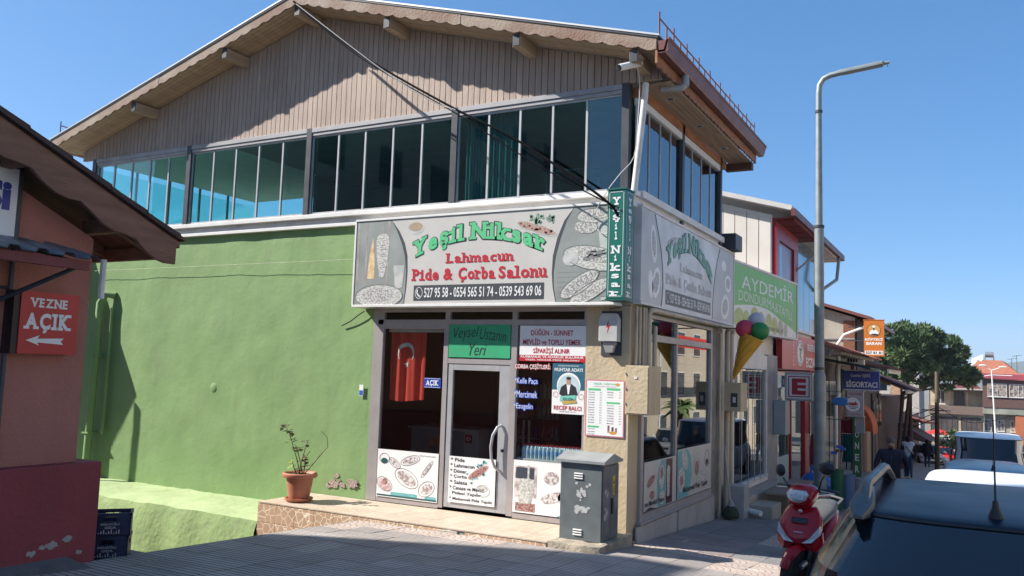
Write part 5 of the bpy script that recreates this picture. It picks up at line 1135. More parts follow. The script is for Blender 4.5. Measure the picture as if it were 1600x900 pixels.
for y in (6.35,7.6,8.85): b = MB().box(.50,.90,y,y+.07,-.85,-.161); b.build('leg', mat('bench_leg',(.26,.16,.09),.7), t)
# AYDEMIR sign
T = thing('ice_cream_sign', 'green and white AYDEMİR ice cream shop sign beyond the restaurant corner', 'sign', (.2,7.4,3.1))
Pa = Panel((.09,5.28,3.085),(.075,1,0),(0,0,1)); W_=4.55
b = MB(); b.prism([Pa.p(0,0,-.16),Pa.p(W_,0,-.16),Pa.p(W_,1.26,-.16),Pa.p(0,1.26,-.16)],Pa.n*.16); b.build('sign_box', M_printc, T)
b = MB(); b.prism([Pa.p(-.05,-.05,-.17),Pa.p(W_+.05,-.05,-.17),Pa.p(W_+.05,-.005,-.17),Pa.p(-.05,-.005,-.17)],Pa.n*.19); b.prism([Pa.p(-.05,1.265,-.17),Pa.p(W_+.05,1.265,-.17),Pa.p(W_+.05,1.31,-.17),Pa.p(-.05,1.31,-.17)],Pa.n*.19); b.prism([Pa.p(W_+.003,.0,-.17),Pa.p(W_+.05,.0,-.17),Pa.p(W_+.05,1.26,-.17),Pa.p(W_+.003,1.26,-.17)],Pa.n*.19); b.build('sign_frame', M_alu_w, T)
b = MB(); A_=[(u,1.25) for u in [W_*i/16 for i in range(17)]]; B_=[(W_*i/16,.42+.10*math.sin(PI*min(1,i/11))-.0*i-.30*max(0,(i-8)/8)**1.5) for i in range(17)]; Pa.strip(b,A_,B_,.002); b.build('green_field', mat('sign_leaf_green',(.17,.50,.13),.4,(.15,.45,.11),3), T)
b = MB(); Pa.text(b,'AYDEMİR',.45,.80,4.25,1.16,.0,.004); Pa.text(b,'DONDURMA&TATLI',.28,.54,4.1,.74,-.01,.004,warp=lambda u,v:(u,v+.09*math.sin(PI*u/4.5)-.045*u)); b.build('lettering', M_printc, T, recalc=False)
b = MB(); rg=random.Random(9)
for u,v,r,k in ((.30,.22,.30,0),(.75,.2,.22,0),(1.3,.32,.26,1),(1.75,.25,.24,1),(2.3,.25,.22,0),(2.75,.2,.2,1),(3.2,.16,.2,2),(3.6,.14,.16,2)): b.mi(k); Pa.disc(b,u,v*.9,r*1.0,min(r,.2),.003+.0004*k,20)
b.build('fruit_picture', [mat('print_lime',(.36,.42,.10),.4,(.5,.55,.2),9), mat('print_yellow',(.55,.50,.14),.4,(.4,.42,.1),9), mat('print_olive',(.25,.33,.18),.4,(.5,.52,.42),12)], T)
b = MB(); Pa.text(b,'0538 834 86 49',1.9,.05,3.4,.14,.0,.005); b.build('lettering', M_pdark, T, recalc=False)
# ice cream cone model
T = thing('ice_cream_cone', 'giant model ice cream cone with pink, white and green scoops on the wall', 'cone model', (.75,3.7,2.1))
b = MB(); c0, c1 = Vector((.50,3.62,2.08)), Vector((.79,3.68,2.80)); b.tube([c0, c0.lerp(c1,.5), c1],[.012,.10,.20],20); b.tube([c1, c1+(c1-c0)*.03],[.215,.215],20); b.build('waffle', mat('waffle_yellow',(.62,.33,.03),.5,(.52,.26,.02),6), T, smooth=True)
for k in range(8):
    b = MB(); pts=[]
    for i in range(9):
        t_=i/8; a=k*PI/4+t_*2.2; p=c0.lerp(c1,.08+.92*t_); r=.012+.19*(.08+.92*t_)+.002; pts.append((p.x+r*math.cos(a),p.y+r*math.sin(a),p.z))
    b.tube(pts,.006,4,cap=False); b.build('waffle_rib', mat('waffle_dark',(.45,.2,.02),.6), T)
for c,m in (((.70,3.60,2.95),mat('scoop_pink',(.50,.04,.08),.5,(.42,.03,.07),6)),((.95,3.62,2.91),mat('scoop_green',(.02,.22,.05),.5,(.015,.18,.04),6)),((.86,3.78,3.09),mat('scoop_white',(.50,.50,.54),.5,(.42,.42,.46),6))): b = MB().ell(c,.155,.155,.155,20,14); b.build('scoop', m, T, smooth=True)
b = MB().tube([(.1,4.2,3.0),(.8,3.75,2.95)],.012,6); b.build('bracket', M_dark, T)
# black box speaker thing above banner end
b = MB().box(-.1,.25,4.75,5.25,4.52,4.82); tag(b.build('black_box', M_dark, bevel=.01), 'black box fixed above the far end of the shaded banner', 'box')
# ================================================================ pharmacy building
T = thing('pharmacy_building', 'white and red pharmacy building with metal side wall and blue glass front', 'building', (-4,12.5,-.8))
b = MB().box(-9,-.1,9.62,15.3,-1,5.2); b.prism([(-9,9.62,5.2),(-.1,9.62,5.2),(-.1,9.62,6.05),(-9,9.62,8.7)],(0,.12,0)); b.build('wall', M_white, T)
for k in range(30):
    x=-.13-k*.29; zt=6.02+(-x-.1)*.298; b = MB().box(x-.27,x,9.585,9.618,3.9,zt); b.build('metal_panel', mat('white_metal_sheet',(.70,.66,.60),.45,(.62,.58,.52),2,dirt=.2,dirtcol=(.45,.4,.33)), T)
    if k > 9: break
b = MB(); b.hexa([(-9,9.3,8.75),(.42,9.3,6.08),(.42,17.6,5.93),(-9,17.6,8.6),(-9,9.3,8.85),(.42,9.3,6.2),(.42,17.6,6.05),(-9,17.6,8.7)]); b.build('roof', mat('roof_white_edge',(.6,.58,.55),.5), T)
b = MB().box(-.1,.42,9.62,17.5,5.93,5.98); b.build('soffit', mat('soffit_red',(.20,.03,.035),.6), T)
for k in range(9): b = MB().box(-.09,.41,9.7+k*.88,10.5+k*.88,5.90,5.926); b.build('soffit_board', MATS['soffit_red'] if k < 4 else M_alu_w, T)
b = MB().box(.40,.50,9.3,17.7,5.95,6.12); b.build('gutter', M_mar, T)
b = MB().box(-.1,.0,9.63,10.0,3.2,5.93).box(-.1,.0,11.9,12.45,3.2,5.93).box(-.1,.0,15.1,15.3,3.2,5.93).box(-.1,-.0,10.0,11.9,5.5,5.93).box(-.1,.0,9.63,15.3,2.3,2.36).box(-.1,.03,13.3,13.9,-1,2.3).box(-.1,.02,14.9,15.3,-1,2.3); b.build('red_facade', M_redp, T)
b = MB().box(-.08,-.05,10.02,11.88,3.25,5.48); b.build('poster_window', mat('faded_red_glass',(.25,.06,.07),.2,(.16,.10,.12),2), T); b = MB().box(-.08,-.04,10.02,10.5,3.3,5.4); b.build('blue_pane', G_blue, T)
for k in range(3): b = MB().box(-.03,-.01,12.47+k*.88,13.32+k*.88,3.45,5.9); b.build('glass_panel', mat('mirror_glass',(.16,.26,.33),.06,(.14,.23,.3),2,metal=.6), T)
b = MB().box(-.06,.02,11.88,15.1,3.38,3.45); b.build('sill', M_white, T)
b = MB().tube([(.0,12.2,5.0),(.42,14.2,5.9)],.03,6).tube([(.45,16.8,5.95),(.45,16.3,5.2),(.1,15.6,4.8)],.05,8); b.build('brace', M_greypvc, T)
for a,c in ((9.8,11.2),(11.5,13.2),(14.0,14.85)):
    b = MB().box(-.04,-.03,a,c,-.65,2.2); b.build('shop_pane', G_side, T); b = MB().box(-.06,.01,a-.08,a,-.7,2.25); b.build('pane_frame', M_redp if a > 11 else M_white, T)
b = MB().box(-3,-.2,9.8,15,-.8,-.7).box(-3,-2.9,9.8,15,-.7,2.3); b.build('inner_room', M_intd, T)
b = MB().box(-.03,.0,9.85,11.15,-.65,.25); b.build('frosted_band', mat('frost',(.30,.42,.42),.4), T)
T = thing('pharmacy_sign', 'red pharmacy fascia with white letters and a snake emblem', 'sign', (.1,12.4,2.35)); b = MB().box(.0,.14,9.62,15.3,2.36,3.24); b.build('sign_box', mat('fascia_red',(.45,.03,.035),.35,(.40,.025,.03),1.5), T)
Pp = Panel((.14,0,0),(0,1,0),(0,0,1)); b = MB(); Pp.text(b,'BERRİN',13.0,2.90,15.1,3.15,.03,.004); Pp.text(b,'ECZANESİ',12.8,2.45,15.2,2.80,.03,.004)
for k,ch in enumerate('AKKYOKU'): Pp.text(b,ch,10.95,3.03-k*.095,11.10,3.10-k*.095,.02,.004)
Pp.disc(b,11.95,2.80,.50,.33,.003,32); b.build('lettering', M_printc, T, recalc=False)
b = MB(); Pp.ring(b,11.95,2.80,.46,.30,.03,.006); b.build('emblem_ring', mat('emblem_blue',(.08,.12,.32),.4), T); b = MB(); Pp.line(b,[(11.95,2.58),(11.95,2.88)],.05,.006); Pp.poly(b,[(11.78,2.93),(12.12,2.93),(12.05,2.86),(11.85,2.86)],.006); Pp.line(b,[(12.0,2.60),(12.1,2.68),(11.85,2.76),(12.1,2.84),(12.2,2.95),(12.05,3.02),(11.95,2.98)],.035,.007); b.build('snake_emblem', mat('emblem_green',(.02,.16,.07),.4), T)
# illuminated style E sign (unlit), perpendicular
T = thing('letter_sign', 'square grey framed sign with a red letter E below the pharmacy fascia', 'sign', (.4,9.8,1.55))
Pe = Panel((.1,9.7,0),(1,-.05,0),(0,0,1)); x0,x1,z0,z1=.08,.74,1.62,2.28
b = MB(); b.prism([Pe.p(x0,z0,-.14),Pe.p(x1,z0,-.14),Pe.p(x1,z1,-.14),Pe.p(x0,z1,-.14)],Pe.n*.14); b.build('sign_box', M_silver, T, bevel=.02)
b = MB().mi(0); Pe.rect(b,x0+.05,x1-.05,z0+.05,z1-.05,.002); b.mi(1); Pe.rect(b,x0+.085,x1-.085,z0+.085,z1-.085,.004); b.mi(0); Pe.rect(b,x0+.11,x1-.11,z0+.11,z1-.11,.006); b.mi(1); Pe.rect(b,x0+.17,x1-.17,z0+.14,z1-.14,.008); b.mi(0); Pe.rect(b,x0+.30,x1-.17,z0+.24,z0+.29,.010); Pe.rect(b,x0+.30,x1-.17,z1-.29,z1-.24,.010); b.build('letter', [M_printc, M_pred], T)
b = MB().tube([(.0,9.78,2.32),(.75,9.75,2.32)],.02,6); b.build('bracket', M_dark, T)
def gbox(name,label,x0,x1,y0,y1,z0,z1,m,cat='cabinet'):
    t = thing(name,label,cat,((x0+x1)/2,(y0+y1)/2,z0)); b = MB().box(x0,x1,y0,y1,z0,z1); b.build('box_body', m, t, bevel=.006); b = MB().box(x0+.02,x1-.02,y0-.012,y0-.001,z0+.03,z1-.03); b.build('box_door', m, t, bevel=.003); return t
M_gbox = mat('grey_box_paint',(.30,.31,.32),.5,(.26,.27,.28),4)
gbox('grey_meter_cabinet','grey metal cabinet hanging on the grey pillar beside the barred window',.06,.34,9.0,9.5,.85,1.62,M_gbox)
gbox('grey_wall_box','grey box on the red front just behind the lamp post',.02,.35,14.3,14.8,.6,1.5,M_gbox)
t = thing('rubbish_bag', 'bright blue plastic bags heaped by the pharmacy door', 'bag', (.4,12,-.9)); M_bag=mat('blue_bag',(.03,.16,.50),.35,(.02,.10,.38),4)
for c,r,s_ in (((.45,12.0,-.55),.34,1),((.62,12.4,-.6),.28,2)): 
    b = MB().ell(c,r,r,r*.95,16,10,.10,s_); b.build('bag_body', M_bag, t, smooth=True)
b = MB().tube([(.42,12,-.28),(.40,12,-.15),(.46,12.05,-.1)],[.05,.03,.08],8); b.build('knot', M_bag, t, smooth=True)
# ================================================================ street lamp
T = thing('street_lamp', 'tall grey street lamp with a curved arm standing on the pavement', 'street lamp', (1.03,9.3,-.8))
M_lamp = mat('lamp_paint',(.27,.30,.30),.5,(.20,.225,.23),4,metal=.3,dirt=.4,dscale=4,dirtcol=(.16,.17,.17))
b = MB().tube([(1.03,9.3,-.85),(1.03,9.3,2.2)],.135,16).tube([(1.03,9.3,2.2),(1.03,9.3,2.3)],[.135,.105],16); b.build('lower_pole', M_lamp, T, smooth=True)
b = MB().tube([(1.03,9.3,2.3),(1.03,9.3,5.6)],.105,16).tube([(1.03,9.3,5.6),(1.03,9.3,8.85)],[.08,.065],16); b.build('upper_pole', M_lamp, T, smooth=True)
for z in (5.62,8.35,2.35): b = MB().tube([(1.03,9.3,z),(1.03,9.3,z+.06)],.115 if z < 6 else .085,14); b.build('collar', M_dark, T)
b = MB().tube([(1.03,9.3,8.8),(1.05,9.3,9.02),(1.14,9.3,9.16),(1.28,9.3,9.22),(1.5,9.3,9.25),(2.42,9.3,9.34)],.065,12); b.build('arm', M_lamp, T, smooth=True)
b = MB().sup([(1.45,9.3,9.255,.09,.05,4),(1.6,9.3,9.26,.11,.055,4),(2.42,9.3,9.335,.11,.055,4),(2.44,9.3,9.337,.05,.035,3),(2.56,9.3,9.345,.045,.03,3)],16,'x'); b.build('lamp_head', M_lamp, T, smooth=True)
b = MB().tube([(2.52,9.3,9.3),(2.52,9.3,9.24)],.006,5); b.build('dangling_wire', M_dark, T)
b = MB().box(.85,1.21,9.12,9.48,-.85,-.70); b.build('base_plate', M_lamp, T, bevel=.01)
# ================================================================ people
M_skin = mat('skin', (.42,.24,.17), .55); M_hair = mat('hair_dark', (.02,.016,.013), .7)
def person(label, loc, heading, h, cols, pose, group=None, hair=True, extras=None, name='person'):
    """cols: top, legs, shoes, sleeve ; pose: dict of joint overrides (fractions of height)"""
    t = thing(name, label, 'person', loc, group, local=True, rz=heading)
    top, legs, shoes = cols[:3]; sleeve = cols[3] if len(cols) > 3 else top; headm = cols[4] if len(cols) > 4 else M_skin
    st = pose.get('stride', .10); arm = pose.get('arm', .06); sw = pose.get('sw', 1.0); lean = pose.get('lean', 0)
    J = {'pel': (0,0,.53), 'wai': (0,-lean*.3,.61), 'che': (0,-lean*.7,.73), 'nek': (0,-lean,.845), 'hd1': (0,-lean-.015,.895), 'hd2': (0,-lean-.012,.945), 'nose': (0,-lean-.066,.915)}
    for s, n in ((-1,'l'),(1,'r')):
        f = s*st
        J['hip'+n] = (s*.055,0,.50); J['kne'+n] = (s*.06,-f*.55-.015,.285); J['ank'+n] = (s*.06,-f+ (.02 if f < 0 else 0),.05+(.02 if f < 0 else 0)); J['toe'+n] = (s*.07,-f-.075,.018)
        J['sho'+n] = (s*.108*sw,-lean,.80); J['elb'+n] = (s*.15*sw,-lean+s*arm*.5+.01,.645); J['wri'+n] = (s*.155*sw,-lean*.6+s*arm-.03,.515); J['pal'+n] = (s*.155*sw,-lean*.5+s*arm-.045,.475)
        for k in range(4): J['f%d%s' % (k,n)] = (s*(.150+.0)*sw, -lean*.5+s*arm-.062+.013*k, .437+.006*abs(k-1.3)); 
        J['th'+n] = (s*.145*sw,-lean*.5+s*arm-.075,.468)
    J.update(pose.get('J', {}))
    Rr = {'pel': .085,'wai': .078,'che': .095,'nek': .036,'hd1': .052,'hd2': .056,'nose': .012,'hip': .062,'kne': .042,'ank': .026,'toe': .024,'sho': .045,'elb': .032,'wri': .02,'pal': .022}
    k_ = pose.get('bulk', 1.0)
    E_ = [('pel','wai','top'),('wai','che','top'),('che','nek','top'),('nek','hd1','head'),('hd1','hd2','head'),('hd1','nose','head')]
    for n in 'lr':
        E_ += [('pel','hip'+n,'legs'),('hip'+n,'kne'+n,'legs'),('kne'+n,'ank'+n,'legs'),('ank'+n,'toe'+n,'shoes'),('che','sho'+n,'top'),('sho'+n,'elb'+n,'sleeve'),('elb'+n,'wri'+n,'sleeve'),('wri'+n,'pal'+n,'skin'),('pal'+n,'th'+n,'skin')]+[('pal'+n,'f%d%s' % (k,n),'skin') for k in range(4)]
    drop = pose.get('drop', ())
    E_ = [e for e in E_ if e[0] not in drop and e[1] not in drop]
    names = []
    for a, c, _ in E_:
        for q in (a, c):
            if q not in names: names.append(q)
    me = bpy.data.meshes.new('body'); me.from_pydata([tuple(x*h for x in J[n]) for n in names], [(names.index(a), names.index(c)) for a, c, _ in E_], [])
    o = bpy.data.objects.new('body', me); COL.objects.link(o)
    sk = o.modifiers.new('skin', 'SKIN'); sk.use_smooth_shade = True; ss = o.modifiers.new('sub', 'SUBSURF'); ss.levels = 1; ss.render_levels = 1
    for i, n in enumerate(names):
        r = Rr.get(n[:3], Rr.get(n, .0065 if n[0] == 'f' else (.008 if n.startswith('th') else .03)))
        if n in ('pel','wai','che'): rx, ry = r*1.15*k_, r*.82*k_
        elif n[:3] in ('sho','elb','hip','kne'): rx = ry = r*(1+(k_-1)*.6)
        else: rx = ry = r
        me.skin_vertices[0].data[i].radius = (rx*h, ry*h); me.skin_vertices[0].data[i].use_root = (n == 'pel')
    dg = bpy.context.evaluated_depsgraph_get(); dg.update()
    em = bpy.data.meshes.new_from_object(o.evaluated_get(dg)); bpy.data.objects.remove(o)
    mats = {'top': top,'legs': legs,'shoes': shoes,'sleeve': sleeve,'skin': M_skin,'head': headm,'face': M_skin}
    keys = list(mats); em.materials.clear()
    for k in keys: em.materials.append(mats[k])
    segs = [(Vector(J[a])*h, Vector(J[c])*h, w, Rr.get(a[:3], .02)*h) for a, c, w in E_]
    for p in em.polygons:
        c = p.center; best = 1e9; bw = 'top'
        for a, d, w, r in segs:
            ab = d-a; q = max(0, min(1, (c-a).dot(ab)/max(1e-9, ab.length_squared))); dd = (a+ab*q-c).length-r*.5
            if dd < best: best, bw = dd, w
        if bw == 'head' and headm is not M_skin and c.y < (J['hd1'][1]-.034)*h and c.z > .87*h: bw = 'face'
        p.material_index = keys.index(bw); p.use_smooth = True
    b = bpy.data.objects.new('body', em); COL.objects.link(b); b.parent = t
    hd = Vector(J['hd2'])*h
    if hair:
        m = MB().ell((hd.x, hd.y+.024*h, hd.z+.010*h), .054*h, .052*h, .054*h, 14, 9, .02, 3); m.build('hair', hair if hair is not True else M_hair, t, smooth=True)
    m = MB()
    for s in (-1,1): m.ell((s*.02*h, (J['hd1'][1]-.050)*h, .925*h), .006*h,.005*h,.004*h,6,4)
    m.tube([(-.016*h,(J['hd1'][1]-.050)*h,.888*h),(.016*h,(J['hd1'][1]-.050)*h,.888*h)],.003*h,4); m.build('eyes_and_mouth', M_hair, t)
    if extras: extras(t, h, J)
    return t
M_navy = mat('cloth_navy', (.012,.016,.035), .9, (.02,.025,.045), 14); M_blk = mat('cloth_black', (.012,.012,.015), .9, (.02,.02,.023), 14); M_jean = mat('jeans', (.03,.06,.13), .9, (.045,.085,.17), 20)
M_shoe = mat('shoe_dark', (.02,.017,.015), .5); M_shw = mat('shoe_white', (.6,.6,.6), .6); M_cloth_w = mat('cloth_white', (.50,.52,.60), .85, (.42,.44,.52), 8)
def mz(x, y): return zside(x, y)
def sweater(t, h, J):
    b = MB().tube([(-.02*h,-.075*h,.60*h),(0,-.085*h,.70*h),(0,-.06*h,.80*h)],.006*h,5); b.build('jacket_zip', M_dark, t)
person('heavy set man in dark navy jumper walking towards the camera past the shop steps', (2.35,11.2,mz(2.35,11.2)), .12, 1.74, (M_navy,M_blk,M_shoe), {'stride':.09,'arm':.06,'bulk':1.3,'sw':1.3,'lean':.02}, hair=mat('hair_grey',(.12,.10,.09),.8), extras=sweater)
def bagstrap(t, h, J):
    b = MB().tube([(.10*h,-.02*h,.82*h),(.02*h,.10*h,.70*h),(-.10*h,.075*h,.56*h)],.008*h,6); b.build('bag_strap', M_blk, t); b = MB().box(-.16*h,-.10*h,-.03*h,.08*h,.46*h,.56*h); b.build('shoulder_bag', M_blk, t, bevel=.01)
    b = MB().ell((0,.012*h,.905*h),.066*h,.068*h,.082*h,14,10); b.build('headscarf', M_blk, t, smooth=True)
person('woman in white top and black headscarf walking away with a bag strap across her back', (1.80,24.9,mz(1.8,24.9)), PI+.1, 1.62, (M_cloth_w,M_jean,M_shoe,M_blk,M_blk), {'stride':.06,'arm':.03,'bulk':1.2,'sw':1.0}, hair=False, extras=bagstrap)
def handbag(t, h, J):
    b = MB().sup([(-.12*h,0,.44*h,.03*h,.05*h,3),(0,0,.44*h,.05*h,.08*h,3),(.12*h,0,.44*h,.03*h,.05*h,3)],14,'y'); b.xf(Matrix.Translation((-.17*h,0,0))); b.build('handbag', M_blk, t, smooth=True); b = MB().tube([(-.17*h,-.06*h,.5*h),(-.13*h,0,.80*h),(-.17*h,.06*h,.5*h)],.006*h,5); b.build('bag_strap', M_blk, t)
    b = MB().ell((0,.012*h,.905*h),.066*h,.068*h,.082*h,14,10); b.build('headscarf', M_blk, t, smooth=True)
    b = MB(); b.sup([(.40*h,0,0,.13*h,.10*h,2),(.55*h,0,0,.115*h,.09*h,2),(.78*h,0,0,.10*h,.07*h,2)],16,'z'); b.build('coat', M_blk, t, smooth=True)
person('woman all in black with white shoes carrying a large dark handbag further down the street', (1.65,41.5,mz(1.65,41.5)), PI-.1, 1.62, (M_blk,M_jean,M_shw,M_blk,M_blk), {'stride':.05,'arm':.02,'bulk':1.1}, hair=False, extras=handbag)
person('bald man in dark jacket and blue jeans in the road beside the white van', (5.55,33,zroad(33)), .6, 1.74, (M_blk,mat('jeans_light',(.10,.22,.36),.9),M_shoe), {'stride':.06,'arm':.04,'bulk':1.1}, hair=False)
# seated man in the dark shop, only head and arms showing over the table
person('man with dark hair sitting at the table in the dark behind the right window', (-1.35,1.65,-.38), .2, 1.72, (M_blk,M_blk,M_shoe), {'stride':0,'arm':.0,'lean':.04,'J': {'kneel':(-.07,-.22,.47),'kner':(.07,-.22,.47),'ankl':(-.07,-.23,.25),'ankr':(.07,-.23,.25),'toel':(-.07,-.3,.23),'toer':(.07,-.3,.23),'elbr':(.17,-.10,.66),'wrir':(.10,-.12,.80),'palr':(.07,-.11,.84),'f0r':(.055,-.11,.875),'f1r':(.06,-.105,.88),'f2r':(.07,-.10,.88),'f3r':(.08,-.10,.875),'thr':(.05,-.10,.85)}})
# ================================================================ cars
M_cglass = mat('car_glass', (.008,.012,.016), .04, spec=.8); M_cblack = mat('car_black_trim', (.012,.012,.014), .45); M_tyre = mat('tyre', (.015,.015,.016), .8, bump=.3)
M_rim = mat('alloy', (.42,.43,.44), .3, metal=.8); M_lampg = mat('headlamp', (.55,.57,.60), .08, (.35,.37,.4), 30, spec=.8); M_redl = mat('tail_lamp', (.35,.01,.01), .15)
def paint(n, c, metal=.3): return mat('paint_'+n, c, .28, tuple(x*.9 for x in c), 2, metal=metal, coat=.12, spec=.15, dirt=.12, dscale=3, dirtcol=tuple(min(1,x*1.3+.02) for x in c))
def car(label, loc, rz, L, W, H, col, belt=.92, hood=.86, wt=.30, rt=.82, wb=.16, rb=1.0, grp=None, roofw=.40, rails=None, antenna=None, antf=.05, tail=.8, crown=1.0, gx=.90, cat='car', name='parked_car', glassm=None):
    """front faces local -y; wt/rt = windscreen top and rear roof end, wb/rb = glass base, as fractions of length"""
    t = thing(name, label, cat, loc, grp, local=True, rz=rz); hw = W/2; y0 = -L/2; Gm = glassm or M_cglass
    # lower body as sections along its length
    prof = [(0,.42,.72,.80),(.015,.30,.78,.88),(.06,.22,hood*.87,.95),(.16,.20,hood*.97,.985),(wb+.04,.19,belt,1.0),(.5,.19,belt+.015,1.0),(.80,.20,belt+.03,.99),(.94,.22,belt+.02,.96),(.985,.30,tail+.06,.90),(1,.40,tail,.82)]
    R_ = []; n = 28
    for q, zb, zt, wf in prof:
        g = []
        zc, rzv, w = (zb+zt)/2, (zt-zb)/2, hw*wf
        for k in range(n):
            a = 2*PI*(k+.5)/n; c, d = math.cos(a), math.sin(a); g.append((w*math.copysign(abs(c)**(2/5.5), c)*(1-.05*max(0,d)), y0+q*L, zc+rzv*math.copysign(abs(d)**(2/3.6), d)))
        R_.append(g)
    b = MB(); b.rings(R_); body = b.build('car_body', col, t, smooth=True)
    # greenhouse
    N = 64; zb_, zt_ = belt-.02, H
    def ring(ya, yb, w, z, p, bow=0):
        cy, hl = (ya+yb)/2, (yb-ya)/2; out = []
        for k in range(N):
            a = 2*PI*k/N+PI/N; c, s = math.cos(a), math.sin(a); x = w*math.copysign(abs(c)**(2/p), c); y = cy+hl*math.copysign(abs(s)**(2/p), s)
            y += bow*(x/w)**2*(1 if s < 0 else -.5); out.append((x, y, z))
        return out
    yb0, yb1, yt0, yt1 = y0+wb*L, y0+rb*L, y0+wt*L, y0+rt*L
    A = ring(yb0, yb1, hw*.93, zb_, 6, .14); Bm = ring(lerp(yb0,yt0,.52), lerp(yb1,yt1,.5), hw*.865, lerp(zb_,zt_-.09*crown,.52), 6, .13); C_ = ring(yt0, yt1, hw*roofw*2, zt_-.075*crown, 6, .10)
    def seg(k):
        a = (360*(k+1)/N) % 360
        x = abs(A[k][0]+A[(k+1)%N][0])/2/(hw*.93); yy2 = (A[k][1]+A[(k+1)%N][1])/2
        s = math.sin(math.radians(a))
        if x < gx: return 'front' if s < 0 else 'rear'
        fr = (yy2-yb0)/(yb1-yb0)
        if fr < .10 or fr > .90 or .44 < fr < .50: return 'pillar'
        return 'side'
    parts = {'front': MB(),'rear': MB(),'side': MB(),'pillar': MB()}
    for k in range(N):
        j = (k+1) % N; w_ = seg(k)
        for P0, P1 in ((A,Bm),(Bm,C_)): parts[w_].poly([P0[k],P0[j],P1[j],P1[k]])
    parts['front'].build('windscreen', Gm, t, smooth=True); parts['rear'].build('rear_window', Gm, t, smooth=True); parts['side'].build('side_windows' if False else 'side_window', Gm, t, smooth=True); parts['pillar'].build('pillar', col, t, smooth=True)
    b = MB(); rs = [C_]
    for f_, dz in ((.985,.014),(.955,.028),(.86,.044),(.6,.062),(.3,.072),(.02,.075)):
        cy = (yt0+yt1)/2; rs.append([(p[0]*f_, cy+(p[1]-cy)*f_, zt_-.075*crown+dz*crown) for p in C_])
    b.rings(rs, cap0=False); b.build('roof', col, t, smooth=True)
    b = MB(); b.tube([C_[k] for k in range(N)]+[C_[0]], .012, 5, cap=False); b.build('roof_seal', M_cblack, t)
    # wheels
    for sx in (-1,1):
        for q in (.185,.80):
            yw = y0+q*L; r = .315 if H < 1.7 else .34
            b = MB().lathe((sx*(hw-.03),yw,r),[(r+.055,-.02*sx),(r+.055,.025*sx)],28,'x'); b.build('wheel_arch', M_cblack, t)
            b = MB().lathe((sx*(hw-.10),yw,r),[(r*.62,-.09),(r*.95,-.1),(r,-.07),(r,.07),(r*.95,.1),(r*.62,.09)] if sx > 0 else [(r*.62,.09),(r*.95,.1),(r,.07),(r,-.07),(r*.95,-.1),(r*.62,-.09)],28,'x'); w = b.build('wheel', M_tyre, t, smooth=True)
            b = MB()
            for k in range(7):
                a = 2*PI*k/7; xx = sx*(hw-.012); b.tube([(xx,yw,r),(xx,yw+r*.6*math.cos(a),r+r*.6*math.sin(a))],[.035,.025],6)
            b.lathe((sx*(hw-.015),yw,r),[(r*.56,-.01),(r*.63,-.01),(r*.63,.01),(r*.56,.01)],24,'x'); b.build('rim', M_rim, w)
    for sx in (-1,1):
        b = MB().ell((sx*hw*.70, y0+.10, .66), .20,.13,.075,14,8); b.build('headlight', M_lampg, t, smooth=True)
        b = MB().ell((sx*hw*.78, y0+L-.07, .80), .11,.07,.12,12,8); b.build('tail_light', M_redl, t, smooth=True)
        b = MB().sup([(sx*(hw+.02)-.0,yb0+.38,belt+.07,.05,.05,2.5),(sx*(hw+.10),yb0+.36,belt+.09,.085,.075,2.6),(sx*(hw+.20),yb0+.38,belt+.09,.07,.065,2.5)],14,'x'); b.build('mirror', col, t, smooth=True)
        b = MB()
        for fr in (.30,.52,.74): b.box(sx*hw*.985-.002,sx*hw*.985+.004,y0+fr*L,y0+fr*L+.012,.3,belt-.06)
        for fr in (.46,.68): b.box(sx*(hw)-.006,sx*(hw)+.018,y0+fr*L,y0+fr*L+.17,belt-.16,belt-.13)
        b.build('door_handle_and_seams', M_cblack, t)
    b = MB().box(-.5,.5,y0-.005,y0+.03,.55,.66).box(-.62,.62,y0-.004,y0+.06,.30,.42); b.build('grille', M_cblack, t, bevel=.01)
    b = MB().box(-.26,.26,y0-.02,y0-.006,.43,.54); b.build('number_plate', M_printc, t)
    for sx in (-.35,.25): b = MB().tube([(sx,yb0+.02,belt+.03),(sx+.42,yb0+.12,belt+.10)],.009,5); b.build('wiper', M_cblack, t)
    if rails:
        for sx in (-1,1):
            x = sx*(hw*roofw*2-.09); ya, yb_ = yt0+.08, yt1-.15; pts=[]
            b = MB(); secs=[]
            m = 22
            for i in range(m+1):
                f_ = i/m; y = lerp(ya,yb_,f_); lift = rails*min(1,math.sin(PI*min(1,max(0,f_)))*1.7)**.9 if 0 < f_ < 1 else 0
                pts.append((x-sx*.02*(1-lift/rails), y, zt_-.045+lift))
            b.tube(pts,[.03 if i < 6 else (.042 if i > m-5 else .032) for i in range(m+1)],8); b.build('roof_rail', mat('rail_grey',(.10,.105,.11),.4,(.075,.08,.085),5,metal=.3), t, smooth=True)
            bf = MB(); bf.rings([[(x+q*w_, ya+dy, zt_-.05+hh*rails) for q, hh in ((-1,0),(-.8,tp*.75),(0,tp),(.8,tp*.75),(1,0))] for dy, w_, tp in ((-.10,.025,.18),(0,.055,.42),(.12,.066,.72),(.26,.058,.98),(.40,.044,1.12),(.50,.03,1.12))]); bf.build('rail_front_fin', MATS['rail_grey'], t, smooth=True)
            for y in (yb_-.12,): b = MB().sup([(zt_-.05,x,y,.026,.09,3),(zt_+rails-.045,x,y,.02,.05,3)],12,'z'); b.build('rail_foot', M_cblack, t, smooth=True)
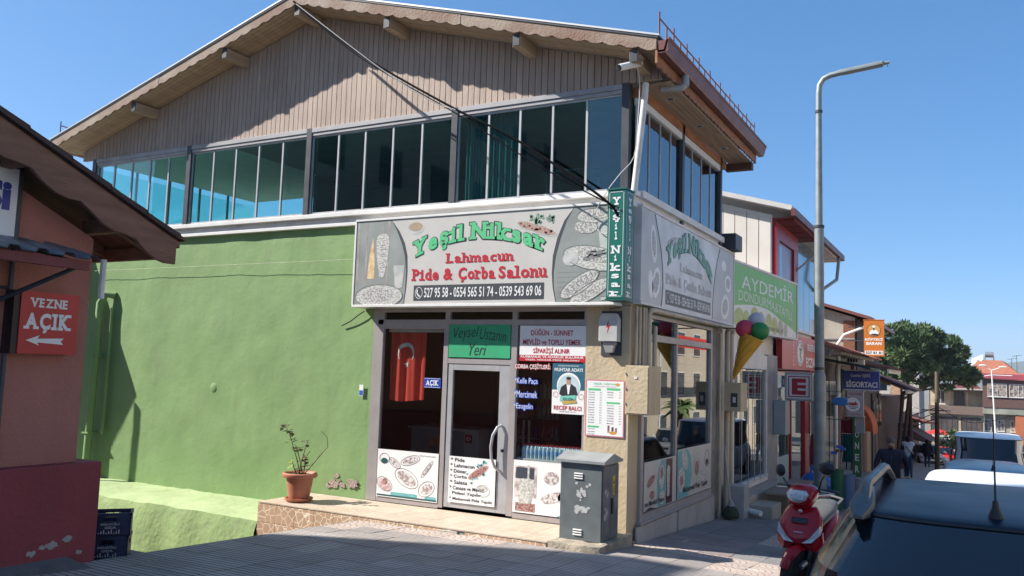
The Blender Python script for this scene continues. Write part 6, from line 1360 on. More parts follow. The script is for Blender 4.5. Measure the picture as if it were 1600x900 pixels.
    if antenna:
        yA = yt0+antf*L; b = MB().lathe((0,yA,zt_-.015),[(0,0),(.035,0),(.03,.02),(.018,.05),(.013,.085),(0,.09)],14); b.build('antenna_base', M_cblack, t, smooth=True)
        b = MB().tube([(0,yA,zt_+.06),(0,yA+antenna*.22,zt_+.06+antenna)],[.006,.0025],6); b.build('antenna_rod', M_cblack, t)
    return t
KX = 4.30
t = car('black car with tall grey roof rails and a rod antenna, nearest of the parked row', (4.25,-5.65,-.07), .01, 4.15, 1.95, 1.54, mat('paint_midnight',(.006,.010,.022),.33,(.009,.014,.028),3,spec=.06,coat=.03,dirt=.10,dscale=5,dirtcol=(.03,.035,.04)), belt=1.04, wt=.345, wb=.13, rt=.83, roofw=.362, crown=.55, rails=.12, antenna=.42, antf=.055, grp=None)
b = MB().box(.02,.09,-1.19,-1.185,1.24,1.35); b.build('yellow_sticker', mat('sticker_yellow',(.6,.5,.1)), t)
car('white saloon parked right behind the black car', (4.36,-.55,zroad(-.5)), 0, 4.45, 1.78, 1.47, paint('white',(.72,.73,.74),0), grp='cars parked along the kerb')
car('dark blue hatchback with a shark fin, third car in the parked row', (4.36,4.9,zroad(4.9)), .01, 4.1, 1.74, 1.48, paint('steel_blue',(.10,.14,.20)), grp='cars parked along the kerb', antenna=.10, antf=.04)
car('maroon car nearly hidden between the blue hatchback and the white van', (4.32,10.7,zroad(10.7)), 0, 4.2, 1.72, 1.47, paint('maroon',(.10,.015,.02)), grp='cars parked along the kerb')
car('white van with wide black windscreen and roof bars at the end of the parked row', (4.42,19.7,zroad(19.7)), 0, 5.0, 2.08, 2.02, paint('white',(.72,.73,.74),0), belt=1.18, hood=1.10, wt=.26, wb=.13, rt=.97, rb=1.0, roofw=.45, gx=.80, tail=1.1, cat='van', name='parked_van', grp='cars parked along the kerb')
car('silver car across the wide road near the far shops', (8.7,74,zroad(74)), 2.2, 4.3, 1.75, 1.47, paint('silver',(.45,.46,.48),.6))
car('white car stopped on the far left beyond the walking women', (.75,58,zroad(58)+.1), .3, 4.2, 1.72, 1.47, paint('white',(.72,.73,.74),0))
car('red car parked under the red parasol in the distance', (1.1,74,zroad(74)), 1.2, 4.0, 1.7, 1.5, paint('red',(.40,.02,.02),0))
car('grey car across the street, parked facing the sunny cream building', (9.4,31,zroad(31)), 0, 4.3, 1.75, 1.47, paint('silver',(.45,.46,.48),.6), grp='cars across the street')
car('white car across the street in front of the palm', (9.4,24,zroad(24)), PI, 4.3, 1.75, 1.47, paint('white',(.72,.73,.74),0), grp='cars across the street')
# ================================================================ scooter
T = thing('scooter', 'red scooter standing on the pavement beside the black car', 'scooter', (2.59,-1.25,-.12), local=True, rz=-.05); T.scale = (.95,1.0,1.03)
M_sr = mat('scooter_red', (.34,.004,.010), .25, (.30,.003,.009), 2, coat=.3, spec=.3); M_sblk = mat('scooter_black', (.015,.015,.017), .4)
def ty(t): return t
# front wheel turned slightly
def wheel(y, r, steer):
    b = MB().lathe((0,0,0),[(r*.66,-.035),(r*.86,-.055),(r*.97,-.045),(r,0),(r*.97,.045),(r*.86,.055),(r*.66,.035)],36,'x'); Mx = Matrix.Translation((0,y,r)) @ Matrix.Rotation(steer,4,'Z'); b.xf(Mx); w = b.build('wheel', M_tyre, T, smooth=True)
    b = MB()
    for k in range(6):
        a = 2*PI*k/6; b.tube([(0,.03*math.cos(a),.03*math.sin(a)),(0,r*.66*math.cos(a+.25),r*.66*math.sin(a+.25))],[.022,.014],6)
    b.lathe((0,0,0),[(0,-.05),(.045,-.05),(.045,.05),(0,.05)],16,'x'); b.lathe((0,0,0),[(r*.62,-.03),(r*.69,-.03),(r*.69,.03),(r*.62,.03)],30,'x'); b.xf(Mx); b.build('rim', mat('scooter_rim',(.10,.02,.02),.35,metal=.4), w)
    b = MB().lathe((-.055,0,0),[(.05,0),(.105,0),(.105,.006),(.05,.006)],24,'x'); b.xf(Mx); b.build('brake_disc', M_rim, w); return Mx
Mf = wheel(-.62, .255, -.42); wheel(.58, .26, 0)
b = MB(); R_=[]
for i in range(15):
    a = math.radians(20+i*10.5); g=[]
    for j in range(9):
        q = -1+2*j/8; rr_ = .30-.045*q*q; g.append((q*.082*(1 if 2<i<12 else .7), -rr_*math.cos(a), rr_*math.sin(a)))
    R_.append(g)
for i in range(14):
    for j in range(8): b.poly([R_[i][j],R_[i][j+1],R_[i+1][j+1],R_[i+1][j]])
b.xf(Mf); b.build('front_fender', M_sr, T, smooth=True)
b = MB()
for s in (-1,1): b.tube([(s*.085,.0,.0),(s*.085,.07,.22),(s*.08,.13,.42)],.024,10)
b.xf(Mf); b.build('fork', M_sblk, T, smooth=True)
b = MB()
for s in (-1,1): b.tube([(s*.075,-.06,.1),(s*.078,.02,.13)],.03,8)
b.xf(Mf); b.build('caliper', M_rim, T)
# apron: broad shield narrowing to a point below
b = MB(); secs = [(.53,0,-.545,.05,.05,2.2),(.565,0,-.57,.12,.075,2.4),(.62,0,-.57,.19,.085,2.8),(.70,0,-.53,.225,.085,3.2),(.78,0,-.475,.215,.08,3.2),(.86,0,-.44,.18,.07,3),(.90,0,-.42,.15,.05,2.6)]
b.sup(secs,30,'z'); b.build('front_shield', M_sr, T, smooth=True)
b = MB().sup([(.80,0,-.565,.085,.02,3),(.755,0,-.58,.085,.02,3)],14,'z'); b.build('air_slot', M_sblk, T)
b = MB().ell((0,-.535,.862),.022,.012,.022,14,8); b.build('badge', M_rim, T, smooth=True)
b = MB().tube([(-.05,-.628,.668),(.05,-.628,.668)],.006,4); b.build('chrome_lettering', M_rim, T)
for s in (-1,1):
    b = MB(); pts=[(s*.045,-.675,.575),(s*.13,-.66,.635),(s*.215,-.61,.74),(s*.222,-.62,.66),(s*.14,-.67,.585)]; b.prism(pts,(0,.06,0)); b.build('indicator', M_lampg, T)
    b = MB(); pts=[(s*.05,-.655,.56),(s*.14,-.645,.57),(s*.235,-.57,.68),(s*.24,-.55,.55),(s*.17,-.60,.49),(s*.10,-.60,.50)]; b.prism(pts,(0,.05,0)); b.build('shield_wing', M_sr, T, bevel=.006)
b = MB().sup([(.32,0,-.40,.13,.10,3),(.44,0,-.44,.17,.12,3),(.60,0,-.42,.19,.10,3),(.80,0,-.37,.17,.07,3)],20,'z'); b.build('inner_shield', M_sblk, T, smooth=True)
# handlebar cover with headlight, turned with the wheel
Mh = Matrix.Translation((0,-.44,0)) @ Matrix.Rotation(-.30,4,'Z')
b = MB().sup([(.88,0,.02,.07,.06,2.6),(.93,0,-.02,.12,.10,3),(1.0,0,-.01,.165,.12,3),(1.06,0,.01,.17,.11,3),(1.10,0,.04,.13,.085,2.6),(1.115,0,.05,.08,.05,2.4)],26,'z'); b.xf(Mh); b.build('handlebar_cover', M_sr, T, smooth=True)
b = MB().sup([(.945,0,-.085,.06,.045,2.4),(.98,0,-.105,.11,.05,2.6),(1.03,0,-.10,.13,.045,2.8),(1.065,0,-.075,.10,.04,2.6)],22,'z'); b.xf(Mh); b.build('headlight', M_lampg, T, smooth=True)
b = MB()
for s in (-1,1): b.tube([(s*.12,.05,1.06),(s*.26,.08,1.075),(s*.37,.12,1.06)],[.02,.018,.018],10)
b.xf(Mh); b.build('handlebar', M_sblk, T, smooth=True)
b = MB()
for s in (-1,1): b.tube([(s*.20,.02,1.07),(s*.35,.05,1.055)],.007,6)
b.xf(Mh); b.build('brake_lever', M_rim, T)
for s in (-1,1):
    dz = -.06 if s < 0 else .01; rx = .06 if s < 0 else .095; b = MB().tube([(s*.16,.06,1.08),(s*.20,.03,1.15+dz),(s*.25,.02,1.22+dz)],.008,6); b.ell((s*.275,.01,1.29+dz),rx,.03,.065,16,10); b.xf(Mh); b.build('mirror', M_sblk, T, smooth=True)
b = MB().sup([(-.38,0,.30,.16,.06,3),(-.1,0,.27,.17,.05,3),(.12,0,.32,.15,.08,3),(.3,0,.45,.14,.14,2.6),(.6,0,.58,.17,.13,2.4),(.85,0,.68,.13,.08,2.3),(.98,0,.72,.06,.04,2.2)],22,'y'); b.build('rear_body', M_sr, T, smooth=True)
b = MB().sup([(.12,0,.66,.10,.05,2.6),(.25,0,.72,.15,.055,3),(.5,0,.75,.16,.055,3),(.78,0,.79,.13,.05,3),(.88,0,.80,.09,.03,2.6)],20,'y'); b.build('seat', mat('seat_grey',(.10,.10,.095),.6,(.08,.08,.075),6), T, smooth=True)
b = MB().tube([(.13,.72,.80),(.15,.92,.84),(0,.99,.86),(-.15,.92,.84),(-.13,.72,.80)],.013,8); b.build('grab_rail', M_rim, T, smooth=True)
b = MB().tube([(.17,.2,.2),(.18,.45,.28),(.18,.85,.34)],[.03,.05,.055],12); b.build('exhaust', M_sblk, T, smooth=True)
b = MB().box(-.12,.12,.1,.65,.2,.42); b.build('engine', M_sblk, T, bevel=.03)
b = MB().tube([(-.1,.1,.25),(-.22,.18,.02),(-.26,.2,.01)],.012,6); b.build('side_stand', M_rim, T)
# ================================================================ old low shops beyond the pharmacy
me_tile = MB()
for k in range(4):
    a0,a1 = PI*k/4, PI*(k+1)/4; me_tile.poly([(-.10*math.cos(a0),0,.06*math.sin(a0)),(-.10*math.cos(a1),0,.06*math.sin(a1)),(-.085*math.cos(a1),-.40,.055*math.sin(a1)),(-.085*math.cos(a0),-.40,.055*math.sin(a0))])
me_tile.poly([(-.10*math.cos(PI*k/4),0,.06*math.sin(PI*k/4)) for k in range(5)])
me_tile = me_tile.mesh('roof_tile', mat('roof_tile_orange',(.40,.13,.07),.85,(.22,.08,.05),4,dirt=.4,dirtcol=(.09,.07,.06)), True)
me_dark = me_tile.copy(); me_dark.materials.clear(); me_dark.materials.append(mat('roof_tile_dark',(.07,.035,.035),.8,(.04,.025,.03),4))
def tile_roof(parent, x_eave, z_eave, x_ridge, z_ridge, y0, y1, me, rows=3):
    """tiles run down towards the street (+x); only the rows nearest the eave are laid singly"""
    sl = math.atan2(z_ridge-z_eave, x_eave-x_ridge); L = math.hypot(x_eave-x_ridge, z_ridge-z_eave); n = int((y1-y0)/.215)
    for r in range(rows):
        for c in range(n):
            q = (r*.36)/L; inst('roof_tile', me, parent, (lerp(x_eave,x_ridge,q), y0+.1+c*.215, lerp(z_eave,z_ridge,q)+.03), (0, sl, 0)).rotation_euler = Matrix(((0,-math.cos(sl),math.sin(sl)),(1,0,0),(0,math.sin(sl),math.cos(sl)))).to_euler() if False else (Matrix.Rotation(sl,3,'Y') @ Matrix.Rotation(PI/2,3,'Z')).to_euler()
T = thing('tiled_shop', 'low shop with orange roof tiles between the pharmacy and the two storey house', 'building', (-2,19.8,-1.2))
b = MB().box(-5,-.1,15.4,24.5,-1.6,2.7); b.build('wall', mat('shop_wall_brown',(.16,.12,.10),.8,(.10,.08,.07),2), T)
b = MB(); b.hexa([(-5,15.4,4.9),(.62,15.4,2.98),(.62,24.5,2.98),(-5,24.5,4.9),(-5,15.4,4.98),(.62,15.4,3.05),(.62,24.5,3.05),(-5,24.5,4.98)]); rf = b.build('roof', M_oldwood, T)
tile_roof(rf, .60, 3.03, -5, 4.96, 15.4, 24.4, me_tile, 4)
b = MB().box(-2,-.2,15.5,24.4,2.7,2.95)
for k in range(14): y=15.6+k*.64; b.box(.35,.66,y,y+.5,2.90,2.985)
b.build('eave_board', M_plaster, T)
b = MB().box(-.1,.0,15.5,16.6,-1.4,2.2).box(-.1,.0,19.9,20.6,-1.6,2.6).box(-.1,.02,23.9,24.5,-1.7,2.7); b.build('shop_pillar', mat('old_red_pillar',(.13,.035,.035),.7), T)
for a,c in ((16.7,18.0),(18.2,19.8),(20.7,22.0),(22.3,23.8)): b = MB().box(-.08,-.05,a,c,-1.2,2.1); b.build('shop_pane', mat('dim_glass',(.02,.035,.03),.1), T)
t = thing('white_drainpipe', 'white drainpipe between the lamp post and the old tiled shop', 'pipe', (.3,17.5,-1)); b = MB().tube([(.3,17.6,2.9),(.3,17.6,1.6),(.22,17.6,1.4),(.22,17.6,-1.2)],.07,10); b.build('pipe', M_white, t, smooth=True); b = MB().tube([(.26,17.6,1.62),(.26,17.6,1.50)],.10,10); b.build('joint', M_white, t)
t = thing('dark_awning', 'dark green corrugated awning over the insurance sign', 'awning', (.7,19,2.3)); b = MB(); b.hexa([(0,16.6,2.72),(1.35,16.6,2.50),(1.35,19.4,2.50),(0,19.4,2.72),(0,16.6,2.78),(1.35,16.6,2.54),(1.35,19.4,2.54),(0,19.4,2.78)]); b.build('sheet', mat('awning_green',(.03,.045,.045),.6), t)
for k in range(9): y=16.7+k*.32; b = MB().tube([(0,y,2.79),(1.35,y,2.55)],.025,5); b.build('sheet_rib', MATS['awning_green'], t)
b = MB().box(.3,.42,17.6,18.3,1.75,2.5); b.build('side_board', MATS['awning_green'], t)
def pboard(name,label,x0,x1,z0,z1,y,m,cat='sign',th=.12,frame=None):
    t = thing(name,label,cat,((x0+x1)/2,y,z0)); b = MB().box(x0,x1,y,y+th,z0,z1); b.build('sign_box', m, t)
    if frame: b = MB().box(x0-.03,x1+.03,y-.01,y+th+.01,z0-.03,z0-.002).box(x0-.03,x1+.03,y-.01,y+th+.01,z1+.002,z1+.03); b.build('sign_frame', frame, t)
    return t, Panel((0,y,0),(1,0,0),(0,0,1))
T, Pq = pboard('insurance_sign','blue sign with white SİGORTACI lettering under the dark awning',.42,1.47,1.87,2.45,18.0,mat('sign_violet_blue',(.055,.07,.30),.4,(.05,.06,.26),4),frame=M_alu_w)
b = MB(); Pq.text(b,'SİGORTACI',.48,1.93,1.41,2.17,.04,.004); Pq.text(b,'Cumhur IŞERİ',.62,2.24,1.20,2.38,.01,.004); b.build('lettering', M_printc, T, recalc=False)
T, Pq = pboard('kebab_sign','tall orange KÖFTECİ BARAN sign with a round cook picture',.54,1.22,3.08,4.36,22.4,mat('sign_orange',(.58,.17,.025),.4,(.52,.15,.02),3),frame=mat('sign_orange_edge',(.5,.14,.02)))
b = MB().mi(0); Pq.text(b,'KÖFTECİ',.58,3.62,1.18,3.73,.05,.004); Pq.text(b,'BARAN',.62,3.46,1.14,3.57,.05,.004); Pq.poly(b,[(.57,3.11),(1.19,3.11),(1.19,3.25),(.57,3.25)],.003); Pq.disc(b,.88,4.13,.05,.045,.006,12); Pq.poly(b,[(.72,3.86),(.76,3.98),(.84,4.02),(.93,4.02),(1.0,3.98),(1.06,3.88),(.98,3.84),(.80,3.84)],.005)
b.mi(1); Pq.text(b,'527 81 81',.60,3.135,1.16,3.225,.03,.005); Pq.ring(b,.88,4.0,.235,.235,.015,.004); Pq.disc(b,.90,3.84,.13,.035,.006,12); Pq.disc(b,.88,4.04,.03,.05,.0055,10); b.mi(2); Pq.disc(b,.88,4.0,.22,.22,.003,28)
b.build('print', [M_printc, M_pdark, mat('print_amber',(.60,.33,.10),.4)], T, recalc=False)
b = MB().box(.0,.54,22.43,22.48,3.6,3.64).box(.0,.54,22.43,22.48,4.1,4.14); b.build('bracket', M_dark, T)
T, Pq = pboard('snack_sign','grey lightbox with a round white and red snack logo',.90,1.33,1.14,1.83,14.95,mat('lightbox_grey',(.40,.38,.38),.5),frame=M_alu)
b = MB().mi(0); Pq.disc(b,1.05,1.46,.21,.21,.004,28); b.mi(1); Pq.text(b,'mısk',.90,1.43,1.20,1.55,.05,.008); Pq.text(b,'FAST FOOD',.95,1.72,1.30,1.79,.02,.004); Pq.text(b,'SERVİS',1.02,1.17,1.22,1.21,.02,.004); b.mi(2); Pq.rect(b,.93,1.19,1.38,1.40,.008); Pq.rect(b,.98,1.14,1.33,1.35,.008); b.mi(1); Pq.ring(b,1.05,1.46,.215,.215,.012,.006); b.build('print', [M_printc, M_pred, M_pdark], T, recalc=False)
T, _ = pboard('blank_sign','plain grey board hanging under the round snack logo',1.10,1.34,.66,1.12,15.05,mat('board_grey',(.28,.30,.31),.6))
T, Pq = pboard('green_banner','narrow green vertical banner with pale letters behind the hanging cloths',.88,1.12,-.75,1.12,16.2,mat('banner_green',(.05,.16,.06),.6),'banner',.03)
b = MB()
for k,ch in enumerate('DÖNER'): Pq.text(b,ch,.95,.80-k*.34,1.06,1.0-k*.34,.02,.004)
b.build('lettering', M_printc, T, recalc=False)
t = thing('hanging_cloths','red and dark teal cloths hanging outside the old tiled shop','cloth',(.85,15.2,-.2))
for x,z0,z1,m in ((.80,.62,.98,mat('cloth_red',(.22,.02,.035),.9)),(.80,-.20,.60,mat('cloth_teal',(.01,.10,.10),.9))):
    b = MB(); pts=[]; n=16
    for i in range(n+1): pts.append((x-.12+.32*i/n, 15.3+.03*math.sin(i*1.9)))
    for i in range(n): (xa,ya),(xb,yb_) = pts[i],pts[i+1]; b.hexa([(xa,ya,z0),(xb,yb_,z0),(xb,yb_+.02,z0),(xa,ya+.02,z0),(xa,ya,z1),(xb,yb_,z1),(xb,yb_+.02,z1),(xa,ya+.02,z1)])
    b.build('cloth', m, t, smooth=True)
b = MB().tube([(.0,15.31,1.0),(1.1,15.31,1.0)],.012,6); b.build('rail', M_dark, t)
t = thing('blue_basin','blue plastic basin hung high beside the lamp post','basin',(1.35,11,1.5)); b = MB().sup([(10.95,1.24,1.62,.17,.09,3),(11.02,1.24,1.62,.19,.10,3),(11.03,1.24,1.62,.16,.08,3),(10.98,1.24,1.62,.14,.06,3)],20,'y'); b.build('basin_body', mat('basin_blue',(.04,.16,.42),.45), t, smooth=True); b = MB().tube([(1.3,11.02,1.76),(1.3,11.02,1.85),(.1,11.02,1.85)],.01,5); b.build('hook', M_dark, t)
def bin_(name,label,x,y,z,r,h,m,lid=None):
    t = thing(name,label,'bin',(x,y,z)); b = MB().lathe((x,y,z),[(0,0),(r*.8,0),(r,h),(r*1.08,h),(r*1.08,h+.03),(r*.92,h+.03),(r*.8,h*.2),(0,h*.2)],18); b.build('bin_body', m, t, smooth=True)
    if lid: b = MB().lathe((x,y,z+h+.03),[(r*1.1,0),(r*1.05,.05),(r*.4,.12),(0,.13)],18); b.build('lid', lid, t, smooth=True)
    return t
bin_('green_bin','tall green plastic bin behind the lamp post',1.30,9.95,mz(1.3,9.95),.15,.90,mat('bin_green',(.02,.13,.06),.5))
bin_('blue_bin','blue grey plastic bin between the green bin and the white bin',1.48,10.5,mz(1.5,10.5),.15,.78,mat('bin_bluegrey',(.16,.24,.36),.5))
bin_('white_bin','dirty white plastic bin with rags, furthest of the bins',1.68,11.0,mz(1.7,11),.18,.70,mat('bin_white',(.38,.38,.38),.6))
t = thing('broom_bundle','mops and blue brooms sticking up out of the green bin','broom',(1.42,9.9,0))
for k,(dx,dy) in enumerate(((-.08,.02),(.02,.05),(.10,-.02),(.05,-.08))): b = MB().tube([(1.32+dx*.3,9.95+dy*.3,-.5),(1.32+dx,9.95+dy,.45+.05*k)],.014,6); b.build('handle', M_soffit, t); b = MB().box(1.32+dx-.07,1.32+dx+.07,9.95+dy-.03,9.95+dy+.03,.43+.05*k,.49+.05*k); b.build('brush_head', (M_pblue,mat('brush_red',(.3,.03,.04),.7),M_pblue,M_pblue)[k], t)
t = thing('orange_awning','bulging orange fabric awning over the shop beside the old posts','awning',(.4,25.5,.4)); b = MB(); R_=[]
for i in range(9):
    a = PI/2*i/8; R_.append([(.62*math.sin(a)*f_[0], f_[1], .22+.98*math.cos(a)) for f_ in ((1,24.4),(1,25.0),(1,25.6),(1,26.2))])
for i in range(8):
    for j in range(3): b.poly([R_[i][j],R_[i][j+1],R_[i+1][j+1],R_[i+1][j]])
b.poly([(0,24.4,.22)]+[r[0] for r in R_]); b.poly([(.62,24.4,.22),(.62,26.2,.22),(.62,26.2,.10),(.62,24.4,.10)]); b.build('fabric', mat('awning_orange',(.55,.12,.03),.8,(.45,.09,.02),3), t, smooth=True, recalc=False)
t = thing('stone_steps','pair of pale stone steps at the old shop doorway','steps',(.6,18.5,-1.2)); b = MB().box(-.1,.75,17.2,19.2,-1.7,-.80); b.build('upper_step', MATS['step_stone'], t, bevel=.01); b = MB().box(.75,1.2,17.0,19.4,-1.8,-1.0); b.build('lower_step', MATS['step_stone'], t, bevel=.01)
t = thing('tan_shutter','tan roller panel with a dark frame beneath the orange awning','shutter',(.05,28,-1.5)); b = MB().box(-.05,.06,27.2,29.0,-1.7,.05); b.build('panel', mat('tan_panel',(.30,.20,.12),.7), t); b = MB().box(-.05,.08,27.1,27.2,-1.7,.1).box(-.05,.08,29.0,29.1,-1.7,.1).box(-.05,.08,27.2,29.0,.052,.12); b.build('frame', M_dark, t)
# two storey house
T = thing('old_two_storey_house','old plastered two storey house with maroon eaves and a grey drainpipe','building',(-3,28,-1.5))
b = MB().box(-7,-.02,24.6,33,-2,4.5); b.prism([(-7,24.6,4.5),(-.02,24.6,4.5),(-.02,24.6,4.62),(-7,24.6,6.9)],(0,8.4,0)); b.build('wall', mat('old_plaster',(.45,.41,.34),.9,(.33,.30,.25),1.4,bump=.3,dirt=.4,dirtcol=(.2,.18,.15),streak=.3), T)
for z in (2.9,3.75): b = MB().box(-7,-.03,24.55,24.598,z,z+.06); b.build('timber_band', M_greypvc, T)
b = MB().box(-.02,.05,24.6,33,-2,4.6); b.build('street_front', mat('dark_timber_front',(.045,.03,.028),.7), T); b = MB().box(-.45,-.03,24.56,24.6,2.3,4.5); b.build('corner_board', mat('rust_board',(.22,.09,.05),.8), T)
b = MB(); b.hexa([(-7,24.2,6.95),(.62,24.2,4.5),(.62,33.4,4.5),(-7,33.4,6.95),(-7,24.2,7.07),(.62,24.2,4.62),(.62,33.4,4.62),(-7,33.4,7.07)]); b.build('roof', mat('maroon_sheet',(.17,.06,.05),.6), T); b = MB().box(.60,.72,24.1,33.4,4.42,4.56); b.build('gutter', M_mar, T)
b = MB().tube([(.62,24.1,4.45),(.5,24.0,4.25),(-.35,23.95,3.9),(-.95,23.9,2.95)],.055,8); b.build('drain_pipe', M_white, T, smooth=True)
t = thing('air_conditioner','beige outdoor air conditioner unit under the old house corner','air conditioner',(.2,22,2.8)); b = MB().box(.0,.62,21.6,21.95,2.72,3.15); b.build('casing', M_alu_w, t, bevel=.01); b = MB()
for k in range(4): b.box(.08+k*.09,.14+k*.09,21.58,21.599,2.80,3.08)
b.build('grille', M_dark, t)
# kiosk row with dark tiles and leaning posts
T = thing('tiled_kiosk','lean-to kiosk with dark roof tiles on leaning brown posts','building',(0,36,-2))
b = MB().box(-4,-.05,33.1,48,-3,1.4); b.build('wall', mat('kiosk_wall',(.07,.04,.035),.8), T)
b = MB(); b.hexa([(-4,33.1,3.9),(1.2,33.1,1.75),(1.2,40,1.75),(-4,40,3.9),(-4,33.1,3.98),(1.2,33.1,1.83),(1.2,40,1.83),(-4,40,3.98)]); rf = b.build('roof', M_oldwood, T); tile_roof(rf, 1.18, 1.84, -4, 3.98, 33.1, 39.9, me_dark, 5)
b = MB(); b.hexa([(-4,27.5,3.9),(.9,27.5,2.62),(.9,33.4,2.62),(-4,33.4,3.9),(-4,27.5,3.98),(.9,27.5,2.7),(.9,33.4,2.7),(-4,33.4,3.98)]) ; rf2 = b.build('upper_roof', M_oldwood, T); tile_roof(rf2, .88, 2.72, -4, 3.98, 27.5, 33.3, me_tile, 2)
b = MB().box(1.18,1.28,33.0,40.1,1.62,1.80); b.build('gutter', M_white, T); b = MB().box(.88,.96,27.4,33.4,2.50,2.68); b.build('fascia', M_white, T)
for y,x0,x1 in ((34.2,1.0,.7),(36.6,1.12,.75),(39.2,1.0,1.0)): b = MB().tube([(x0,y,1.7),(x1,y-.6,-2.2)],.085,8); b.build('post', mat('post_brown',(.09,.045,.035),.8), T)
T, Pq = pboard('dark_menu_board','large dark framed board standing beyond the leaning posts',.38,1.10,-1.55,.0,39.0,M_dark,'board',.1,M_alu)
b = MB().mi(0); Pq.ring(b,.74,-.80,.27,.16,.03,.004); Pq.disc(b,.74,-.35,.18,.06,.004); b.mi(1); Pq.disc(b,.74,-1.2,.2,.1,.004); b.build('print', [mat('board_print',(.16,.22,.2),.5), mat('board_print_dim',(.09,.11,.1),.5)], T)
T = thing('dark_shop_row','row of dark shop fronts with a sagging brown roof past the kiosk','building',(-1,55,-4)); b = MB().box(-6,-.1,48.2,66,-6,-.2); b.build('wall', mat('shop_row_wall',(.22,.19,.17),.85,(.12,.1,.09),1), T); b = MB(); b.hexa([(-6,48,1.6),(1.1,48,-.35),(1.1,66,-1.1),(-6,66,1.3),(-6,48,1.75),(1.1,48,-.2),(1.1,66,-.95),(-6,66,1.45)]); b.build('roof', M_rtile, T)
b = MB(); b.prism([(.4,46,-1.2),(1.6,46,-1.45),(1.7,46,-1.35),(.4,46,-.55)],(0,5,0)); b.build('awning_cloth', mat('awning_brown',(.12,.07,.055),.8), T)
t = thing('brick_chimney','stub of brick chimney on the kiosk roof end','chimney',(-.2,47,1)); b = MB().box(-.55,-.05,46.5,47.0,-.2,2.2); b.build('stack', mat('chimney_brick',(.36,.20,.12),.9,(.45,.33,.22),6), t); b = MB().box(-.6,0,46.45,47.05,2.2,2.3); b.build('cap', M_conc, t)
t = thing('bracket_lamp','small grey hooked lamp on the wall above the dark board','lamp',(.9,43,0)); b = MB().tube([(.1,43,-.4),(.5,43,.55),(.9,43,.75),(1.25,43,.7)],.03,6); b.build('arm', M_alu, t); b = MB().box(.35,.5,43,43.1,-.9,.45); b.build('panel', mat('panel_grey',(.3,.28,.25),.7), t)
# wooden utility pole with wires
t = thing('wooden_utility_pole','dark wooden utility pole in the middle of the street view with wires','pole',(2.25,39.7,-2.4)); b = MB().tube([(2.2,39.8,-2.6),(2.26,39.6,2.75)],[.13,.09],12); b.build('pole', mat('pole_wood',(.07,.045,.03),.9,(.11,.075,.05),5), t, smooth=True); b = MB().tube([(2.25,39.62,1.3),(2.26,39.6,2.78)],[.105,.095],12); b.build('pole_top', mat('pole_pale',(.14,.10,.07),.9), t); b = MB().box(1.5,2.9,39.55,39.65,.70,.76); b.build('cross_arm', M_dark, t)
for k,(z0,z1) in enumerate(((.85,-.05),(.6,-.6),(.3,-.9))): wire([(2.2,39.6,z0),(-1.5,50,z1-.3),(-6,62,z1+.3)],.022,M_cab,'street_wire',('upper','middle','lower')[k]+' black wire from the wooden pole to the white building')
wire([(2.3,39.6,.9),(4,60,-.6),(8,100,-1)],.02,M_cab,'street_wire','black wire running from the wooden pole towards the brown building')
# ================================================================ trees
M_pine = mat('pine_needles', (.055,.10,.035), .8, (.03,.065,.025), .9, contrast=.3); M_pine2 = mat('pine_needles_light', (.13,.18,.06), .8, (.09,.135,.045), 1.1)
M_bark = mat('bark', (.10,.07,.05), .95, (.06,.045,.035), 6, bump=.8)
def tree(name, label, base, height, blobs, trunk_r, seed, mats=(M_pine,M_pine2), n=900, size=.32, group=None, cat='tree', parentkind=None):
    rg = random.Random(seed); t = thing(name, label, cat, base, group); bx,by,bz = base
    b = MB()
    for (cx,cy,cz,rx,ry,rz_) in blobs:
        sub = []
        for _ in range(int(14*rx*rz_/4)+7):
            a,e = rg.uniform(0,2*PI), math.asin(rg.uniform(-.75,1)); q = rg.uniform(.55,1.0)
            sub.append((cx+rx*q*math.cos(a)*math.cos(e), cy+ry*q*math.sin(a)*math.cos(e), cz+rz_*q*math.sin(e), rg.uniform(.20,.36)*min(rx,rz_), rg.random()))
        for sx,sy,sz,sr,tone in sub:
            for _ in range(int(n*sr*sr/1.2)+25):
                a,e = rg.uniform(0,2*PI), math.asin(rg.uniform(-1,1)); q = sr*rg.uniform(.35,1.0)**.5; x,y,z = sx+q*1.2*math.cos(a)*math.cos(e), sy+q*1.2*math.sin(a)*math.cos(e), sz+q*.8*math.sin(e)
                d = Vector((math.cos(a)*math.cos(e),math.sin(a)*math.cos(e),math.sin(e)+.35)).normalized(); s_ = size*rg.uniform(.6,1.3); w = Vector((rg.uniform(-1,1),rg.uniform(-1,1),rg.uniform(-1,1))).cross(d)
                if w.length < 1e-3: continue
                w = w.normalized()*s_*.28; p = Vector((x,y,z)); b.k = 1 if rg.random() < (.75 if tone > .55 else .12) else 0
                i = len(b.v); b.v += [tuple(p-w), tuple(p+w), tuple(p+d*s_+w*.2)]; b.f.append((i,i+1,i+2)); b.m.append(b.k)
    b.build('crown', list(mats), t, recalc=False)
    b = MB(); top = (bx+.2, by, bz+height*.62); b.tube([(bx,by,bz),(bx+.1,by+.1,bz+height*.3),top],[trunk_r,trunk_r*.75,trunk_r*.4],10); b.build('trunk', M_bark, t, smooth=True)
    for (cx,cy,cz,rx,ry,rz_) in blobs[:7]:
        b = MB(); st_ = Vector((bx+.1,by+.1,bz+height*rg.uniform(.3,.5))); en = Vector((cx,cy,cz)); b.tube([st_, st_.lerp(en,.5)+Vector((0,0,-.2)), en],[trunk_r*.4,trunk_r*.25,trunk_r*.1],6); b.build('limb', M_bark, t)
    return t
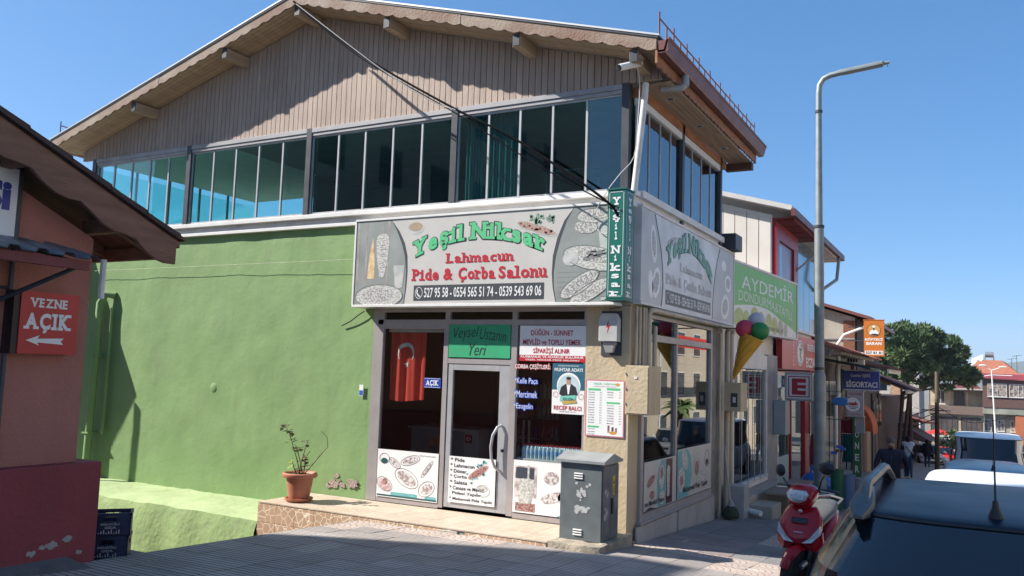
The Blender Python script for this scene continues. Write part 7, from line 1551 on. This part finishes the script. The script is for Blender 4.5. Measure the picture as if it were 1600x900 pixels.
tree('pine_tree','huge dark green pine tree spreading over the street beyond the kiosk',(-3.6,84,-5.3),13.5,
     [(-2.6,83,5.5,2.9,3,2.3),(-.9,84,6.7,2.3,2.6,1.7),(.9,84,5.4,2.1,2.4,1.7),(2.7,85,3.5,1.5,2.0,1.4),(3.5,85.5,2.6,1.2,1.6,.9),(1.0,83.5,3.4,2.3,2.2,1.2),(-1.6,83,3.2,2.6,2.4,1.2),(-4.0,83,3.4,1.9,2,1.9),(2.4,84,5.2,1.2,1.5,1.1),(-5.2,84,4.9,1.7,2,1.6),(.2,84,2.2,2.4,2,.8),(-1.2,81,4.8,2.2,1.6,2.2)],.45,21,n=620,size=.42)
tree('street_tree','small round tree beside the red parasol, left of the white van',(2.2,62,-4.0),2.6,[(2.2,62,-2.1,.9,.9,.7),(2.6,62.5,-1.8,.6,.7,.5)],.08,5,n=500,size=.22)
# ================================================================ far cross street
M_yel = mat('far_cream', (.58,.50,.36), .85, (.36,.30,.20), .7, dirt=.2); M_brn = mat('far_brown', (.14,.075,.06), .8); M_farg = mat('far_glass', (.05,.06,.065), .15, (.12,.11,.10), .6)
def win(parent, x0,x1,y,z0,z1, n=1, fm=None, gm=None, sill=True):
    """window on a wall that faces the camera (-y)"""
    fm = fm or M_alu_w; gm = gm or M_farg
    b = MB().box(x0,x1,y-.10,y-.02,z0,z0+.07).box(x0,x1,y-.10,y-.02,z1-.07,z1).box(x0,x0+.07,y-.10,y-.02,z0+.07,z1-.07).box(x1-.07,x1,y-.10,y-.02,z0+.07,z1-.07)
    for k in range(1,n): x = lerp(x0,x1,k/n); b.box(x-.035,x+.035,y-.10,y-.02,z0+.07,z1-.07)
    w = b.build('window', fm, parent)
    for k in range(n): xa,xb = lerp(x0,x1,k/n)+.05, lerp(x0,x1,(k+1)/n)-.05; p = MB().box(xa,xb,y-.06,y-.03,z0+.07,z1-.07).build('pane', gm, w)
    if sill: MB().box(x0-.08,x1+.08,y-.16,y-.001,z0-.09,z0-.012).build('sill', fm, w)
    return w
Z0 = -8.2
T = thing('cream_apartment_house','cream apartment house with an open top terrace and brown bands, far end of the street','building',(1.2,138,Z0))
b = MB().box(-2.5,4.85,136,144,Z0,-1.2).box(-2.5,4.85,138,144,-1.2,1.4); b.build('wall', M_yel, T)
b = MB().box(-2.6,4.9,135.5,136,-2.35,-1.1); b.build('terrace_band', mat('far_taupe',(.22,.15,.12),.8), T); b = MB().box(-2.7,4.95,135.4,144,1.4,1.62); b.build('roof', mat('far_white_edge',(.5,.46,.40),.7), T)
b = MB(); b.hexa([(.2,136,1.65),(4.6,136,1.65),(4.6,142,1.65),(.2,142,1.65),(.8,138,2.5),(3.6,138,2.5),(3.6,141,2.5),(.8,141,2.5)]); b.build('tiled_roof', M_mar, T)
for x in (-2.5,.2,2.6,4.7): b = MB().box(x,x+.14,135.6,135.75,-1.1,1.4); b.build('terrace_post', M_brn, T)
win(T,.8,2.3,138,-.9,1.2,3,M_brn); win(T,-1.6,-.4,138,-.9,1.2,2,M_alu_w)
win(T,-2.4,1.25,136,-4.9,-2.75,5,mat('far_frame_red',(.20,.07,.05),.7)); win(T,1.75,4.5,136,-4.9,-2.75,4,MATS['far_frame_red'])
b = MB().box(-2.5,4.85,135.93,135.998,-6.2,-5.15); b.build('shop_band', mat('far_offwhite',(.62,.58,.52),.8), T); b = MB().box(-2,1.2,135.5,135.9,-6.75,-6.2).box(1.6,4.6,135.85,135.9,Z0,-6.3); b.build('shop_opening', M_dark, T)
b = MB(); b.hexa([(1.3,134.2,-7.0),(4.8,134.2,-7.0),(4.8,135.9,-6.5),(1.3,135.9,-6.5),(1.3,134.2,-6.8),(4.8,134.2,-6.8),(4.8,135.9,-6.1),(1.3,135.9,-6.1)]); b.build('blue_awning', mat('far_blue',(.03,.07,.22),.7), T)
T_, Pq = pboard('far_green_sign','dark green shop board on the cream apartment house',2.1,4.3,-6.05,-5.25,135.7,mat('far_sign_green',(.05,.10,.09),.6)); b = MB(); Pq.text(b,'BİLEZİKÇİ',2.3,-5.85,4.1,-5.45,.02,.004); b.build('lettering', mat('far_sign_pale',(.3,.32,.28),.6), T_, recalc=False)
T = thing('grey_apartment_house','taller house with brown glazed upper storey, red tiled roof and grey green lower walls','building',(7.4,139,Z0))
M_gg = mat('far_greygreen', (.38,.38,.30), .85, (.22,.22,.18), .8, dirt=.2)
b = MB().box(4.95,10.2,136.5,146,Z0,-1.1); b.build('wall', M_gg, T); b = MB().box(4.7,10.4,135.4,136.5,-2.05,-1.1); b.build('balcony_band', M_gg, T); b = MB().box(4.75,10.35,135.3,146,-1.08,3.2); b.build('upper_storey', M_brn, T)
win(T,5.4,7.9,135.3,.55,2.5,4,M_alu_w,mat('far_curtain',(.40,.32,.26),.5,(.10,.09,.09),3,contrast=1)); win(T,8.2,10.0,135.3,.55,2.5,3,M_alu_w,MATS['far_curtain'])
for x in (5.3,7.0,8.7): win(T,x-.4,x+.5,136.5,-4.6,-2.9,2,M_alu_w,MATS['far_curtain'])
rf = MB(); rf.hexa([(3.8,134.8,3.25),(10.9,134.8,3.0),(10.9,140,3.0),(3.8,140,3.25),(4.4,136.8,4.05),(10.5,136.8,3.9),(10.5,140,3.9),(4.4,140,4.05)]); rf.build('maroon_roof', mat('far_maroon_roof',(.22,.04,.05),.6), T)
rf = MB(); rf.hexa([(2.6,137,3.6),(10.2,137,3.5),(11,147,3.2),(2.6,147,3.6),(4.2,141,6.2),(7.4,141,6.1),(8,143,5.9),(4.2,143,6.2)]); rf.build('tiled_roof', mat('far_roof_tile',(.36,.13,.07),.85,(.28,.10,.06),2), T)
b = MB().tube([(3.7,134.75,3.3),(6,134.7,3.75),(8.6,134.7,3.70)],.07,5); b.build('white_edge', M_white, T)
for k in range(3): b = MB().box(5.2+k*1.5,6.2+k*1.5,135.9,136.4,-6.2,-5.5); b.build('shop_sign', (mat('far_sign_blue',(.25,.36,.42),.6),M_gg,M_alu_w)[k], T)
b = MB().box(5.1,10.1,136.0,136.45,Z0,-6.7); b.build('shop_opening', M_dark, T); b = MB(); b.hexa([(5.0,134,-6.9),(8.0,134,-6.9),(7.6,136.4,-5.8),(5.2,136.4,-5.8),(5.0,134,-6.8),(8.0,134,-6.8),(7.6,136.4,-5.7),(5.2,136.4,-5.7)]); b.build('grey_awning', mat('far_awning_grey',(.28,.25,.22),.8), T)
t = thing('solar_heater','rooftop solar water heater with round tank above the red tiles','water heater',(5.5,142,6)); b = MB().tube([(5.2,142,7.0),(6.4,142,7.0)],.45,14); b.build('tank', mat('tank_grey',(.32,.34,.36),.4,metal=.5), t, smooth=True); b = MB(); b.hexa([(3.2,140.6,5.2),(4.8,140.6,5.9),(4.9,141.4,6.9),(3.4,141.4,6.2),(3.2,140.6,5.28),(4.8,140.6,5.98),(4.9,141.4,6.98),(3.4,141.4,6.28)]); b.build('panel', M_alu_w, t); b = MB().tube([(5.2,142,5.5),(5.2,142,6.6)],.06).tube([(6.4,142,5.5),(6.4,142,6.6)],.06); b.build('stand', M_dark, t)
t = thing('roof_antennas','cluster of small roof aerials between the tiled roofs','antenna',(9.5,145,5)); 
for x,z in ((8.9,6.6),(9.6,7.1),(12.5,6.4)): b = MB().tube([(x,145,3),(x,145,z)],.04,5); b.build('mast', M_dark, t); b = MB().tube([(x-.6,145,z-.2),(x+.7,145,z)],.03,5).tube([(x-.3,144.6,z-.2),(x-.3,145.4,z-.2)],.03,5).tube([(x+.2,144.7,z-.1),(x+.2,145.3,z-.1)],.03,5); b.build('aerial', M_dark, t)
T = thing('orange_shop_house','house with an orange painted wall and dark shops at the right edge','building',(14,140,Z0)); b = MB().box(10.25,20,138,150,Z0,1.5); b.build('wall', mat('far_dark_wall',(.20,.17,.15),.8,(.12,.10,.09),.7), T); b = MB().box(8.9,10.6,135.5,137.8,-5.2,-2.2).box(8.7,11.5,135.4,137.8,Z0,-5.25); b.build('orange_wall', mat('far_orange',(.50,.16,.07),.8), T)  # main wall in a mottled dark brown
b = MB(); b.hexa([(9.8,137,1.55),(20.5,137,1.55),(20.5,150,1.55),(9.8,150,1.55),(11,141,3.7),(19,141,3.7),(19,147,3.7),(11,147,3.7)]); b.build('roof', mat('far_grey_roof',(.20,.17,.13),.85), T); win(T,11.2,12.8,138,-1.2,.6,2); win(T,13.6,15.2,138,-1.2,.6,2); win(T,11.2,12.8,138,-4.4,-2.6,2); b = MB().box(10.8,12.4,135.2,135.39,-6.2,-5.4); b.build('blue_sign', mat('far_blue_sign',(.04,.13,.40),.6), T); b = MB().box(9.2,11.2,135.2,135.38,Z0,-6.4); b.build('shop_opening', M_dark, T)
T = thing('pale_gabled_building','tall pale building behind the pine with a slanting sunlit edge','building',(-8,118,Z0)); b = MB().box(-16,-2.6,112,124,Z0,4.5); b.build('wall', mat('far_pale',(.46,.42,.36),.85,(.38,.35,.31),.5,dirt=.2), T)
win(T,-6.0,-4.6,112,-2.9,-1.5,2); win(T,-9.0,-7.6,112,-2.9,-1.5,2); b = MB().box(-16,-2.5,111.6,111.99,-4.6,-3.0); b.build('white_band', M_white, T); b = MB().box(-16.3,-2.3,111.7,124.3,4.5,4.8); b.build('roof', M_rtile, T)
t = thing('far_double_lamp','slim white double armed street lamp above the white van','street lamp',(5.4,76,-5)); b = MB().tube([(5.55,76,-5),(5.5,76,-3.3)],.09,8); b.build('lower_pole', mat('lamp_yellow',(.55,.45,.12),.5), t); b = MB().tube([(5.5,76,-3.3),(5.25,76,3.55)],[.08,.05],8); b.build('pole', M_white, t); b = MB().tube([(5.25,76,3.5),(4.7,76,3.9)],.035,6).tube([(5.25,76,3.5),(5.9,75.5,3.75)],.035,6); b.build('arm', M_white, t)
for x,y,z in ((4.55,76,3.92),(6.1,75.4,3.8)): b = MB().sup([(x-.3,y,z,.12,.05,3),(x,y,z+.03,.16,.07,3),(x+.3,y,z,.12,.05,3)],12,'x'); b.build('lamp_head', M_white, t, smooth=True)
t = thing('red_parasol','flat red parasol over the far pavement','parasol',(1.2,68,-4)); b = MB(); b.rings([[(1.2+1.25*math.cos(PI*k/4),68+1.25*math.sin(PI*k/4),-1.95) for k in range(8)],[(1.2+.05*math.cos(PI*k/4),68+.05*math.sin(PI*k/4),-1.55) for k in range(8)]]); b.build('canopy', mat('parasol_red',(.50,.03,.03),.8), t); b = MB().tube([(1.2,68,-4.2),(1.2,68,-1.6)],.03,6); b.build('pole', M_dark, t)
t = thing('red_tractor','small red tractor with big rear wheels parked past the kiosk','tractor',(.2,66,-4.2)); zt = zroad(66)
b = MB().box(-.3,.5,65,66.6,zt+.8,zt+1.35).box(-.5,.7,66.6,67.4,zt+.9,zt+1.5); b.build('hood', paint('red',(.40,.02,.02),0), t, bevel=.05); b = MB().box(-.55,.75,66.5,67.9,zt+2.2,zt+2.3); b.build('cab_roof', M_redp, t)
for x in (-.5,.68): b = MB().tube([(x,66.6,zt+1.4),(x,66.6,zt+2.2)],.04,6).tube([(x,67.8,zt+1.4),(x,67.8,zt+2.2)],.04,6); b.build('cab_post', M_dark, t)
for x in (-.75,.95): b = MB().lathe((x,67.3,zt+.7),[(.3,-.15),(.7,-.15),(.7,.15),(.3,.15)],18,'x'); w_ = b.build('wheel', M_tyre, t, smooth=True); MB().lathe((x,67.3,zt+.7),[(0,-.1),(.32,-.1),(.32,.1),(0,.1)],14,'x').build('rim', M_yel, w_)
for x in (-.45,.65): b = MB().lathe((x,65.3,zt+.4),[(.15,-.1),(.4,-.1),(.4,.1),(.15,.1)],16,'x'); b.build('wheel', M_tyre, t, smooth=True)
# ================================================================ sunny side of the street (seen in the glass)
def faceX(T, x, y0, y1, z0, z1, n=2):
    b = MB().box(x-.06,x-.01,y0,y1,z0,z0+.07).box(x-.06,x-.01,y0,y1,z1-.07,z1).box(x-.06,x-.01,y0,y0+.06,z0+.07,z1-.07).box(x-.06,x-.01,y1-.06,y1,z0+.07,z1-.07); w=b.build('window', M_alu_w, T); MB().box(x-.04,x-.02,y0+.06,y1-.06,z0+.07,z1-.07).build('pane', M_farg, w)
T = thing('opposite_building','cream three storey building across the street facing the restaurant side','building',(19,6,-1)); b = MB().box(14.6,24,-4,26,-2,8).box(14.6,24,26.5,80,-6,6.5); b.build('wall', mat('opp_cream',(.55,.46,.34),.85,(.48,.40,.30),.8), T)
for r in range(3):
    for c in range(8): faceX(T,14.6,-2.5+c*3.4,-.9+c*3.4,.6+r*3,2.2+r*3)

for r in range(3):
    for c in range(13): faceX(T,14.6,28+c*3.9,29.8+c*3.9,-2.2+r*2.9,-.5+r*2.9)
b = MB().box(14.2,24.2,-4.3,26.3,8,8.3); b.build('roof', M_rtile, T)
T = thing('opposite_shop','low white shop across the street south of the cream building','building',(19,-14,0)); b = MB().box(14.6,24,-30,-5,-1,4.2); b.build('wall', M_white, T)
for c in range(5): faceX(T,14.6,-28+c*4.4,-25+c*4.4,.6,3)
T = thing('palm_tree','palm tree in front of the cream building across the street','palm',(11.6,39,-2.7)); b = MB().tube([(11.6,39,-2.8),(11.65,39,-1),(11.6,39,.3)],[.22,.17,.16],10); b.build('trunk', M_bark, T)
b = MB(); rg=random.Random(2)
for k in range(22):
    a = k*2.4; el = rg.uniform(-.2,1.1); L_=1.5; pr=None
    for i in range(9):
        f_=i/8; x=11.6+L_*f_*math.cos(a)*math.cos(el); y=39+L_*f_*math.sin(a)*math.cos(el); z=.3+L_*f_*math.sin(el)-.9*f_*f_
        sd=Vector((-math.sin(a),math.cos(a),0)); w=.28*math.sin(PI*min(1,f_+.12))+.02
        cur=(Vector((x,y,z))-sd*w-Vector((0,0,w*.5)), Vector((x,y,z)), Vector((x,y,z))+sd*w-Vector((0,0,w*.5)))
        if pr: b.poly([pr[0],pr[1],cur[1]-(cur[1]-cur[0])*.3,cur[0]]); b.poly([pr[1],pr[2],cur[2],cur[1]])
        pr=cur
b.build('frond_crown', M_pine2, T, recalc=False)
t = thing('flag_pole','flag pole with a red flag across the street','flag pole',(11.2,34,-.9)); b = MB().tube([(11.2,34,-2.5),(11.2,34,4.6)],.05,8); b.build('pole', M_white, t); b = MB(); b.hexa([(11.2,346,3.9),(11.2,34.9,3.8),(11.22,34.9,3.8),(11.22,34.06,3.9),(11.2,346,4.5),(11.2,34.9,4.4),(11.22,34.9,4.4),(11.22,34.06,4.5)]); b.build('cloth', MATS['flag_red'], t)
# ================================================================ hills and air
b = MB(); n=60; xs=[-5200+10400*i/n for i in range(n+1)]; rows=[]
for j,(yy_,f_) in enumerate(((2350,0),(2700,.55),(3000,1),(3500,.7),(4200,.2))): rows.append([(x,yy_,-30+f_*(92+45*noise.fractal(Vector((x*.0011,j*.15,0)),1,2,5)+.012*x)) for x in xs])
b.v=[p for r in rows for p in r]; b.f=[(j*(n+1)+i,j*(n+1)+i+1,(j+1)*(n+1)+i+1,(j+1)*(n+1)+i) for j in range(4) for i in range(n)]; b.m=[0]*len(b.f)
struct(b,'hills',mat('hill_green',(.10,.11,.06),.95,(.07,.08,.045),.01),recalc=False,smooth=True)

# clutter on the old shop fronts
t = thing('boarded_shop_front','dark boarded shop front with narrow doors under the maroon eaves','shop front',(.1,30,-1.7))
for k,(y0,y1,c) in enumerate(((24.8,25.9,(.05,.03,.03)),(26.0,27.0,(.12,.035,.03)),(29.3,30.2,(.03,.035,.04)),(30.4,31.6,(.10,.05,.035)),(31.8,32.9,(.035,.03,.03)))):
    b = MB().box(.051,.12,y0,y1,-1.9,1.6-.2*(k%2)); b.build('door_board', mat('board_%s'%'abcde'[k],c,.7), t); b = MB().box(.121,.15,y0+.1,y1-.1,.1,1.3-.2*(k%2)); b.build('door_glass', MATS['dim_glass'], t)
for k,(y,z,h_,c) in enumerate(((20.2,.9,.5,(.35,.33,.3)),(22.1,1.2,.4,(.3,.05,.04)),(26.4,1.7,.35,(.4,.38,.35)),(31.0,1.75,.3,(.12,.2,.3)))):
    t = gbox('wall_board','%s small board on the old shop fronts, %s' % (('pale','red','off white','blue')[k],('nearest the lamp post','under the dark awning','above the orange awning','beside the leaning posts')[k]),.13,.55,y,y+.08,z,z+h_,mat('wall_board_%s'%'abcd'[k],c,.6),'board')
HAZE = .00022
# distant haze
hz = MB().box(-5150,5150,-1550,4300,-60,170); o = hz.build('haze', None, None) if False else None
hm = bpy.data.materials.new('haze_air'); hm.use_nodes = True; tt = hm.node_tree; tt.nodes.clear(); oo = tt.nodes.new('ShaderNodeOutputMaterial'); pv = tt.nodes.new('ShaderNodeVolumePrincipled')
pv.inputs['Color'].default_value = (.72,.84,1,1); pv.inputs['Density'].default_value = HAZE; pv.inputs['Anisotropy'].default_value = .2; tt.links.new(pv.outputs[0], oo.inputs['Volume'])
o = hz.build('haze', hm, None); o['kind'] = 'stuff'

# pieces that lie apart become parts of their own
def split_islands(o):
    me = o.data; n = len(me.vertices); par = list(range(n))
    def find(a):
        while par[a] != a: par[a] = par[par[a]]; a = par[a]
        return a
    for e in me.edges:
        a, c = find(e.vertices[0]), find(e.vertices[1])
        if a != c: par[a] = c
    groups = {}
    for p in me.polygons: groups.setdefault(find(p.vertices[0]), []).append(p)
    if not 1 < len(groups) <= 40: return
    for gi, (r, ps) in enumerate(groups.items()):
        ids = {}; fs = []; vs = []; mi = []; sm = []
        for p in ps:
            f = []
            for v in p.vertices:
                if v not in ids: ids[v] = len(vs); vs.append(tuple(me.vertices[v].co))
                f.append(ids[v])
            fs.append(f); mi.append(p.material_index); sm.append(p.use_smooth)
        m2 = bpy.data.meshes.new(me.name); m2.from_pydata(vs, [], fs)
        for m in me.materials: m2.materials.append(m)
        m2.polygons.foreach_set('material_index', mi); m2.polygons.foreach_set('use_smooth', sm)
        c = o.copy(); c.data = m2; COL.objects.link(c)
        for ch in (list(o.children) if gi == 0 else []): ch.parent = c
    bpy.data.objects.remove(o)
WANT = {'picture_background','curved_band','shop_pillar','pane_rail','side_window','strut','brace','fork','caliper','handlebar','brake_lever','cab_post','terrace_post','west_mullion','bar_rail','bracket','red_facade','purlin','hinge','timber_band','striped_blind','flaked_plaster','bare_patch','eave_board','white_edge','aerial','stand','arm','shop_opening','orange_wall'}
for o in list(bpy.data.objects):
    if o.type == 'MESH' and o.parent and o.name.split('.')[0] in WANT and len(o.data.polygons) < 900: split_islands(o)
